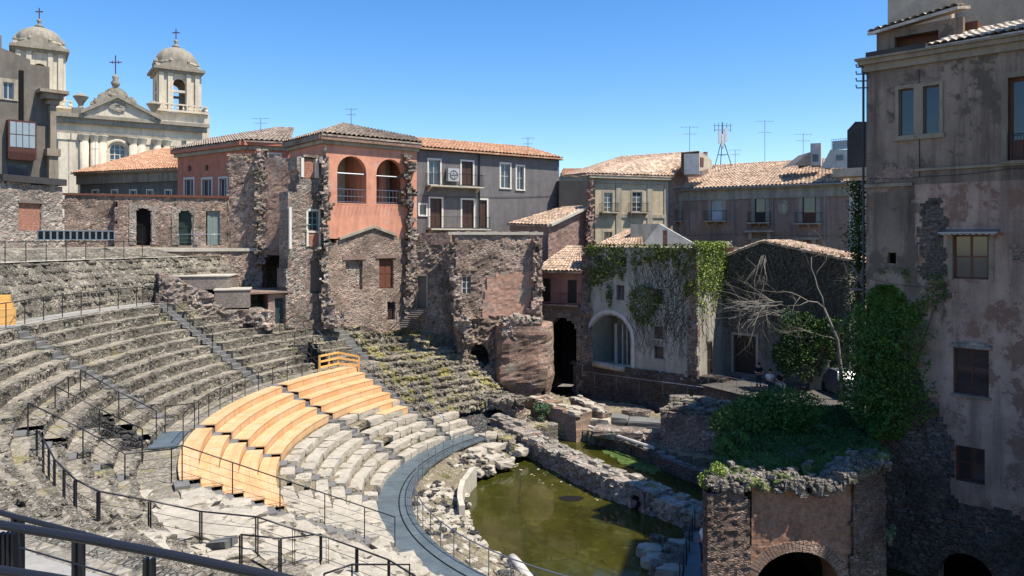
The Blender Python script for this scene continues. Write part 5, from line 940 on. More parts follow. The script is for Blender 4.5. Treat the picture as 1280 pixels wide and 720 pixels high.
# --- cream building
CB = FR(737, 74, 835, 77); cb = thing('cream_building', 'cream yellow building with white framed tall windows', 'building', CB.P(CB.w / 2, 10)); zc = CB.z(786, 220)
co = [CB.R(*q) for q in ((755, 241, 765.5, 265), (790.5, 240, 802.5, 265), (755, 290, 765, 306))]; mb = MB(); wallp(mb, CB, 0, CB.w, 8, zc, co, .3); sides(mb, CB, 12, 0, CB.w, 8, zc); mb.build('wall', M['cream'], cb)
for q in co[:2]: window(cb, CB, q, 'frame_w', 'glass', 'trim', .22, nz=4); balcony(cb, CB, q[0] - .5, q[2] + .5, q[1] - .02, .6, .9, 'trim', .12)
window(cb, CB, co[2], 'wood_gy', 'glass', 'trim', .2)
mb = MB(); gut(mb, CB, -.2, CB.w + .2, zc + .02, .45, .35); fbox(mb, CB, 0, zc - .8, CB.w, zc - .5, .01, .12); z = CB.z(786, 268); fbox(mb, CB, 0, z - .35, CB.w, z, .01, .1)
for px in (739, 773, 812, 833): u = CB.u(px); fbox(mb, CB, max(.01, u - .3), 8, min(CB.w, u + .3), zc - .81, .011, .09)
mb.build('mouldings', M['trim'], cb)
mb = MB(); R1, R2 = W(779, 196, 83), W(872, 189.5, 82); tile_roof(mb, CB.P(-.6, zc + .05, .5), CB.P(CB.w + .3, zc + .05, .5), R2, R1, .38, .5); tile_roof(mb, W(703, 220, 86), CB.P(-.6, zc + .05, .5), R1, R1, .38, .5); mb.build('roof', M['tile_b'], cb)
CS = Fr(CB.P(CB.w, 0), XY(884, 82)); mb = MB(); rough(mb, CS, [(0, 8), (CS.w, 8), (CS.w, zat(190, 82)), (.3, CB.z(833, 214))], [], .25, .4, .05, .05, 112); mb.build('brick_gable', M['brick_brown'], cb)
t = thing('roof_dormer', 'pale plastered rooftop dormer with a red shutter', 'dormer', W(870, 215, 76)); mb = MB(); f = FR(855, 76, 874, 75.5); mb.obox(f.P(0, zat(218, 76)), f.t * f.w, -f.n * 3, (0, 0, f.z(864, 192) - zat(218, 76))); mb.build('box_wall', M['white_pl'], t); mb = MB(); f = FR(874, 75.5, 890, 78); q = [(0, f.z(880, 215)), (f.w, f.z(889, 200) - .8), (f.w, f.z(889, 200)), (0, f.z(876, 189))]; a = [f.P(*p) for p in q]; b = [p - f.n * 2 for p in a]; mb.add(a + b, [(0, 1, 2, 3), (3, 2, 6, 7), (4, 5, 6, 7), (1, 2, 6, 5)]); mb.build('sloped_wall', M['beige'], t); mb = MB(); r = f.R(875, 197, 879, 208); fbox(mb, f, r[0], r[1], r[2], r[3], .01, .06); mb.build('red_shutter', M['wood_br'], t)
# --- brown palazzo
PA = FR(815, 80, 1077, 68.4); pa = thing('brown_palazzo', 'long brown palazzo with balconies, an oval window and tiled roof', 'building', PA.P(PA.w / 2, 8)); zp = PA.z(940, 236)
po = [PA.R(*q) for q in ((835, 248, 848.5, 276), (889, 247, 903, 276), (943.5, 245.5, 957, 278), (1003, 243, 1020, 279))]; ov = PA.R(974.5, 251, 985, 268.5)
mb = MB(); wallp(mb, PA, 0, PA.w, 6, zp, po, .35); sides(mb, PA, 9, 0, PA.w, 6, zp); mb.build('wall', M['brown_pl'], pa)
for i, q in enumerate(po):
    door(pa, PA, q, ('wood_gy', 'frame_w', 'door_dk', 'wood_br')[i], 'trim', .35, deep=.2, name='balcony_door'); mb = MB(); fbox(mb, PA, q[0] + .12, q[1] + 1.0, q[2] - .12, q[3] - .15, -.19, -.15); mb.build('door_glass', M['glass_l'] if i in (1,) else M['glass'], pa); balcony(pa, PA, q[0] - .55, q[2] + .55, q[1], .8, 1.0, 'trim', .14, 3)
mb = MB(); cu, cz = (ov[0] + ov[2]) / 2, (ov[1] + ov[3]) / 2; ring = [PA.P(cu + .42 * math.cos(x), cz + .62 * math.sin(x), .03) for x in np.linspace(0, 6.283, 22)]; mb.tube(ring, .13, 6); o_ = mb.build('oval_window', M['trim'], pa); mb = MB(); mb.poly(*[PA.P(cu + .4 * math.cos(x), cz + .6 * math.sin(x), .012) for x in np.linspace(0, 6.2, 20)]); mb.build('pane', M['glass'], o_)
for px0, px1, py in ((832, 852, 300), (882, 908, 302), (933, 968, 288), (996, 1024, 297)): mb = MB(); a, b = PA.u(px0), PA.u(px1); z = PA.z(px0, py); fbox(mb, PA, a, z - .2, b, z, .01, .7); fbox(mb, PA, a + .3, z - .9, a + .6, z - .201, .01, .4); fbox(mb, PA, b - .6, z - .9, b - .3, z - .201, .01, .4); fbox(mb, PA, a + .4, z - 3, b - .4, z - .8, .005, .06); mb.build('lower_window_hood', M['trim'], pa)
mb = MB(); fbox(mb, PA, 0, zp - 1.0, PA.w, zp - .02, .01, .12); fbox(mb, PA, -.2, zp - .02, PA.w + .2, zp + .2, -.2, .5)
mb.build('eaves_band', M['trim'], pa); mb = MB(); mb.tube([PA.P(-.3, zp + .18, .62), PA.P(PA.w + .3, zp + .18, .62)], .11, 6)
for px in (862, 918, 966, 1031, 1067): u = PA.u(px); mb.tube([PA.P(u, 7, .14), PA.P(u, zp, .14)], .05, 5)
mb.build('gutter_and_pipes', M['metal_l'], pa); mb = MB(); tile_roof(mb, PA.P(-.4, zp + .2, .65), PA.P(PA.w + .4, zp + .2, .65), W(1062, 197, 77), W(888, 207, 86), .38, .5); mb.build('roof', M['tile_b'], pa)
# --- roof structures right of the palazzo
t = thing('rooftop_hut', 'small white box hut on the palazzo roof', 'roof structure', W(1019, 205, 72)); f = FR(1013, 72, 1026, 71.6); r = f.R(1016, 193, 1023, 202); mb = MB(); wallp(mb, f, 0, f.w, zat(207, 72), f.z(1018, 179), [r], .2); sides(mb, f, 2, 0, f.w, zat(207, 72), f.z(1018, 179)); mb.build('wall', M['white_pl'], t); window(t, f, r, 'wood_gy', 'glass', None); mb = MB(); a = [W(991, 207, 72), W(1013, 207, 71.8), W(1013, 190, 71.8)]; b = [p + Vector((0, 3, 0)) for p in a]; mb.add(a + b, [(0, 1, 2), (0, 2, 5, 3), (1, 4, 5, 2)]); mb.build('lean_to_roof', M['grey_pl'], t)
t = thing('rooftop_terrace_block', 'white sloped parapet with a small window and blue glass rail on the roof', 'roof structure', W(1042, 208, 70)); f = FR(1027, 70, 1060, 68.5); r = f.R(1045, 193.5, 1054, 200.5); mb = MB(); q = [f.uz(1026, 210), f.uz(1060, 210), f.uz(1060, 187), f.uz(1038, 187)]; a = [f.P(*p) for p in q]; b = [p - f.n * 3 for p in a]; mb.add(a + b, [(0, 1, 2, 3), (3, 2, 6, 7), (0, 3, 7, 4), (1, 5, 6, 2)]); mb.build('wall', M['white_pl'], t); mb = MB(); fbox(mb, f, r[0], r[1], r[2], r[3], .005, .04); mb.build('window', M['glass'], t); mb = MB(); fbox(mb, f, f.u(1039), f.z(1040, 187), f.u(1058), f.z(1040, 176), -.3, -.28); mb.build('glass_rail', M['glass_l'], t); mb = MB(); [mb.tube([f.P(u, f.z(1040, 187), -.25), f.P(u, f.z(1040, 174), -.25)], .02, 4) for u in np.linspace(f.u(1038), f.u(1059), 8)]; mb.tube([f.P(f.u(1038), f.z(1040, 174), -.25), f.P(f.u(1059), f.z(1040, 174), -.25)], .02, 4); mb.build('rail_posts', M['metal_l'], t)
t = thing('dark_roof_tower', 'dark weathered stair tower with iron brackets beside the tall right building', 'roof structure', W(1070, 215, 60)); f = FR(1059, 60, 1100, 58.5); q = [f.uz(1059, 212), f.uz(1100, 212), f.uz(1100, 152), f.uz(1069, 152), f.uz(1059, 163)]; a = [f.P(*p) for p in q]; b = [p - f.n * 4 for p in a]; mb = MB(); mb.add(a + b, [(0, 1, 2, 3, 4), (4, 3, 8, 9), (3, 2, 7, 8), (0, 4, 9, 5)]); mb.build('wall', M['dkgrey_pl'], t); mb = MB(); fbox(mb, f, -.9, f.z(1065, 221), f.w, f.z(1065, 211), -1, .8); mb.build('cornice', M['beige'], t)
mb = MB(); fbox(mb, f, .1, 6, f.w, f.z(1065, 222), -4, -.2); mb.build('lower_wall', M['white_pl'], t)
for px, b_, h_, lab in ((862, 189, 34, 'aerial behind the ridge of the cream building'), (956, 203, 56, 'tallest slim aerial on the palazzo roof'), (1004, 196, 32, 'thin whip aerial near the rooftop hut'), (919, 206, 22, 'short aerial beside the phone mast')): d = 82; antenna(W(px, b_ + 3, d), h_ / F * d, lab, 5, 1.0 if h_ > 25 else .7)
t = thing('phone_mast', 'lattice phone mast with white panel antennas on the palazzo roof', 'mast', W(903, 207, 84)); b = W(903, 207, 84); hh = 54 / F * 84; mb = MB()
for dx, dy in ((-1.0, -.4), (1.0, -.4), (0, .9)): mb.tube([b + Vector((dx, dy, -.3)), b + Vector((dx * .15, dy * .15, hh * .55))], .05, 4)
for z, k in ((.25, .6), (.45, .3)): p = [b + Vector((dx * k, dy * k, hh * z * 1.0)) for dx, dy in ((-1.0, -.4), (1.0, -.4), (0, .9), (-1, -.4))]; mb.tube(p, .03, 4)
mb.tube([b + Vector((0, 0, hh * .4)), b + Vector((0, 0, hh))], .08, 5); mb.build('tripod', M['metal'], t); mb = MB()
for dx, z in ((-.35, .5), (.35, .55), (0, .42)): mb.box(b.x + dx - .14, b.y - .3, b.z + hh * z, b.x + dx + .14, b.y - .1, b.z + hh * z + 1.5)
mb.build('panel_antenna', M['white_m'], t); mb = MB()
for dx in (-.9, -.45, 0, .45, .9): mb.tube([b + Vector((dx, -.1, hh * .78)), b + Vector((dx, -.1, hh * (1.0 - .03 * abs(dx))))], .045, 4)
for z in (.82, .92): mb.tube([b + Vector((-.95, -.1, hh * z)), b + Vector((.95, -.1, hh * z))], .04, 4)
mb.build('crossarms', M['metal_l'], t)
# --- right building
RBo = XY(1083, 30.2); RBt = Vector((.72, -.694, 0)); RB = Fr(RBo, RBo + RBt * 11); rb = thing('tall_right_building', 'tall weathered building with peeling plaster filling the right side', 'building', RB.P(3, 0)); zcn = RB.z(1083, 90); zj = RB.z(1120, 232)
o1, o2, o3, o4, o5, o6, oh = [RB.R(*q) for q in ((1123.5, 111, 1142.5, 169), (1154, 107, 1174.5, 167), (1260, 95, 1300, 200), (1191, 293, 1236, 349), (1191.5, 436, 1236, 494), (1194.5, 559, 1231, 603.5), (1108.5, 316, 1120, 329.5))]
oa = RB.R(1175, 690, 1246, 800); oa = (oa[0], -.5, oa[2], oa[3], (oa[2] - oa[0]) / 2)
mb = MB(); wallp(mb, RB, 0, RB.w, zj, zcn, [o1, o2, o3], .45, ends=False); mb.build('upper_wall', M['rightb'], rb)
zlo = -.4; mb = MB(); wallp(mb, RB, 0, RB.w, zlo, zj - .0, [o4, o5, oh, o6, (oa[0], -.4, oa[2], oa[3], oa[4])], .5, ends=False, m=0); mb.build('lower_wall', M['rightb2'], rb)
mb = MB(); rough(mb, Fr(RB.P(0, 0, .08), RB.P(11, 0, .08)), [(0, -.5), (11, -.5), (11, 2.0)] + rpoly(RB, [(1300, 650), (1250, 634), (1196, 628), (1188, 545), (1175, 518), (1150, 470), (1120, 440), (1083, 430)]), [oa, o6, (o5[0] - .2, o5[1] - .2, o5[2] + .2, o5[3] + .2)], .13, .5, .08, .35, 121, fs=.9); mb.build('rubble_base', M['rub_dark'], rb)
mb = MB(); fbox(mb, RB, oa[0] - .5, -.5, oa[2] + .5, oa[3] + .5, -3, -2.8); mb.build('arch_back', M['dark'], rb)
# missing plaster showing brick
for k, (pp, mat) in enumerate((([(1150, 255), (1175, 250), (1183, 290), (1180, 335), (1190, 372), (1168, 378), (1152, 352), (1148, 300)], 'rub_dark'), ([(1093, 213), (1140, 208), (1143, 222), (1092, 232)], 'brick_brown'), ([(1145, 345), (1188, 350), (1190, 376), (1150, 380)], 'brick_red'), ([(1264, 308), (1290, 305), (1290, 335), (1268, 330)], 'rub_brown'))): mb = MB(); rough(mb, Fr(RB.P(0, 0, .025), RB.P(11, 0, .025)), rpoly(RB, pp), [], .1, .1, .02, .25, 130 + k, fs=2); mb.build('exposed_masonry', M[mat], rb)
mb = MB(); rough(mb, Fr(RB.P(0, 0, .03), RB.P(11, 0, .03)), rpoly(RB, [(1084, 238), (1143, 235), (1145, 300), (1150, 380), (1120, 395), (1084, 390)]), [oh], .12, .08, .012, .3, 140, fs=1.2); mb.build('grey_plaster_coat', M['rightb'], rb)
mb = MB(); fbox(mb, RB, -.06, zj - .04, RB.u(1141), zj + .09, .0, .14); z2 = RB.z(1200, 210); fbox(mb, RB, RB.u(1144), z2 - .03, 11, z2 + .06, .0, .1); mb.build('string_course', M['rightt'], rb)
zt_ = RB.z(1083, 75); mb = MB(); fbox(mb, RB, -.15, zcn - .03, 11, zcn + .25, -.5, .14); fbox(mb, RB, -.25, zcn + .25, 11, zcn + .42, -.5, .3); fbox(mb, RB, -.33, zcn + .42, 11, zt_ + .02, -.5, .42); mb.build('cornice', M['rightt'], rb)
mb = MB(); mb.poly(RB.P(0, -.5), RB.P(0, -.5, -9), RB.P(0, zcn, -9), RB.P(0, zcn)); mb.poly(RB.P(-.3, zt_, -.4), RB.P(11, zt_, -.4), RB.P(11, zt_, -9), RB.P(-.3, zt_, -9)); mb.poly(RB.P(11, -.5), RB.P(11, -.5, -9), RB.P(11, zt_, -9), RB.P(11, zt_)); mb.poly(RB.P(0, -.5, -9), RB.P(11, -.5, -9), RB.P(11, zt_, -9), RB.P(0, zt_, -9)); mb.build('side_and_rear_walls', M['rightb'], rb)
# double window in one stone frame
mb = MB(); a, b = o1[0] - .12, o2[2] + .12; zz0, zz1 = o1[1] - .12, o1[3] + .14
for u0, u1 in ((a, o1[0]), (o1[2], o2[0]), (o2[2], b)): fbox(mb, RB, u0, zz0, u1, zz1, -.05, .06)
for q in (o1, o2): fbox(mb, RB, q[0] + .001, q[3], q[2] - .001, zz1, -.05, .058)
fbox(mb, RB, a - .05, zz0 - .09, b + .05, zz0 + .1, .0, .12); mb.build('double_window_frame', M['rightt'], rb)
for q in (o1, o2, o4): window(rb, RB, q, 'wood_br' if q is o4 else 'wood_gy', 'glass', None, deep=.18, nu=2 if q is o4 else 1, nz=2 if q is o4 else 1, sill=False, fw=.08 if q is o4 else .04)
for u0, u1 in ((o4[0] - .16, o4[0]), (o4[2], o4[2] + .16)): mb = MB(); fbox(mb, RB, u0, o4[1] - .05, u1, o4[3] + .1, -.02, .05); mb.build('window_jamb', M['rightt'], rb)
mb = MB(); mb.obox(RB.P(o4[0] - .4, o4[3] + .14, .0), RB.t * (o4[2] - o4[0] + .75), RB.n * .42 + Vector((0, 0, -.1)), (0, 0, .05)); aw = mb.build('window_awning', M['metal_l'], rb); mb = MB()
mb.tube([RB.P(lerp(o4[0] - .35, o4[2] + .3, k / 72), o4[3] + .07 - .07 * abs(math.sin(k * math.pi / 8)), .4) for k in range(73)], .014, 4); mb.build('scalloped_edge', M['white_m'], aw)
door(rb, RB, o3, 'wood_br', 'rightt', .2, deep=.25, name='balcony_door'); mb = MB(); fbox(mb, RB, o3[0] + .15, o3[1] + .75, o3[2] - .15, o3[3] - .15, -.24, -.2); mb.build('door_glass', M['glass'], rb); mb = MB(); [mb.tube([RB.P(u, o3[1], .08), RB.P(u, o3[1] + .95, .08)], .012, 3) for u in np.arange(o3[0], o3[2], .1)]; mb.tube([RB.P(o3[0], o3[1] + .95, .08), RB.P(o3[2], o3[1] + .95, .08)], .02, 4); mb.build('door_railing', M['metal'], rb); mb = MB(); fbox(mb, RB, o3[0] - .25, o3[1] - .12, o3[2] + .2, o3[1], -.2, .15); mb.build('door_sill', M['rightt'], rb)
for q, lab in ((o5, 'window'), (o6, 'window')): # barred windows
    w = window(rb, RB, q, 'wood_br', 'glass', None, deep=.3, nu=2, nz=2, sill=False, name='barred_window'); mb = MB(); n = 9
    for k in range(-n, n + 1):
        du = (q[2] - q[0]) * k / n
        for s in (1, -1):
            pts = []
            for tt in np.linspace(0, 1, 25):
                u = (q[0] if s == 1 else q[2]) + s * (du + (q[2] - q[0]) * tt); z = q[1] + (q[3] - q[1]) * tt
                if q[0] <= u <= q[2]: pts.append(RB.P(u, z, -.06 - .01 * s))
            if len(pts) > 1: mb.tube([pts[0], pts[-1]], .008, 3)
    mb.build('lattice_grille', M['rust'], w)
mb = MB(); fbox(mb, RB, o5[0] - .08, o5[1] - .1, o5[2] + .08, o5[1] - .01, -.1, .1); mb.build('pale_sill', M['rightt'], rb)
mb = MB(); rough(mb, Fr(RB.P(0, 0, .06), RB.P(11, 0, .06)), [(o5[0] - .15, o5[3] + .01), (o5[2] + .15, o5[3] + .01), (o5[2] + .05, o5[3] + .2), ((o5[0] + o5[2]) / 2, o5[3] + .28), (o5[0] - .05, o5[3] + .2)], [], .06, .1, .02, .03, 141); mb.build('brick_window_head', M['rub_pale'], rb)
mb = MB(); fbox(mb, RB, oh[0], oh[1], oh[2], oh[3], -.5, -.4); mb.build('hole_shade_panel', M['dark'], rb)  # near-black panel at the back stands in for shade in the recess
# roof: upper storey, tiles, beige neighbour
mb = MB(); U = RB.back(.9); zu0, zu1 = zt_, RB.z(1095, 36); wallp(mb, U, .1, RB.u(1196), zu0, zu1 + .1, [(U.u(1105) + .4, zu0 + .35, U.u(1105) + 2.0, zu1 - .25)], .3); mb.build('attic_wall', M['rightb'], rb); mb = MB(); fbox(mb, U, .3, zu0 + .3, 3.6, zu1, -1.2, -.6); mb.build('attic_opening', M['wood_br'], rb)
mb = MB(); fbox(mb, RB, .0, zt_, RB.u(1158), zt_ + .28, -.3, .1); mb.build('roof_parapet', M['dkgrey_pl'], rb)
mb = MB(); tile_roof(mb, U.P(-.15, zu1 + .05, .35), U.P(U.u(1200), zu1 + .45, .35), U.P(U.u(1200), zu1 + .9, -1.6), U.P(.2, zu1 + .5, -1.6), .26, .35); tile_roof(mb, RB.P(RB.u(1160), zt_ + .05, .40), RB.P(11, zt_ + .12, .40), RB.P(11, zt_ + 1.0, -2.2), RB.P(RB.u(1205), zt_ + 1.0, -2.2), .26, .35); mb.build('tile_roof', M['tile_w'], rb)
for k in range(4): z = zt_ - .3 - k * .28; mb = MB(); mb.tube([RB.P(.05, z, .05), RB.P(-.28, z, .3), RB.P(-.3, z + .12, .3)], .03, 4); mb.build('iron_bracket', M['metal'], rb)
def cable(par, pts, r=.012, sag=.06):
    mb = MB(); path = []
    for a, b in zip(pts, pts[1:]):
        for k in range(6): q = a.lerp(b, k / 6); q.z -= sag * math.sin(math.pi * k / 6); path.append(q)
    mb.tube(path + [pts[-1]], r, 4); mb.build('wall_cable', M['metal'], par)
cable(rb, [RB.P(.1, zj + .35, .04), RB.P(2.2, zj + .3, .04), RB.P(5, zj + .42, .04), RB.P(9, zj + .4, .04)]); cable(rb, [RB.P(1.95, zcn - .2, .03), RB.P(1.97, zj + .3, .03)], .014, 0); cable(rb, [RB.P(.3, 11.4, .06), RB.P(2.1, 11.2, .06), RB.P(3.0, 11.3, .06)])
cable(pa, [PA.P(.5, zp - 4.6, .1), PA.P(8, zp - 4.5, .1), PA.P(PA.w - 1, zp - 4.7, .1)], .02); cable(gh, [GH.P(.5, zg - 3.9, .05), GH.P(6.3, zg - 3.8, .05), GH.P(GH.w - .4, zg - 3.4, .05)], .018)
mb = MB(); mb.tube([RB.P(-.08, -.2, .12), RB.P(-.08, zcn, .12)], .05, 5); mb.build('downpipe', M['metal'], rb)
BH = RB.back(6.5); bh = thing('beige_building', 'plain beige building rising behind the tiled roof at top right', 'building', BH.P(3, 15)); mb = MB(); zt2 = zat(-40, 33); fbox(mb, BH, -1.2, 14, 16, zt2, -8, 0); mb.build('wall', M['beige'], bh)
q = [BH.uz(x, y) for x, y in ((1128, 58), (1200, 32), (1164, 2))]; q = [(BH.u(1122), 18), (BH.u(1196), 18), (BH.u(1196), BH.z(1196, 16)), (BH.u(1158), BH.z(1158, 2)), (BH.u(1122), BH.z(1122, 26))]; a = [BH.P(*p, .9) for p in q]; b = [p - BH.n * .88 for p in a]; n = 5; mb = MB(); mb.add(a + b, [tuple(range(n))] + [(i, (i + 1) % n, (i + 1) % n + n, i + n) for i in range(n)]); mb.build('gable_wing', M['beige'], bh)
mb = MB(); f = U; fbox(mb, f, U.u(1195), zt_ + .3, U.u(1240), RB.z(1215, 14), -2.2, -1.7); mb.build('parapet_block', M['beige'], bh)
sh = thing('side_building', 'tall beige building just outside the right edge that shades the pool', 'building', (20, 24, 0)); mb = MB(); A_, B_ = Vector((18.75, 26.0, 0)), Vector((17.3, 21.2, 0)); f = Fr(A_, B_); sh_ops = [(u, z, u + 1.1, z + 1.9) for u in (.8, 3.0) for z in (12, 17, 22)]
wallp(mb, f, 0, f.w, -.5, 27, sh_ops, .4); A2, B2_ = Vector((30, 25, 0)), Vector((30, 20.6, 0)); h = Vector((0, 0, 27)); g = Vector((0, 0, -.5)); mb.poly(B_ + g, B2_ + g, B2_ + h, B_ + h); mb.poly(A_ + g, A2 + g, A2 + h, A_ + h); mb.poly(A_ + h, B_ + h, B2_ + h, A2 + h); mb.build('wall', M['beige'], sh)
for q in sh_ops: window(sh, f, q, 'wood_br', 'glass', 'trim', .15)
# --- ruin arch with planted top
AR = FR(884, 24.2, 1106, 24.6); at = thing('ruined_arch', 'dark brick ruin with a low arch and rubble crown at lower right', 'ruined wall', AR.P(AR.w / 2, 0)); oo = AR.R(944, 690, 1052, 800); oo = (oo[0], -.5, oo[2], oo[3], (oo[2] - oo[0]) / 2 * .8)
ab = AR.back(.14); mb = MB(); rough(mb, AR, rpoly(AR, [(884, 860), (938, 860), (938, 632), (925, 612), (884, 618)]), [oo], .11, .5, .07, .1, 151); rough(mb, AR, rpoly(AR, [(1062, 860), (1106, 860), (1106, 588), (1068, 590), (1066, 640)]), [oo], .11, 1.5, .07, .08, 152); mb.build('piers', M['rub_dark2'], at)
mb = MB(); rough(mb, ab, rpoly(ab, [(936, 860), (1064, 860), (1066, 606), (1010, 616), (940, 606)]), [(oo[0], -.5, oo[2], oo[3], oo[4])], .065, 1.2, .03, .03, 153); mb.build('arch_face', M['brick_arch'], at)
mb = MB(); fbox(mb, AR, 2.6, -.5, AR.w, 4, -7, -6.8); fbox(mb, AR, AR.w - .3, -.5, AR.w, 4.8, -9, -1.5); mb.build('inner_walls', M['rub_dark2'], at)
def arch_ring(par, fr, o, mat, off=.0, hgt=.34, n=None, dep=.3, name='arch_ring'):
    mb = MB(); c = (o[0] + o[2]) / 2; hw = (o[2] - o[0]) / 2; rs = o[4]; zc_ = o[3] - rs; n = n or int(3.14 * hw / .11)
    for k in range(n):
        a0_, a1_ = math.pi * (k + .06) / n, math.pi * (k + .94) / n; j = rnd.uniform(-.04, .04); q = []
        for (a, e) in ((a0_, -.03), (a1_, -.03), (a1_, hgt + j), (a0_, hgt + j)): q.append((c - (hw + e) * math.cos(a), zc_ + (rs + e) * math.sin(a)))
        f1 = [fr.P(u, z, off + .02 + j * .4) for u, z in q]; f0 = [fr.P(u, z, off - dep) for u, z in q]; mb.add(f1 + f0, [(0, 1, 2, 3), (0, 4, 5, 1), (1, 5, 6, 2), (2, 6, 7, 3), (3, 7, 4, 0)])
    return mb.build(name, M[mat], par)
arch_ring(at, ab, (oo[0], -.5, oo[2], oo[3], oo[4]), 'rub_brick', .05); arch_ring(rb, RB, (oa[0], 0, oa[2], oa[3], oa[4]), 'rub_dark2', .16, .3)
def gtop(px, py, d): return W(px, py, d)
# terrain on top: z from ~5.2 at front to 6.3 at rear
def topz(x, y):
    s = (y - 24.4) / 12; z = 5.15 + .1 * s; u = (x - 6.3) / 6.0; z += .75 * sstep(.62, .9, u) * sstep(.35, 0, s) ; z -= .25 * sstep(.5, .7, u) * sstep(.12, 0, s) * sstep(1.1, .8, u); return z
mb = MB(); nx, ny = 70, 90; vs = []; fs = []
for j in range(ny + 1):
    y = 24.25 + 10.6 * (j / ny)
    for i in range(nx + 1):
        x0_ = 6.35 + .36 * (y - 24.25) ; x1_ = 12.45 + min(3.0, .38 * (y - 24.2)); x = lerp(x0_, x1_, i / nx); vs.append((x, y + .15 * fbm(x * 2, 3, 1) * (j == 0), topz(x, y) + .13 * fbm(x * 1.6, y * 1.6, 2) + .08 * noise.noise(Vector((x * 6, y * 6, 1)))))
for j in range(ny):
    for i in range(nx): q = j * (nx + 1) + i; fs.append((q, q + 1, q + nx + 2, q + nx + 1))
mb.add(vs, fs); e = len(mb.v); L0 = [vs[j * (nx + 1)] for j in range(ny + 1)]; mb.add([p for p in L0] + [(p[0], p[1], .2) for p in L0], [(i, i + 1, ny + 2 + i, ny + 1 + i) for i in range(ny)])
struct(mb.build('planted_mound', M['grassm'] if 'grassm' in M else rubble('mound_earth', [(.1, .09, .06), (.16, .14, .09), (.2, .17, .12)], (.13, .11, .07), 5, 1, .8, (.06, .10, .025), .38, .02, .3)))
mb = MB(); rg = random.Random(21)
for _ in range(300):
    y = 24.3 + abs(rg.gauss(0, .55)); x = rg.uniform(6.4 + .36 * (y - 24.25), 12.3); u = (x - 6.3) / 6
    if rg.random() < .4 and .45 < u < .62: continue
    mb.stone(Vector((x, y, topz(x, y) + rg.uniform(-.08, .1))), rg.uniform(.05, .16) * (1.3 if u > .6 else 1), rg, flat=.8)
for _ in range(150): x = rg.uniform(6.35, 12.4); mb.stone(Vector((x, 24.3 - rg.uniform(-.05, .06), topz(x, 24.3) - rg.uniform(0, .55) * (.4 + abs(fbm(x, 1)))) ), rg.uniform(.08, .2), rg, flat=.8)
mb.build('rubble_crown', M['crown'], at)
# ================================================================ stage zone
def slab(name, pix, z, mat, label=None, cat=None, zb=-.3, kind=None, amp=.05, cell=.35, group=None):
    """uneven low platform: polygon given by photo pixels at height z"""
    P = [PZ(x, y, z) for x, y in pix]; xs = [p.x for p in P]; ys = [p.y for p in P]; pl = [(p.x, p.y) for p in P]; mb = MB(); nx, ny = int((max(xs) - min(xs)) / cell) + 1, int((max(ys) - min(ys)) / cell) + 1; keep = {}; idx = {}; vs = []; fs = []
    x0, y0 = min(xs), min(ys)
    for i in range(nx):
        for j in range(ny):
            if inpoly(pl, x0 + (i + .5) * cell + .2 * fbm(i * .5, j * .5, z), y0 + (j + .5) * cell + .2 * fbm(i * .5, j * .5, z + 5)): keep[i, j] = 1
    def vt(i, j, b):
        if (i, j, b) not in idx:
            x, y = x0 + i * cell, y0 + j * cell; idx[i, j, b] = len(vs); vs.append((x + cell * .3 * noise.noise(Vector((x * 3, y * 3, b))), y + cell * .3 * noise.noise(Vector((x * 3, y * 3, 7 + b))), (z + amp * (fbm(x, y, z) + .8 * noise.noise(Vector((x * 4, y * 4, 2))))) if not b else zb))
        return idx[i, j, b]
    for (i, j) in keep:
        fs.append((vt(i, j, 0), vt(i + 1, j, 0), vt(i + 1, j + 1, 0), vt(i, j + 1, 0)))
        for (di, dj, a, b) in ((-1, 0, (i, j), (i, j + 1)), (1, 0, (i + 1, j + 1), (i + 1, j)), (0, -1, (i + 1, j), (i, j)), (0, 1, (i, j + 1), (i + 1, j + 1))):
            if (i + di, j + dj) not in keep: fs.append((vt(*a, 0), vt(*b, 0), vt(*b, 1), vt(*a, 1)))
    mb.add(vs, fs); o = mb.build(name, M[mat])
    if kind: o['kind'] = kind
    else: tag(o, label, cat, group)
    return o
def wallline(name, label, pix, z, th, mat, cap=None, zb=-.3, seed=0, cell=.17, rag=.15, blocks=0, tz=None, cat='wall', amp=.12):
    """wall following pixel points of its front top edge"""
    P = [PZ(x, y, zz) for (x, y), zz in zip(pix, z if isinstance(z, (list, tuple)) else [z] * len(pix))]; t = thing(name, label, cat, (P[0] + P[-1]) / 2 * 1.0); rg = random.Random(seed)
    for k, (a, b) in enumerate(zip(P, P[1:])):
        f = Fr(a, b); mb = MB(); rough(mb, f, [(0, zb), (f.w, zb), (f.w, b.z), (0, a.z)], [], cell, th, amp, rag if False else .06, seed + k); mb.build('wall_section', M[mat], t)
        mb = MB(); n = int(f.w / .55); zl = .4
        for i in range(n + 1):
            for q in range(max(1, int(th / .5))):
                u = (i + rg.uniform(-.3, .3)) * .55; v = -(q + .5) * th / max(1, int(th / .5)) + rg.uniform(-.1, .1); zz = lerp(a.z, b.z, min(1, u / f.w)); s = rg.choice((.12, .16, .2, .26, .34, .42)) * rg.uniform(.8, 1.2)
                if rg.random() < .18: continue
                tw = rg.uniform(-.3, .3); mb.rock(f.P(u, zz + rg.uniform(-.1, .06), v), (f.t + f.n * tw) * s, (f.n - f.t * tw) * s * .75, (0, 0, s * .4), .2, 2, 4, 0, rg)
        mb.build('top_stones', M[cap or mat], t)
    return t
slab('stage_ground', [(640, 522), (700, 505), (735, 500), (800, 505), (905, 560), (905, 575), (850, 570), (790, 548), (742, 540), (700, 528), (672, 523), (650, 545)], .75, 'dirt', kind='structure', amp=.08)
slab('stage_ground_rear', [(700, 495), (740, 482), (930, 500), (1000, 560), (905, 560), (830, 510), (760, 512)], .5, 'lava', kind='structure', amp=.08)
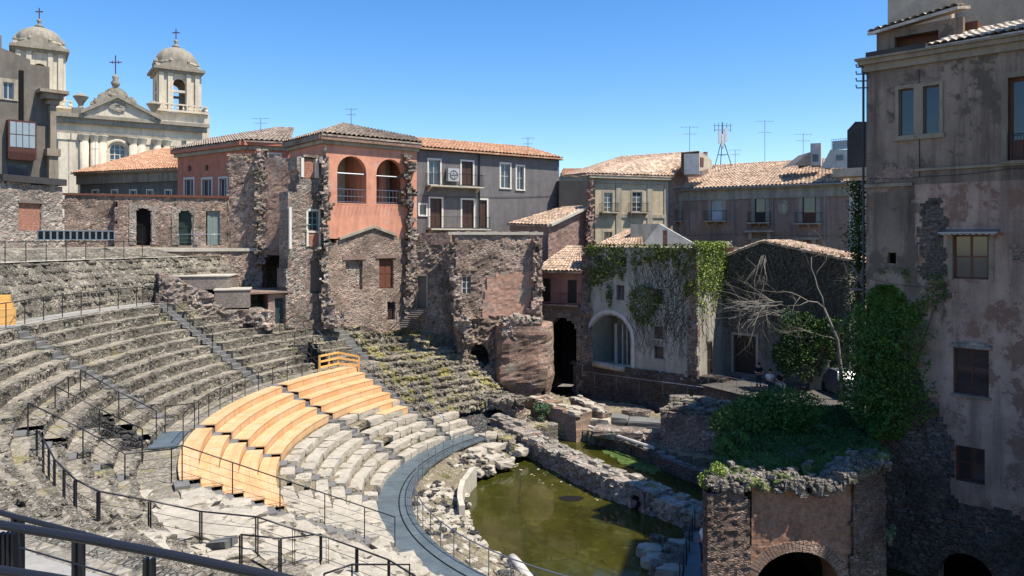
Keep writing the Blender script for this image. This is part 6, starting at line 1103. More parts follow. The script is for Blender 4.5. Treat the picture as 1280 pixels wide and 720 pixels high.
slab('algae_bank', [(752, 562), (770, 552), (830, 585), (815, 592), (790, 585)], .05, 'grass', kind='structure', amp=.04)
slab('planted_bank', [(600, 512), (655, 480), (720, 500), (735, 512), (700, 530), (655, 535), (640, 555), (622, 545)], 1.0, 'grassy', kind='structure', amp=.15)
wallline('pulpitum_wall', 'long pale rubble wall crossing the pool with a tiny arch and steps', [(612, 520), (650, 543), (690, 566), (722, 581), (757, 596), (790, 606), (812, 618), (850, 634), (905, 652)], [1.5, 1.15, 1.0, 1.05, 1.1, 1.1, 1.0, .9, .9], 1.35, 'rub_pale', 'crown2', seed=300, amp=.16)
t = thing('tiny_arch', 'little dark arch low in the pale wall by the pool', 'arch', PZ(797, 632, 0)); mb = MB(); f = Fr(PZ(788, 628, .2), PZ(806, 636, .2)); op = (.2, -.3, f.w - .2, .75, .25); rough(mb, Fr(f.P(0, 0, .12), f.P(f.w, 0, .12)), [(0, -.3), (f.w, -.3), (f.w, 1.0), (0, 1.0)], [op], .1, .3, .03, .03, 5); mb.build('arch_stones', M['rub_pale'], t); mb = MB(); fbox(mb, f, op[0], -.3, op[2], .75, .02, .04); mb.build('opening_shade_panel', M['dark'], t)  # near-black sheet under the arch stands in for its shade
t = thing('pool_steps', 'small pale stone steps going down from the wall into the pool', 'stairs', PZ(815, 640, 0))
for k in range(6):
    p = PZ(806 + 4.2 * k, 606 + 5.2 * k, 1.0 - .16 * k); mb = MB(); mb.rock(p + Vector((0, -.1, -.12)), (.38, -.12, 0), (.08, .22, 0), (0, 0, .14), .08, 2, 6); mb.build('step', M['pale'], t)
wallline('stage_ledge', 'straight dark ledge with a pale pipe running behind the pool', [(742, 541), (790, 556), (845, 580), (905, 600), (960, 622)], .7, .7, 'rub_dark', 'basalt', seed=330, cell=.2, amp=.05)
t = thing('pale_pipe', 'long white pipe lying along the dark ledge', 'pipe', PZ(780, 550, .8)); mb = MB(); mb.tube([PZ(736, 533, 1.0), PZ(790, 551, 1.0), PZ(817, 560, 1.0)], .10, 8); mb.build('pipe_body', M['white_pl'], t)
t = thing('column_drum', 'grey granite column drum lying at the left end of the white pipe', 'column', PZ(718, 528, .8)); mb = MB(); mb.tube([PZ(712, 526, 1.0), PZ(722, 533, .9)], .32, 12); mb.build('drum', M['conc'], t)
wallline('low_brick_wall', 'low ruined brick wall left of the stage remains', [(664, 498), (692, 510), (706, 515), (720, 520)], [2.2, 1.9, 1.8, 1.7], 1.6, 'rub_brick', 'pale', seed=340, amp=.06)
wallline('broken_stub_wall', 'broken pale brick stub ending in stacked blocks', [(713, 497), (734, 508), (752, 518)], [1.9, 1.9, 1.6], 1.0, 'rub_brown', 'pale', seed=350)
rg = random.Random(77); 
for k in range(9):
    px, py = 737 + (k % 3) * 7, 512 - (k // 3) * 6; p = PZ(px, 520, .9); p.z += (k // 3) * .32; mb = MB(); mb.rock(p, (.3, rg.uniform(-.1, .1), 0), (0, .28, 0), (0, 0, .17), .12, 3, 6, 0, rg); tag(mb.build('stone_block', M['pale']), 'white stone block stacked at the end of the broken brick stub', 'stone block', 'white blocks stacked on the brick stub')
for k, (px, py, sx, sy, mt) in enumerate(((765, 524, 1.1, .6, 'basalt'), (775, 541, 1.5, .8, 'rub_grey'), (812, 530, 1.3, .6, 'basalt'), (795, 517, .9, .5, 'rub_grey'), (745, 527, .9, .5, 'pale'), (822, 545, .8, .4, 'rub_grey'))):
    mb = MB(); p = PZ(px, py, 1.0); mb.rock(p, (sx, -.35 * sx, 0), (.3 * sy, sy, 0), (0, 0, .28), .12, 4, 5, 0, rg); tag(mb.build('stage_block', M[mt]), ('dark flat slab left of the stage grass', 'largest rounded grey block in the middle of the stage', 'dark flat slab right of the biggest stage block', 'grey slab at the back edge of the stage', 'pale slab beside the stacked white blocks', 'grey block near the brick mass')[k], 'stone block')
BM = Fr(PZ(826, 562, .6), PZ(893, 572, .6)); t = thing('brick_mass', 'square brick ruin mass with broken stony top on the stage', 'ruined wall', BM.P(BM.w / 2, .5)); mb = MB(); zt_ = BM.z(850, 516)
rough(mb, BM, [(0, 0), (BM.w, 0), (BM.w, zt_ - .1), (BM.w * .5, zt_), (0, zt_ + .1)], [], .13, 3.2, .08, .15, 361); mb.build('front', M['rub_brown'], t); S2 = Fr(BM.P(BM.w, 0), BM.P(BM.w, 0, -3)); mb = MB(); rough(mb, S2, [(0, 0), (S2.w, 0), (S2.w, zt_ + .2), (0, zt_ - .1)], [], .15, .3, .06, .1, 362); mb.build('side', M['rub_dark'], t)
mb = MB()
for _ in range(110): u, v = rg.uniform(0, BM.w), rg.uniform(.1, 3); mb.rock(BM.P(u, zt_ + rg.uniform(-.1, .25) + .2 * (v > 1.5), -v), (rg.uniform(.2, .4), -.06, 0), (.05, rg.uniform(.15, .25), 0), (0, 0, .08), .2, 2, 4, 0, rg)
mb.build('top_stones', M['cavea'], t)
# dark retaining wall under ivy house and terrace
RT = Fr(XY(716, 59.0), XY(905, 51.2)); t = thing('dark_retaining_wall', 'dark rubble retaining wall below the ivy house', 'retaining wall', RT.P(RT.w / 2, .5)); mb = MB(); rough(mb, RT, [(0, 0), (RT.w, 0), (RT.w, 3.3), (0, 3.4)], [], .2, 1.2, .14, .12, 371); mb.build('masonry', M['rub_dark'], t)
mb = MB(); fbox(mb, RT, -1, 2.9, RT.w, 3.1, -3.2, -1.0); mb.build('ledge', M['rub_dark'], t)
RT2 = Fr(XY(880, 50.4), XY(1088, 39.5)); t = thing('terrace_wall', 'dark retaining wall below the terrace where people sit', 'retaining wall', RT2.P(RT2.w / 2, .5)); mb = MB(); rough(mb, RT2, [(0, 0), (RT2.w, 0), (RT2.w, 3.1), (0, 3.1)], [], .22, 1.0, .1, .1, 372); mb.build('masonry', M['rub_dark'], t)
mb = MB(); mb.poly(RT2.P(-.3, 3.15, .1), RT2.P(RT2.w + 4, 3.15, .1), RT2.P(RT2.w + 4, 3.15, -14), RT2.P(-.3, 3.15, -14)); struct(mb.build('house_terrace_paving', M['dkpave']))
railing('thin rail of cable along the dark wall below the ivy house', [RT.P(u, 1.9, .6) for u in np.linspace(.5, RT.w - .5, 7)], .9, 0, 'metal_l', .012, .03, 'thin cable rails in the shade')
railing('thin terrace rail beside the seated people', [RT2.P(u, 3.12, -.2) for u in np.linspace(.2, 5.3, 5)], .9, 2, 'metal_l', .014, .02, 'thin cable rails in the shade')
# vault by the end of the walkway
VT = FR(596, 49.6, 650, 48.4); t = thing('broken_vault', 'broken rubble vault with a black opening beside the pool', 'ruined wall', VT.P(VT.w / 2, .5)); ov_ = VT.R(600, 511, 637, 566); ov_ = (ov_[0], -.4, ov_[2], ov_[3], 1.1)
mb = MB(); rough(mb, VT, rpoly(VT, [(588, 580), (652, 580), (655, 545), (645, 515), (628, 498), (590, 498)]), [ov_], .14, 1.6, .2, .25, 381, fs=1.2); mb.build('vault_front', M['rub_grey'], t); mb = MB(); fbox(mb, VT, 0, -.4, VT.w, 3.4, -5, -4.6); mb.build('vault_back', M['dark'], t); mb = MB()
for _ in range(90): u, v = rg.uniform(0, VT.w), rg.uniform(0, 1.6); mb.stone(VT.P(u, VT.z(620, 500) + rg.uniform(-.15, .1), -v), rg.uniform(.1, .3), rg)
mb.build('vault_top_stones', M['cavea'], t)
# end face of the cavea on the stage side
EF = Fr(pol(14.5, 120.5), pol(32, 119.5)); t = thing('seating_end_wall', 'rough end wall of the overgrown seating in front of the broken arches', 'ruined wall', EF.P(EF.w / 2, 0)); mb = MB(); pz = [(0, -.3), (EF.w, -.3)] + [(u, float(np.interp(14.5 + u, PRx, PRy)) - .7) for u in np.linspace(EF.w, 0, 8)]
rough(mb, EF, pz, [], .2, .6, .15, .2, 391); mb.build('rubble_face', M['rub_grey'], t)
# rocks and fragments in the water
for k in range(16):
    px, py = ((812, 690), (822, 684), (838, 702), (848, 711), (858, 700), (868, 672), (852, 684), (830, 712), (862, 715), (815, 705), (844, 690), (874, 690), (820, 698), (856, 708), (866, 660), (838, 716))[k]; p = PZ(px, py, .15); s = rg.uniform(.22, .45); mb = MB(); mb.rock(p, (s * 1.2, -s * .4, 0), (s * .3, s * .8, 0), (0, 0, s * .6 + (.35 if k == 1 else 0)), .2, 3, 4, 0, rg); tag(mb.build('stone_fragment', M['pale'] if k % 3 == 0 else M['cavea']), 'stone fragment standing in the dark water at lower right', 'stone fragment', 'stone fragments in the water')
t = thing('fallen_marble_column', 'white marble column shaft lying at the near edge of the pool', 'column', PZ(655, 712, .3)); mb = MB(); mb.tube([PZ(640, 698, .4), PZ(648, 707, .4), PZ(664, 728, .4)], [.20, .21, .2], 10); mb.build('shaft', M['white_pl'], t, True)
t = thing('sunken_drain', 'dark round drain hole in the middle of the pool', 'drain', PZ(714, 623, 0)); mb = MB(); c = PZ(714, 623, .015); mb.poly(*[c + Vector((.62 * math.cos(x) * (1 + .15 * math.sin(3 * x)), .42 * math.sin(x), 0)) for x in np.linspace(0, 6.1, 16)]); mb.build('hole', M['dark'], t)
mb = MB(); rg = random.Random(9)
for _ in range(60): a_ = rg.uniform(0, 1); p = PZ(lerp(640, 770, a_) + rg.uniform(-25, 10), lerp(560, 605, a_) + rg.uniform(0, 25), .01); mb.stone(p, rg.uniform(.03, .09), rg, flat=.2)
o = mb.build('floating_debris', M['pale']); o['kind'] = 'stuff'
# footbridge with person at the lower right
t = thing('metal_footbridge', 'dark metal footbridge with thin rails at the lower right of the pool', 'footbridge', PZ(868, 700, .6)); a, b = PZ(868, 745, .8), PZ(884, 668, .8); mb = MB(); d = (b - a).normalized(); s = Vector((d.y, -d.x, 0)); mb.obox(a - s * .5, (b - a), s * 1.0, (0, 0, .08)); mb.build('deck', M['deck'], t); mb = MB()
for k in (-.5, .5):
    for z in (.35, .7, 1.05): mb.tube([a + s * k + Vector((0, 0, z)), b + s * k + Vector((0, 0, z))], .018, 4)
mb.build('rails', M['metal'], t)
for i in range(6):
    for k in (-.5, .5): p = a.lerp(b, i / 5) + s * k; mb = MB(); mb.tube([p + Vector((0, 0, -.9)), p + Vector((0, 0, 1.05))], .022, 5); mb.build('post', M['metal'], t)
# ================================================================ railings of the seating
def onp(r, a, dz=0.): return pol(r, a, prof(r, a) + dz)
railing('dark railing behind the top row of the orange benches', [onp(23.15, a) for a in np.arange(155, 189.5, 3.55)], 1.0, 3, group='dark steel railings of the seating')
railing('dark curved railing along the middle passage on the left', [onp(31.0, a, .05) for a in np.arange(165.5, 207, 2.75)], 1.05, 3, group='dark steel railings of the seating')
railing('sloping dark handrail beside the long stairs below the concrete blocks', [pol(r, 166.0, prof(r) + .15) for r in (31.6, 29.9, 28.4, 26.9)], 1.05, 4, group='dark steel railings of the seating')
railing('dark railing along the pale ramp of the upper terrace', [onp(34.3, a, .05) for a in np.arange(161, 186, 2.45)], 1.05, 3, group='dark steel railings of the seating')
railing('dark railing flanking the pit above the wooden fence, left side', [onp(r, 152.6, .1) for r in (27.2, 25.9, 24.5)], 1.1, 3, group='dark steel railings of the seating')
railing('dark railing flanking the pit above the wooden fence, right side', [onp(r, 148.2, .1) for r in (27.4, 26.0, 24.6)], 1.1, 3, group='dark steel railings of the seating')
railing('grey railing sloping down beside the right end of the orange benches', [pol(r, 147.8, prof(r) + .1) for r in (22.6, 21, 19.4, 17.8)], 1.05, 2, 'metal_l', group='dark steel railings of the seating')
railing('pale curved handrail beside the short stairs at the end of the walkway', [pol(19.6, 142.5, 2.9), pol(18.6, 144.2, 2.6), pol(16.9, 145.6, 1.7), pol(15.4, 146.0, 1.1)], .95, 1, 'metal_l', .02, .032, group='dark steel railings of the seating')
railing('far side of the box railing around the sunken entrance', [onp(r, 193.3, .1) for r in (27.0, 25.6, 24.2)], 1.15, 3, group='dark steel railings of the seating')
railing('near side of the box railing around the sunken entrance', [onp(27.0, 196.5, .1), onp(27.0, 200.6, .1), onp(25.6, 200.6, .1), onp(24.2, 200.6, .1)], 1.15, 3, group='dark steel railings of the seating')
railing('short dark railing by the blue landing left of the orange benches', [onp(r, a, .05) for r, a in ((24.1, 190.8), (22.95, 190.6), (23.0, 196), (22.9, 200))][:3], 1.15, 3, group='dark steel railings of the seating')
# blue landing plate
t = thing('steel_landing', 'blue grey steel landing plate left of the orange benches', 'landing', pol(23.8, 194, 4.8)); vs = []; mb = MB(); fs = []
A = np.arange(190.3, 196.4, 1.5)
for x in A: vs += [pol(23.2, x, 4.78), pol(23.2, x, 4.84), pol(24.3, x, 4.84), pol(24.3, x, 4.78)]
for j in range(len(A) - 1):
    for i in range(4): p = j * 4 + i; q = j * 4 + (i + 1) % 4; fs.append((p, q, q + 4, p + 4))
fs += [(0, 1, 2, 3), (len(vs) - 1, len(vs) - 2, len(vs) - 3, len(vs) - 4)]; mb.add(vs, fs); mb.build('deck_panel', M['deck'], t)
# railings at lower left, through photo points of the feet
def feet(pix): return [hit(x, y) for x, y in pix]
railing('dark railing curving down the near seating at far left', feet([(46, 583), (54, 596), (61, 610), (68, 626), (80, 640), (94, 656), (123, 671)]), 1.05, 3, group='dark steel railings of the seating', flat_=True)
railing('dark railing running along the lower passage at the bottom left', feet([(123, 671), (187, 675), (251, 689), (321, 697), (367, 712), (409, 721), (446, 735), (486, 752), (530, 790)]), 1.05, 3, group='dark steel railings of the seating', flat_=True)
P0 = [hit(46, 575), hit(110, 600), hit(160, 620)]; P1 = [hit(199, 628), hit(243, 632)] + [pol(r, 208.9, prof(r) + .1) for r in (21.3, 19.6, 18, 16.6, 15.4)]
railing('long dark handrail descending across the pale boulders to the walkway', [pol(27.3, 207.6, prof(27.3) + .1), pol(25.8, 207.7, prof(25.8) + .1), pol(24.6, 207.8, 4.9)] + [pol(23.2, 207.6, 4.85)] + [pol(r, 208.75, prof(r) + .25) for r in (22.9, 21.3, 19.7, 18.1, 16.6, 15.4)], 1.05, 3, group='dark steel railings of the seating')
railing('short nearest dark railing at the bottom centre', feet([(216, 724), (301, 722), (350, 728), (401, 716)])[1:], 1.05, 1, group='dark steel railings of the seating', flat_=True)
railing('dark railing stub crossing the lower edge of the photo', [hit(405, 775), hit(440, 762), hit(512, 752)], 1.0, 1, group='dark steel railings of the seating')
# foreground handrails, close to the camera
t = thing('foreground_railing', 'thick dark steel railing closest to the viewer at bottom left', 'railing', W(60, 900, 3.4)); mb = MB(); a, b = W(-40, 640, 4.0), W(350, 738, 3.1)
mb.tube([W(-60, 645, 3.7), W(0, 656, 3.62), W(120, 676, 3.5), W(220, 695, 3.4), W(350, 722, 3.3), W(480, 752, 3.2)], .0215, 14); mb.build('thick_handrail', M['metal_f'] if 'metal_f' in M else M['metal'], t, True)
mb = MB(); mb.tube([W(-60, 622, 5.0), W(0, 641, 4.9), W(90, 664, 4.75), W(200, 693, 4.6), W(330, 722, 4.45), W(460, 752, 4.3)], .018, 10); mb.build('upper_rail', M['metal'], t, True)
for px, py, d in ((19, 648, 4.85), (95, 667, 4.7), (184, 700, 4.6)):
    mb = MB()
    for k in (-.03, .012): p = W(px, py, d) + Vector((k, 0, 0)); mb.box(p.x, p.y, p.z - 1.15, p.x + .02, p.y + .05, p.z)
    mb.build('post', M['metal'], t)
mb = MB(); p = W(4, 668, 3.6)
for k in range(4): mb.box(p.x - .03 + .022 * k, p.y, p.z - .9, p.x - .018 + .022 * k, p.y + .04, p.z)
mb.build('bracket', M['metal'], t); mb = MB()
for o_ in ((0, 15, 40), (0, 55, 75)): mb.tube([W(-60, 652 + o_[1], 5.0), W(20, 668 + o_[1], 4.85), W(95, 690 + o_[1], 4.7), W(184, 716 + o_[1], 4.6), W(330, 752 + o_[1], 4.45)], .006, 5)
mb.build('cables', M['metal'], t); mb = MB(); mb.tube([W(-60, 708, 3.4), W(0, 713, 3.35), W(60, 722, 3.3), W(140, 736, 3.2)], .022, 12); mb.build('lower_handrail', M['metal'], t, True)
# wooden fence above the benches
t = thing('wooden_fence', 'bright pine fence with sloping end at the top of the right benches', 'fence', pol(23.2, 150, 4.8)); P = [pol(23.25, 154.2, 4.8), pol(23.25, 150.0, 4.8), pol(22.2, 148.0, 4.7)]
for i, p in enumerate(P + [P[0].lerp(P[1], .5)]): mb = MB(); mb.obox(p + Vector((-.05, -.05, -.2)), (.1, 0, 0), (0, .1, 0), (0, 0, (1.25 if i != 2 else 1.0))); mb.build('post', M['wood_y'], t)
for a, b in ((P[0], P[1]), (P[1], P[2])):
    for z in (.25, .6, .95):
        mb = MB(); d = (b - a); n = Vector((d.y, -d.x, 0)).normalized() * .03; za, zb = (z, z) if a is P[0] else (z, z * .8); mb.obox(a + n * 1.8 + Vector((0, 0, za)), d + Vector((0, 0, zb - za)), n, (0, 0, .12)); mb.build('rail', M['wood_y'], t)
t = thing('yellow_bench_boards', 'bright yellow wooden boards at the left edge of the photo', 'bench', XY(5, 33, 9.1))
for k in range(3): mb = MB(); f = FR(-40, 32.6 + .3 * k, 18 - 3 * k, 33.2 + .3 * k); z = f.z(5, 386 - 8.5 * k); fbox(mb, f, 0, 9.0, f.w, z, -.29, 0); mb.build('board', M['wood_y'], t)
# ================================================================ vegetation
def leaves(mb, pts, s, rg):
    for p in pts:
        a = Vector((rg.gauss(0, 1), rg.gauss(0, 1), rg.gauss(0, .7))).normalized(); b = a.orthogonal().normalized(); b = (b * math.cos(1) + a.cross(b) * math.sin(rg.uniform(0, 3))).normalized(); l = s * rg.uniform(.6, 1.3); p = Vector(p); c = a.cross(b) * l * .18
        mb.add([p - a * l * .5, p + b * l * .32 + c, p + a * l * .5, p - b * l * .32 + c], [(0, 1, 2), (0, 2, 3)])
def ivy_on(label, fr, dens, n, mat, s=.13, off=.12, u0=0, u1=None, z0=0, z1=10, seed=1, stems=0, name='climbing_ivy', cat='ivy', group=None):
    rg = random.Random(seed); u1 = u1 or fr.w; pts = []; tries = 0
    while len(pts) < n and tries < n * 12:
        tries += 1; u, z = rg.uniform(u0, u1), rg.uniform(z0, z1); q = dens(u, z)
        if rg.random() < q: pts.append(fr.P(u, z, abs(rg.gauss(.03, off * (.3 + q)))))
    t = thing(name, label, cat, fr.P((u0 + u1) / 2, z0), group); mb = MB(); leaves(mb, pts, s, rg); o = mb.build('foliage', M[mat], t); o['kind'] = 'stuff'
    if stems:
        mb = MB()
        for _ in range(stems):
            u = rg.uniform(u0, u1); z = rg.uniform(z0, lerp(z0, z1, .75)); path = []; au = rg.uniform(-.4, .4)
            for k in range(9): path.append(fr.P(u, z, .02)); u += au * .28 + rg.gauss(0, .13); z += rg.uniform(.12, .4); 
            path = [p for p in path if p.z < z1]
            if len(path) > 1: mb.tube(path, rg.uniform(.006, .016), 3)
        mb.build('stems', M['vine'], t)
    return t
zt0, zt1 = zi + .35, 8.2
def dens_iv(u, z):
    h = (z - 3) / (zi - 3); k = u / IV.w; n = fbm(u * .7, z * .8, 4); edge = .88 - .20 * max(0, math.sin(k * 7.2 + .6)) + .16 * fbm(u * 1.7, 1, 2) - .04 * (k < .33)
    d = sstep(edge - .08, edge + .06, h + .1 * n)
    blob = math.exp(-((k - .55) / .15) ** 2 - ((h - .55) / .16) ** 2); d = max(d, .75 * sstep(.35, .6, blob + .25 * n)); return d * (.4 + .6 * sstep(-.3, .2, n))
ivy_on('green ivy hanging over the top of the pale plaster house', IV, dens_iv, 4300, 'ivy', .19, .18, 0, IV.w, 6, zi + .25, 1, 0)
ivy_on('bare brown creeper stems beside the brick corner of the ivy house', IV, lambda u, z: .25 * sstep(.55, .8, u / IV.w) * sstep(5, 7.5, z), 900, 'vine', .14, .06, IV.w * .45, IV.w, 4.2, zi, 2, 300, cat='creeper')
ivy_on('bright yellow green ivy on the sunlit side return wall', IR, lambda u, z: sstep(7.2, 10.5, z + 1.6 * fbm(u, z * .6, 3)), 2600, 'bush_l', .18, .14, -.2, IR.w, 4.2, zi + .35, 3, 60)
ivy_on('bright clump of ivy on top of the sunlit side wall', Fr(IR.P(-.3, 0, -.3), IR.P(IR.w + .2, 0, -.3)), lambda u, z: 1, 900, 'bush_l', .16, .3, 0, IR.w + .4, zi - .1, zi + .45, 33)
ivy_on('dense dark creeper covering the gabled house front', GB, lambda u, z: (.3 + .7 * sstep(6.5, 9, z + fbm(u * .8, z * .8, 6))) * sstep(5.8, 7.6, z + 2.2 * fbm(u * .5, 2, 1)) * (0 if in_op(gd, u, z) or any(in_op(q, u, z) for q in gw) else 1) * (z < min(lerp(le, pkz[1], min(1, u / pkz[0])), lerp(pkz[1], re, max(0, (u - pkz[0]) / (GB.w - pkz[0]))))), 8500, 'creeper', .19, .08, 0, GB.w, 4.4, pkz[1], 4, 320, cat='creeper')
ivy_on('fringe of pale green moss along the gable roof edge', GB, lambda u, z: abs(z - .05 - (lerp(le, pkz[1], u / pkz[0]) if u < pkz[0] else lerp(pkz[1], re, (u - pkz[0]) / (GB.w - pkz[0])))) < .2, 700, 'ivy', .13, .08, 0, GB.w, le - .2, pkz[1] + .3, 5)
def bush(name, label, c, r, n, mat, s, seed, cat='bush', group=None, lumps=7, stem=True, parts=True):
    rg = random.Random(seed); t = thing(name, label, cat, Vector(c) - Vector((0, 0, r[2] * .9)), group); cs = [(Vector(c) + Vector((rg.uniform(-.65, .65) * r[0], rg.uniform(-.65, .65) * r[1], rg.uniform(-.55, .65) * r[2])), rg.uniform(.35, .6)) for _ in range(lumps)]; pts = []
    for _ in range(n):
        q, k = rg.choice(cs); v = Vector((rg.gauss(0, 1), rg.gauss(0, 1), rg.gauss(0, 1))).normalized() * (rg.uniform(.55, 1.08) ** .6); p = q + Vector((v.x * r[0] * k, v.y * r[1] * k, v.z * r[2] * k)); 
        if fbm(p.x * 1.4, p.y * 1.4, p.z * 1.4) > -.32: pts.append(p)
    mb = MB(); leaves(mb, pts, s, rg); mb.build('foliage', M[mat], t)
    if stem:
        mb = MB()
        for q, k in cs[:6]: b = Vector((c[0] + rg.uniform(-.2, .2) * r[0], c[1], c[2] - r[2])); mb.tube([b, b.lerp(q, .5) + Vector((rg.uniform(-.1, .1), 0, .1)), q], [.05, .035, .02], 5)
        mb.build('stems', M['vine'], t)
    return t
c = W(962, 515, 31.0); bush('shrub', 'large dark green shrub on the planted top of the arch ruin', c, (2.1, 1.8, 1.15), 17000, 'bush', .12, 41, lumps=14)
c = W(918, 560, 27.8); bush('shrub', 'low green shrub spreading in front of the large shrub', c, (.9, 1.5, .6), 4500, 'bush', .1, 42)
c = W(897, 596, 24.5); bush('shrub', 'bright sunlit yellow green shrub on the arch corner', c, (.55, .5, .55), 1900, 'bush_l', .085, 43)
c = W(684, 516, 49.5); bush('shrub', 'grey green shrub growing by the small pond left of the stage', c, (1.0, .8, .7), 2400, 'bush_g', .12, 44)
c = W(978, 598, 25.5); bush('small_plant', 'tiny bright plant in the rubble on top of the arch', c, (.25, .2, .22), 220, 'bush_l', .07, 45, cat='plant', lumps=3)
c = W(1112, 668, 24.3); bush('small_plant', 'pale plant clinging to the right edge of the arch ruin', c, (.18, .2, .35), 260, 'bush_g', .08, 46, cat='plant', lumps=4)
c = W(1062, 605, 25.2); bush('small_plant', 'small tuft between the rubble stones right of the arch crown', c, (.2, .2, .15), 150, 'bush_g', .06, 47, cat='plant', lumps=3)
for k, (px, py) in enumerate(((548, 588), (700, 538), (720, 552), (775, 590), (760, 540))): c = W(px, py, (40, 45.5, 44, 38.5, 42)[k]); 
# grass on mound: stuff
mb = MB(); rg = random.Random(61)
for _ in range(9000):
    y = rg.uniform(25.2, 34.7); x = rg.uniform(6.5 + .36 * (y - 24.25), 12.4 + min(3., .38 * (y - 24.2)) - .1)
    if fbm(x * .8, y * .8, 5) < -.15 and y < 28: continue
    z = topz(x, y); h = rg.uniform(.05, .16); a = rg.uniform(0, 6.3); d = Vector((math.cos(a) * .05, math.sin(a) * .05, 0)); p = Vector((x, y, z)); mb.add([p - d, p + d, p + Vector((rg.uniform(-.05, .05), rg.uniform(-.05, .05), h))], [(0, 1, 2)])
o = mb.build('ground_grass', M['grass']); o['kind'] = 'stuff'
# big ivy on the right building corner
def dens_r(u, z):
    h = z; w = 2.9 * sstep(5.0, 8.2, h) * sstep(11.6, 9.6, h) ; return 1. if u < w + .5 * fbm(z * .9, 1, 3) - .2 * abs(h - 8) * .3 else .0
mb = MB(); rg = random.Random(51); ig = thing('climbing_ivy', 'thick mass of dark ivy on the lower corner of the tall right building', 'ivy', RB.P(.5, 5.2)); pts = []
while len(pts) < 12500:
    z = rg.uniform(5.2, 11.2); cen = .75; hw = 1.75 * (sstep(4.6, 6.3, z) * sstep(11.9, 9.4, z)) * (1 + .35 * fbm(z * 1.3, 7, 2)); u = cen + rg.gauss(0, .5) * hw; dep = .9 * max(0, 1 - ((u - cen) / (hw + .01)) ** 2) ** .5 * (1 + .5 * fbm(u * 1.5, z * 1.5, 4)) * sstep(11, 8.6, z)
    if abs(u - cen) > hw: continue
    pts.append(RB.P(u, z, .05 + dep * rg.uniform(.5, 1.08)))
leaves(mb, pts, .13, rg); o = mb.build('foliage', M['ivy_g'] if 'ivy_g' in M else M['bush'], ig); mb = MB()
for k in range(8): u = rg.uniform(0, 2.4); mb.tube([RB.P(u, 5, .1), RB.P(u * .8, 8, .25), RB.P(u * 1.1, 10.5, .08)], .025, 4)
mb.build('stems', M['vine'], ig)
ivy_on('thin green tendrils creeping up from the big ivy mass', RB, lambda u, z: sstep(.12, .4, fbm(u * 1.3, z * .7, 9)) * .8, 900, 'bush', .1, .05, .1, 2.9, 9.8, 11.9, 52, 12)
# dark cypress-like ivy column between houses (x~1075)
SIDE = Fr(RB.P(-.4, 0, -4.5), RB.P(.6, 0, .0)); rg = random.Random(71); t = thing('ivy_column', 'tall narrow column of dark ivy behind the corner of the right building', 'ivy', W(1074, 480, 33)); pts = []
for _ in range(7000): z = rg.uniform(4.9, 15.6); c0 = XY(1073 + 3 * fbm(z * .5, 3, 1), 32.8, z); w = (.42 + .22 * fbm(z * .8, 9)) * (1 + .8 * sstep(9, 6, z)); pts.append(c0 + Vector((rg.gauss(0, .5) * w, rg.gauss(0, .6) * w, 0)))
mb = MB(); leaves(mb, pts, .12, rg); mb.build('foliage', M['ivy_dk'], t); mb = MB(); mb.tube([XY(1073, 32.8, 4.9), XY(1073, 32.8, 10), XY(1074, 32.8, 15.4)], [.1, .07, .03], 5); mb.build('stems', M['vine'], t)
# bare tree in front of the gable
def branch(mb, p, d, L, r, lev, rg, bend=.25, nb=3, up=.1):
    n = 5; path = [p]; rr = [r]
    for k in range(n): d = (d + Vector((rg.gauss(0, bend), rg.gauss(0, bend), rg.gauss(0, bend * .7) + up * .1))).normalized(); p = p + d * L / n; path.append(p); rr.append(r * (1 - .75 * (k + 1) / n) if lev == 0 else r * (1 - .45 * (k + 1) / n))
    mb.tube(path, rr, 5 if r > .03 else 3)
    if lev > 0:
        for _ in range(nb): k = rg.randrange(2, n + 1); dd = (d + Vector((rg.gauss(0, .6), rg.gauss(0, .5), rg.gauss(0, .5)))).normalized(); branch(mb, path[k], dd, L * rg.uniform(.5, .75), rr[k] * .7, lev - 1, rg, bend, nb, up)
rg = random.Random(5); t = thing('bare_tree', 'leafless pale branched tree with hanging twigs before the gable house', 'tree', W(1052, 480, 36.4)); mb = MB(); base = W(1053, 500, 45.8); k1_ = W(1047, 425, 45.6); k2_ = W(1030, 385, 45.4); mb.tube([base, base.lerp(k1_, .5) + Vector((.05, 0, 0)), k1_, k2_], [.15, .12, .09, .07], 7); mb.build('trunk', M['bark_d'], t, True); mb = MB()
branch(mb, k2_, Vector((-.75, 0, .65)), 3.0, .055, 4, rg, .26, 3); branch(mb, k1_, Vector((.2, 0, 1)), 4.8, .06, 4, rg, .2, 3); branch(mb, k2_, Vector((-.2, .1, 1)), 3.4, .045, 4, rg, .24, 3); branch(mb, k1_, Vector((-.9, 0, .3)), 2.6, .04, 4, rg, .24, 3)
mb.build('limbs', M['bark_d'], t, True)
rg = random.Random(8); t = thing('dead_creeper', 'tangle of pale dead twigs hanging on the gable house wall', 'creeper', GB.P(2.5, 8, .5)); mb = MB()
for k in range(34):
    p = W(rg.uniform(950, 985), rg.uniform(375, 395), 51.0); d = Vector((-1, rg.uniform(-.2, .1), rg.uniform(-.35, .5))).normalized(); branch(mb, p, d, rg.uniform(1.5, 3.0), .022, 2, rg, .18, 2, -.4)
for k in range(9): p = W(rg.uniform(952, 962), rg.uniform(318, 325), 52.4); branch(mb, p, Vector((rg.uniform(-.5, .6), -.1, -1)).normalized(), rg.uniform(1.3, 2.6), .03, 1, rg, .12, 2, -.5)
mb.build('twigs', M['bark_m'], t)
c = W(1008, 430, 48.5); bush('dark_tree', 'dark leafy small tree under the bare branches', c, (2.4, 1.3, 2.5), 9000, 'ivy_dk', .2, 48, cat='tree', lumps=12)
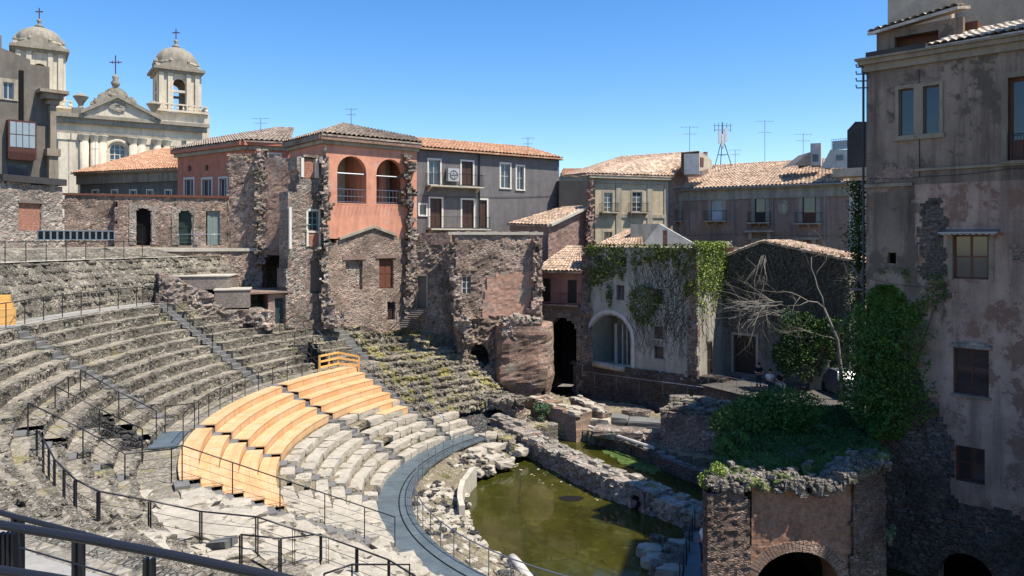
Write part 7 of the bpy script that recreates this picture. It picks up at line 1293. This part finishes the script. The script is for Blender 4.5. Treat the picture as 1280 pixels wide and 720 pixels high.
c = W(983, 398, 48.5); bush('shrub', 'grey leaved spray lit by the sun before the gable wall', c, (.55, .5, .9), 500, 'bush_g', .12, 49)
# car roof and pale garden objects in the shade
t = thing('parked_car', 'silver parked car mostly hidden behind the shaded tree', 'car', XY(1056, 47.4, 3.15)); cb_ = XY(1056, 47.4, 3.15); mb = MB(); sec = [(-.85, .0), (-.85, .55), (-.8, .85), (-.62, 1.35), (.62, 1.35), (.8, .85), (.85, .55), (.85, 0)]; vs = []; ys = [(-1.9, .55), (-1.7, .62), (-.8, .66), (-.35, 1.0), (.9, 1.0), (1.5, .72), (1.9, .62)]
for y, k in ys: vs += [cb_ + Vector((a, y, .2 + (b if b <= .85 else .85 + (b - .85) * max(0, (k - .62) / .38)) * min(1, k / .62))) for a, b in sec]
fs = [(j * 8 + i, j * 8 + i + 1, (j + 1) * 8 + i + 1, (j + 1) * 8 + i) for j in range(len(ys) - 1) for i in range(7)] + [tuple(range(8)), tuple(range(len(vs) - 8, len(vs)))[::-1]]; mb.add(vs, fs); mb.build('body', M['car'], t)
mb = MB(); mb.poly(cb_ + Vector((-.6, -.83, 1.12)), cb_ + Vector((.6, -.83, 1.12)), cb_ + Vector((.52, -.42, 1.56)), cb_ + Vector((-.52, -.42, 1.56))); mb.build('windscreen', M['glass'], t)
for sx in (-.8, .8):
    for sy in (-1.25, 1.25): mb = MB(); mb.tube([cb_ + Vector((sx - .1, sy, .3)), cb_ + Vector((sx + .1, sy, .3))], .3, 14); mb.build('wheel', M['blackhose'], t)
t = thing('garden_wall', 'small dim plastered wall behind the people and the dark tree', 'wall', W(1010, 487, 38.5)); f = FR(1012, 49.2, 1036, 48.6); mb = MB(); fbox(mb, f, 0, 3.1, f.w, f.z(1024, 450), -.3, 0); mb.build('panel', M['ivyw'], t)
t = thing('crossed_timber_brace', 'crossed pale timber brace on the side of the right building', 'timber brace', W(1073, 360, 31.5)); mb = MB()
for a, b in (((1066, 361), (1081, 333)), ((1066, 333), (1081, 361))): mb.tube([W(*a, 31.4), W(*b, 31.0)], .05, 4)
mb.tube([W(1064, 362, 31.4), W(1082, 362, 31.0)], .06, 4); mb.build('beams', M['wood_gy'], t)
# utility poles with wires
# ================================================================ people
def person(label, p, yaw, pose, top, bot, hat=False, s=1.0):
    """skin-modifier figure; pose: dict of joint offsets (x right, y forward, z up) before yaw"""
    t = thing('person', label, 'person', p, None); J = pose; ca, sa = math.cos(yaw), math.sin(yaw)
    def X(v): v = Vector(v) * s; return Vector((v.x * ca - v.y * sa, v.x * sa + v.y * ca, v.z))
    def skin(name, verts, edges, radii, mat, sub=1):
        me = bpy.data.meshes.new(name); me.from_pydata([tuple(X(v)) for v in verts], edges, []); o = bpy.data.objects.new(name, me); COL.objects.link(o); o.parent = t; BASE[o.name] = Vector(p)
        m = o.modifiers.new('Skin', 'SKIN'); sk = me.skin_vertices[0].data if me.skin_vertices else None
        if sk is None:
            bpy.context.view_layer.objects.active = o; sk = me.skin_vertices.new().data
        for i, r in enumerate(radii): sk[i].radius = (r[0] * s, r[1] * s) if isinstance(r, tuple) else (r * s, r * s)
        sk[0].use_root = True; q = o.modifiers.new('Sub', 'SUBSURF'); q.levels = sub; q.render_levels = sub; me.materials.append(M[mat]); return o
    pel, che, nek, hed = J['pel'], J['che'], J['nek'], J['hed']
    V = [pel, che, nek, hed, tuple(Vector(hed) + Vector((0, .01, .12)))]; E = [(0, 1), (1, 2), (2, 3), (3, 4)]; Rr = [(.13, .1), (.15, .1), .055, (.075, .09), (.06, .07)]
    for sd in ('l', 'r'):
        sh, el, wr, hp, kn, an = J['sh' + sd], J['el' + sd], J['wr' + sd], J['hp' + sd], J['kn' + sd], J['an' + sd]; n = len(V)
        V += [sh, el, wr]; E += [(1, n), (n, n + 1), (n + 1, n + 2)]; Rr += [.055, .042, .03]; w = Vector(wr); d = (w - Vector(el)).normalized(); side = d.orthogonal().normalized(); hb = len(V); V.append(tuple(w + d * .07)); E.append((n + 2, hb)); Rr.append((.035, .02))
        for f in range(5):
            o_ = side * (.014 * (f - 1.5)) if f < 4 else side * -.045; L = (.065, .078, .08, .07, .05)[f]; k = len(V); V += [tuple(w + d * (.085 if f < 4 else .04) + o_), tuple(w + d * (.085 + L * .55 if f < 4 else .075) + o_ * 1.1 + Vector((0, 0, -.012))), tuple(w + d * (.085 + L if f < 4 else .1) + o_ * 1.1 + Vector((0, 0, -.03)))]; E += [(hb if f < 4 else n + 2, k), (k, k + 1), (k + 1, k + 2)]; Rr += [.009, .0085, .007]
        n = len(V); ft = Vector(an) + Vector((0, .16, -.05)); V += [hp, kn, an, tuple(ft)]; E += [(0, n), (n, n + 1), (n + 1, n + 2), (n + 2, n + 3)]; Rr += [.08, .058, .04, (.04, .03)]
    skin('body', V, E, Rr, 'skin')
    V = [pel, che, tuple(Vector(nek) - Vector((0, 0, .05)))]; E = [(0, 1), (1, 2)]; Rr = [(.15, .12), (.175, .125), .08]
    for sd in ('l', 'r'): n = len(V); V += [J['sh' + sd], tuple(Vector(J['sh' + sd]).lerp(Vector(J['el' + sd]), .75))]; E += [(1, n), (n, n + 1)]; Rr += [.075, .062]
    skin('shirt', V, E, Rr, top); V = [pel]; E = []; Rr = [(.155, .125)]
    for sd in ('l', 'r'): n = len(V); V += [J['hp' + sd], J['kn' + sd], tuple(Vector(J['an' + sd]) + Vector((0, 0, .04)))]; E += [(0, n), (n, n + 1), (n + 1, n + 2)]; Rr += [.095, .075, .062]
    skin('trousers', V, E, Rr, bot); h = Vector(hed)
    def put(mb, nm, mat): 
        mb.v = [tuple(Vector(p) + X(q)) for q in mb.v]; return mb.build(nm, M[mat], t, True)
    mb = MB(); mb.lathe((h.x, h.y - .01, h.z + .05), [(.102, 0), (.108, .06), (.09, .11), (.05, .145), (.01, .155)], 12); put(mb, 'cap' if hat else 'hair', 'hair')
    mb = MB()
    for e in (-.032, .032): mb.rock(h + Vector((e, .088, .045)), (.014, 0, 0), (0, .008, 0), (0, 0, .008), 0, 2, 2)
    mb.rock(h + Vector((0, .09, -.04)), (.025, 0, 0), (0, .006, 0), (0, 0, .006), 0, 2, 2); put(mb, 'eyes_and_mouth', 'hair'); mb = MB(); mb.rock(h + Vector((0, .1, .01)), (.013, 0, 0), (0, .02, 0), (0, 0, .025), 0, 2, 2)
    for e in (-.085, .085): mb.rock(h + Vector((e, 0, .02)), (.012, 0, 0), (0, .022, 0), (0, 0, .03), 0, 2, 2)
    put(mb, 'nose_and_ears', 'skin'); return t
stand = dict(pel=(0, 0, .95), che=(0, 0, 1.3), nek=(0, .02, 1.5), hed=(0, .04, 1.6), shl=(-.19, 0, 1.4), shr=(.19, 0, 1.4), ell=(-.26, .05, 1.14), elr=(.26, .05, 1.14), wrl=(-.08, .24, 1.12), wrr=(.08, .26, 1.16), hpl=(-.09, 0, .9), hpr=(.09, 0, .9), knl=(-.1, .03, .5), knr=(.11, .03, .5), anl=(-.11, 0, .09), anr=(.12, 0, .09))
sit = dict(pel=(0, 0, .55), che=(0, .05, .9), nek=(0, .1, 1.1), hed=(0, .14, 1.2), shl=(-.18, .05, 1.0), shr=(.18, .05, 1.0), ell=(-.24, .14, .76), elr=(.24, .14, .76), wrl=(-.1, .36, .68), wrr=(.1, .36, .68), hpl=(-.09, .05, .52), hpr=(.09, .05, .52), knl=(-.12, .45, .54), knr=(.12, .45, .54), anl=(-.12, .42, .09), anr=(.12, .5, .09))
lean = dict(sit); lean.update(che=(-.05, .12, .86), nek=(-.1, .24, 1.03), hed=(-.12, .32, 1.1), shl=(-.22, .12, .95), shr=(.13, .12, .97))
fz = 3.15
pf = Vector((.35, -.94, 0)); yw = math.pi * .98
q1 = XY(948.5, 49.0, fz); q2 = XY(962, 48.6, fz); q3 = XY(973, 48.4, fz)
person('standing person in black shirt with a cap on the shaded terrace', q1, yw, stand, 'cl_k', 'cl_b', True, 1.0); person('person in a white shirt sitting on the shaded terrace', q2, yw, sit, 'cl_w', 'cl_b', False, 1.05); person('person in dark top and pale trousers leaning forward on the terrace', q3, yw + .3, lean, 'cl_k', 'cl_g', False, 1.05)
t = thing('stone_bench', 'low dark stone bench carrying the seated people', 'bench', XY(968, 48.8, fz)); mb = MB(); a = XY(957, 48.75, fz); mb.obox(a, (1.3, -.1, 0), (0, .4, 0), (0, 0, .44)); mb.build('seat', M['basalt'], t)
person('person in a white shirt and dark trousers on the metal footbridge', a_ if False else PZ(881, 712, .88) , math.pi * .6, stand, 'cl_w', 'cl_b')
# ================================================================ camera, light
cam = bpy.data.cameras.new('camera'); co = bpy.data.objects.new('camera', cam); COL.objects.link(co); co.location = (0, 0, H); co.rotation_euler = (rad(90), 0, 0); cam.sensor_width = 36; cam.lens = 36 * F / 1280; cam.shift_y = (HY - 360) / 1280; cam.clip_end = 6000; cam.clip_start = .05; sc.camera = co
EL = 61.; az = Vector((.912, -.43)).normalized(); sd = Vector((az.x * math.cos(rad(EL)), az.y * math.cos(rad(EL)), math.sin(rad(EL))))
sl = bpy.data.lights.new('sun', 'SUN'); sl.energy = 4.6; sl.angle = rad(.53); sl.color = (1, .94, .84); so = bpy.data.objects.new('sun', sl); COL.objects.link(so); so.rotation_euler = (-sd).to_track_quat('-Z', 'Y').to_euler()
w = bpy.data.worlds.new('World'); sc.world = w; w.use_nodes = True; nt = w.node_tree; bg = nt.nodes['Background']; sky = nt.nodes.new('ShaderNodeTexSky'); sky.sky_type = 'NISHITA'; sky.sun_disc = False; sky.sun_elevation = rad(EL); sky.sun_rotation = math.atan2(az.x, az.y); sky.altitude = 0; sky.air_density = 1.0; sky.dust_density = .25; sky.ozone_density = 3.5
hs = nt.nodes.new('ShaderNodeHueSaturation'); hs.inputs['Saturation'].default_value = 1.3; hs.inputs['Hue'].default_value = .505; nt.links.new(sky.outputs[0], hs.inputs['Color']); nt.links.new(hs.outputs[0], bg.inputs[0]); bg.inputs[1].default_value = .125
vs_ = sc.view_settings; vs_.view_transform = 'Standard'; vs_.look = 'None'; vs_.exposure = .7; vs_.gamma = 1; vs_.use_curve_mapping = False
sc.cycles.use_denoising = True; sc.cycles.max_bounces = 5; sc.cycles.diffuse_bounces = 3
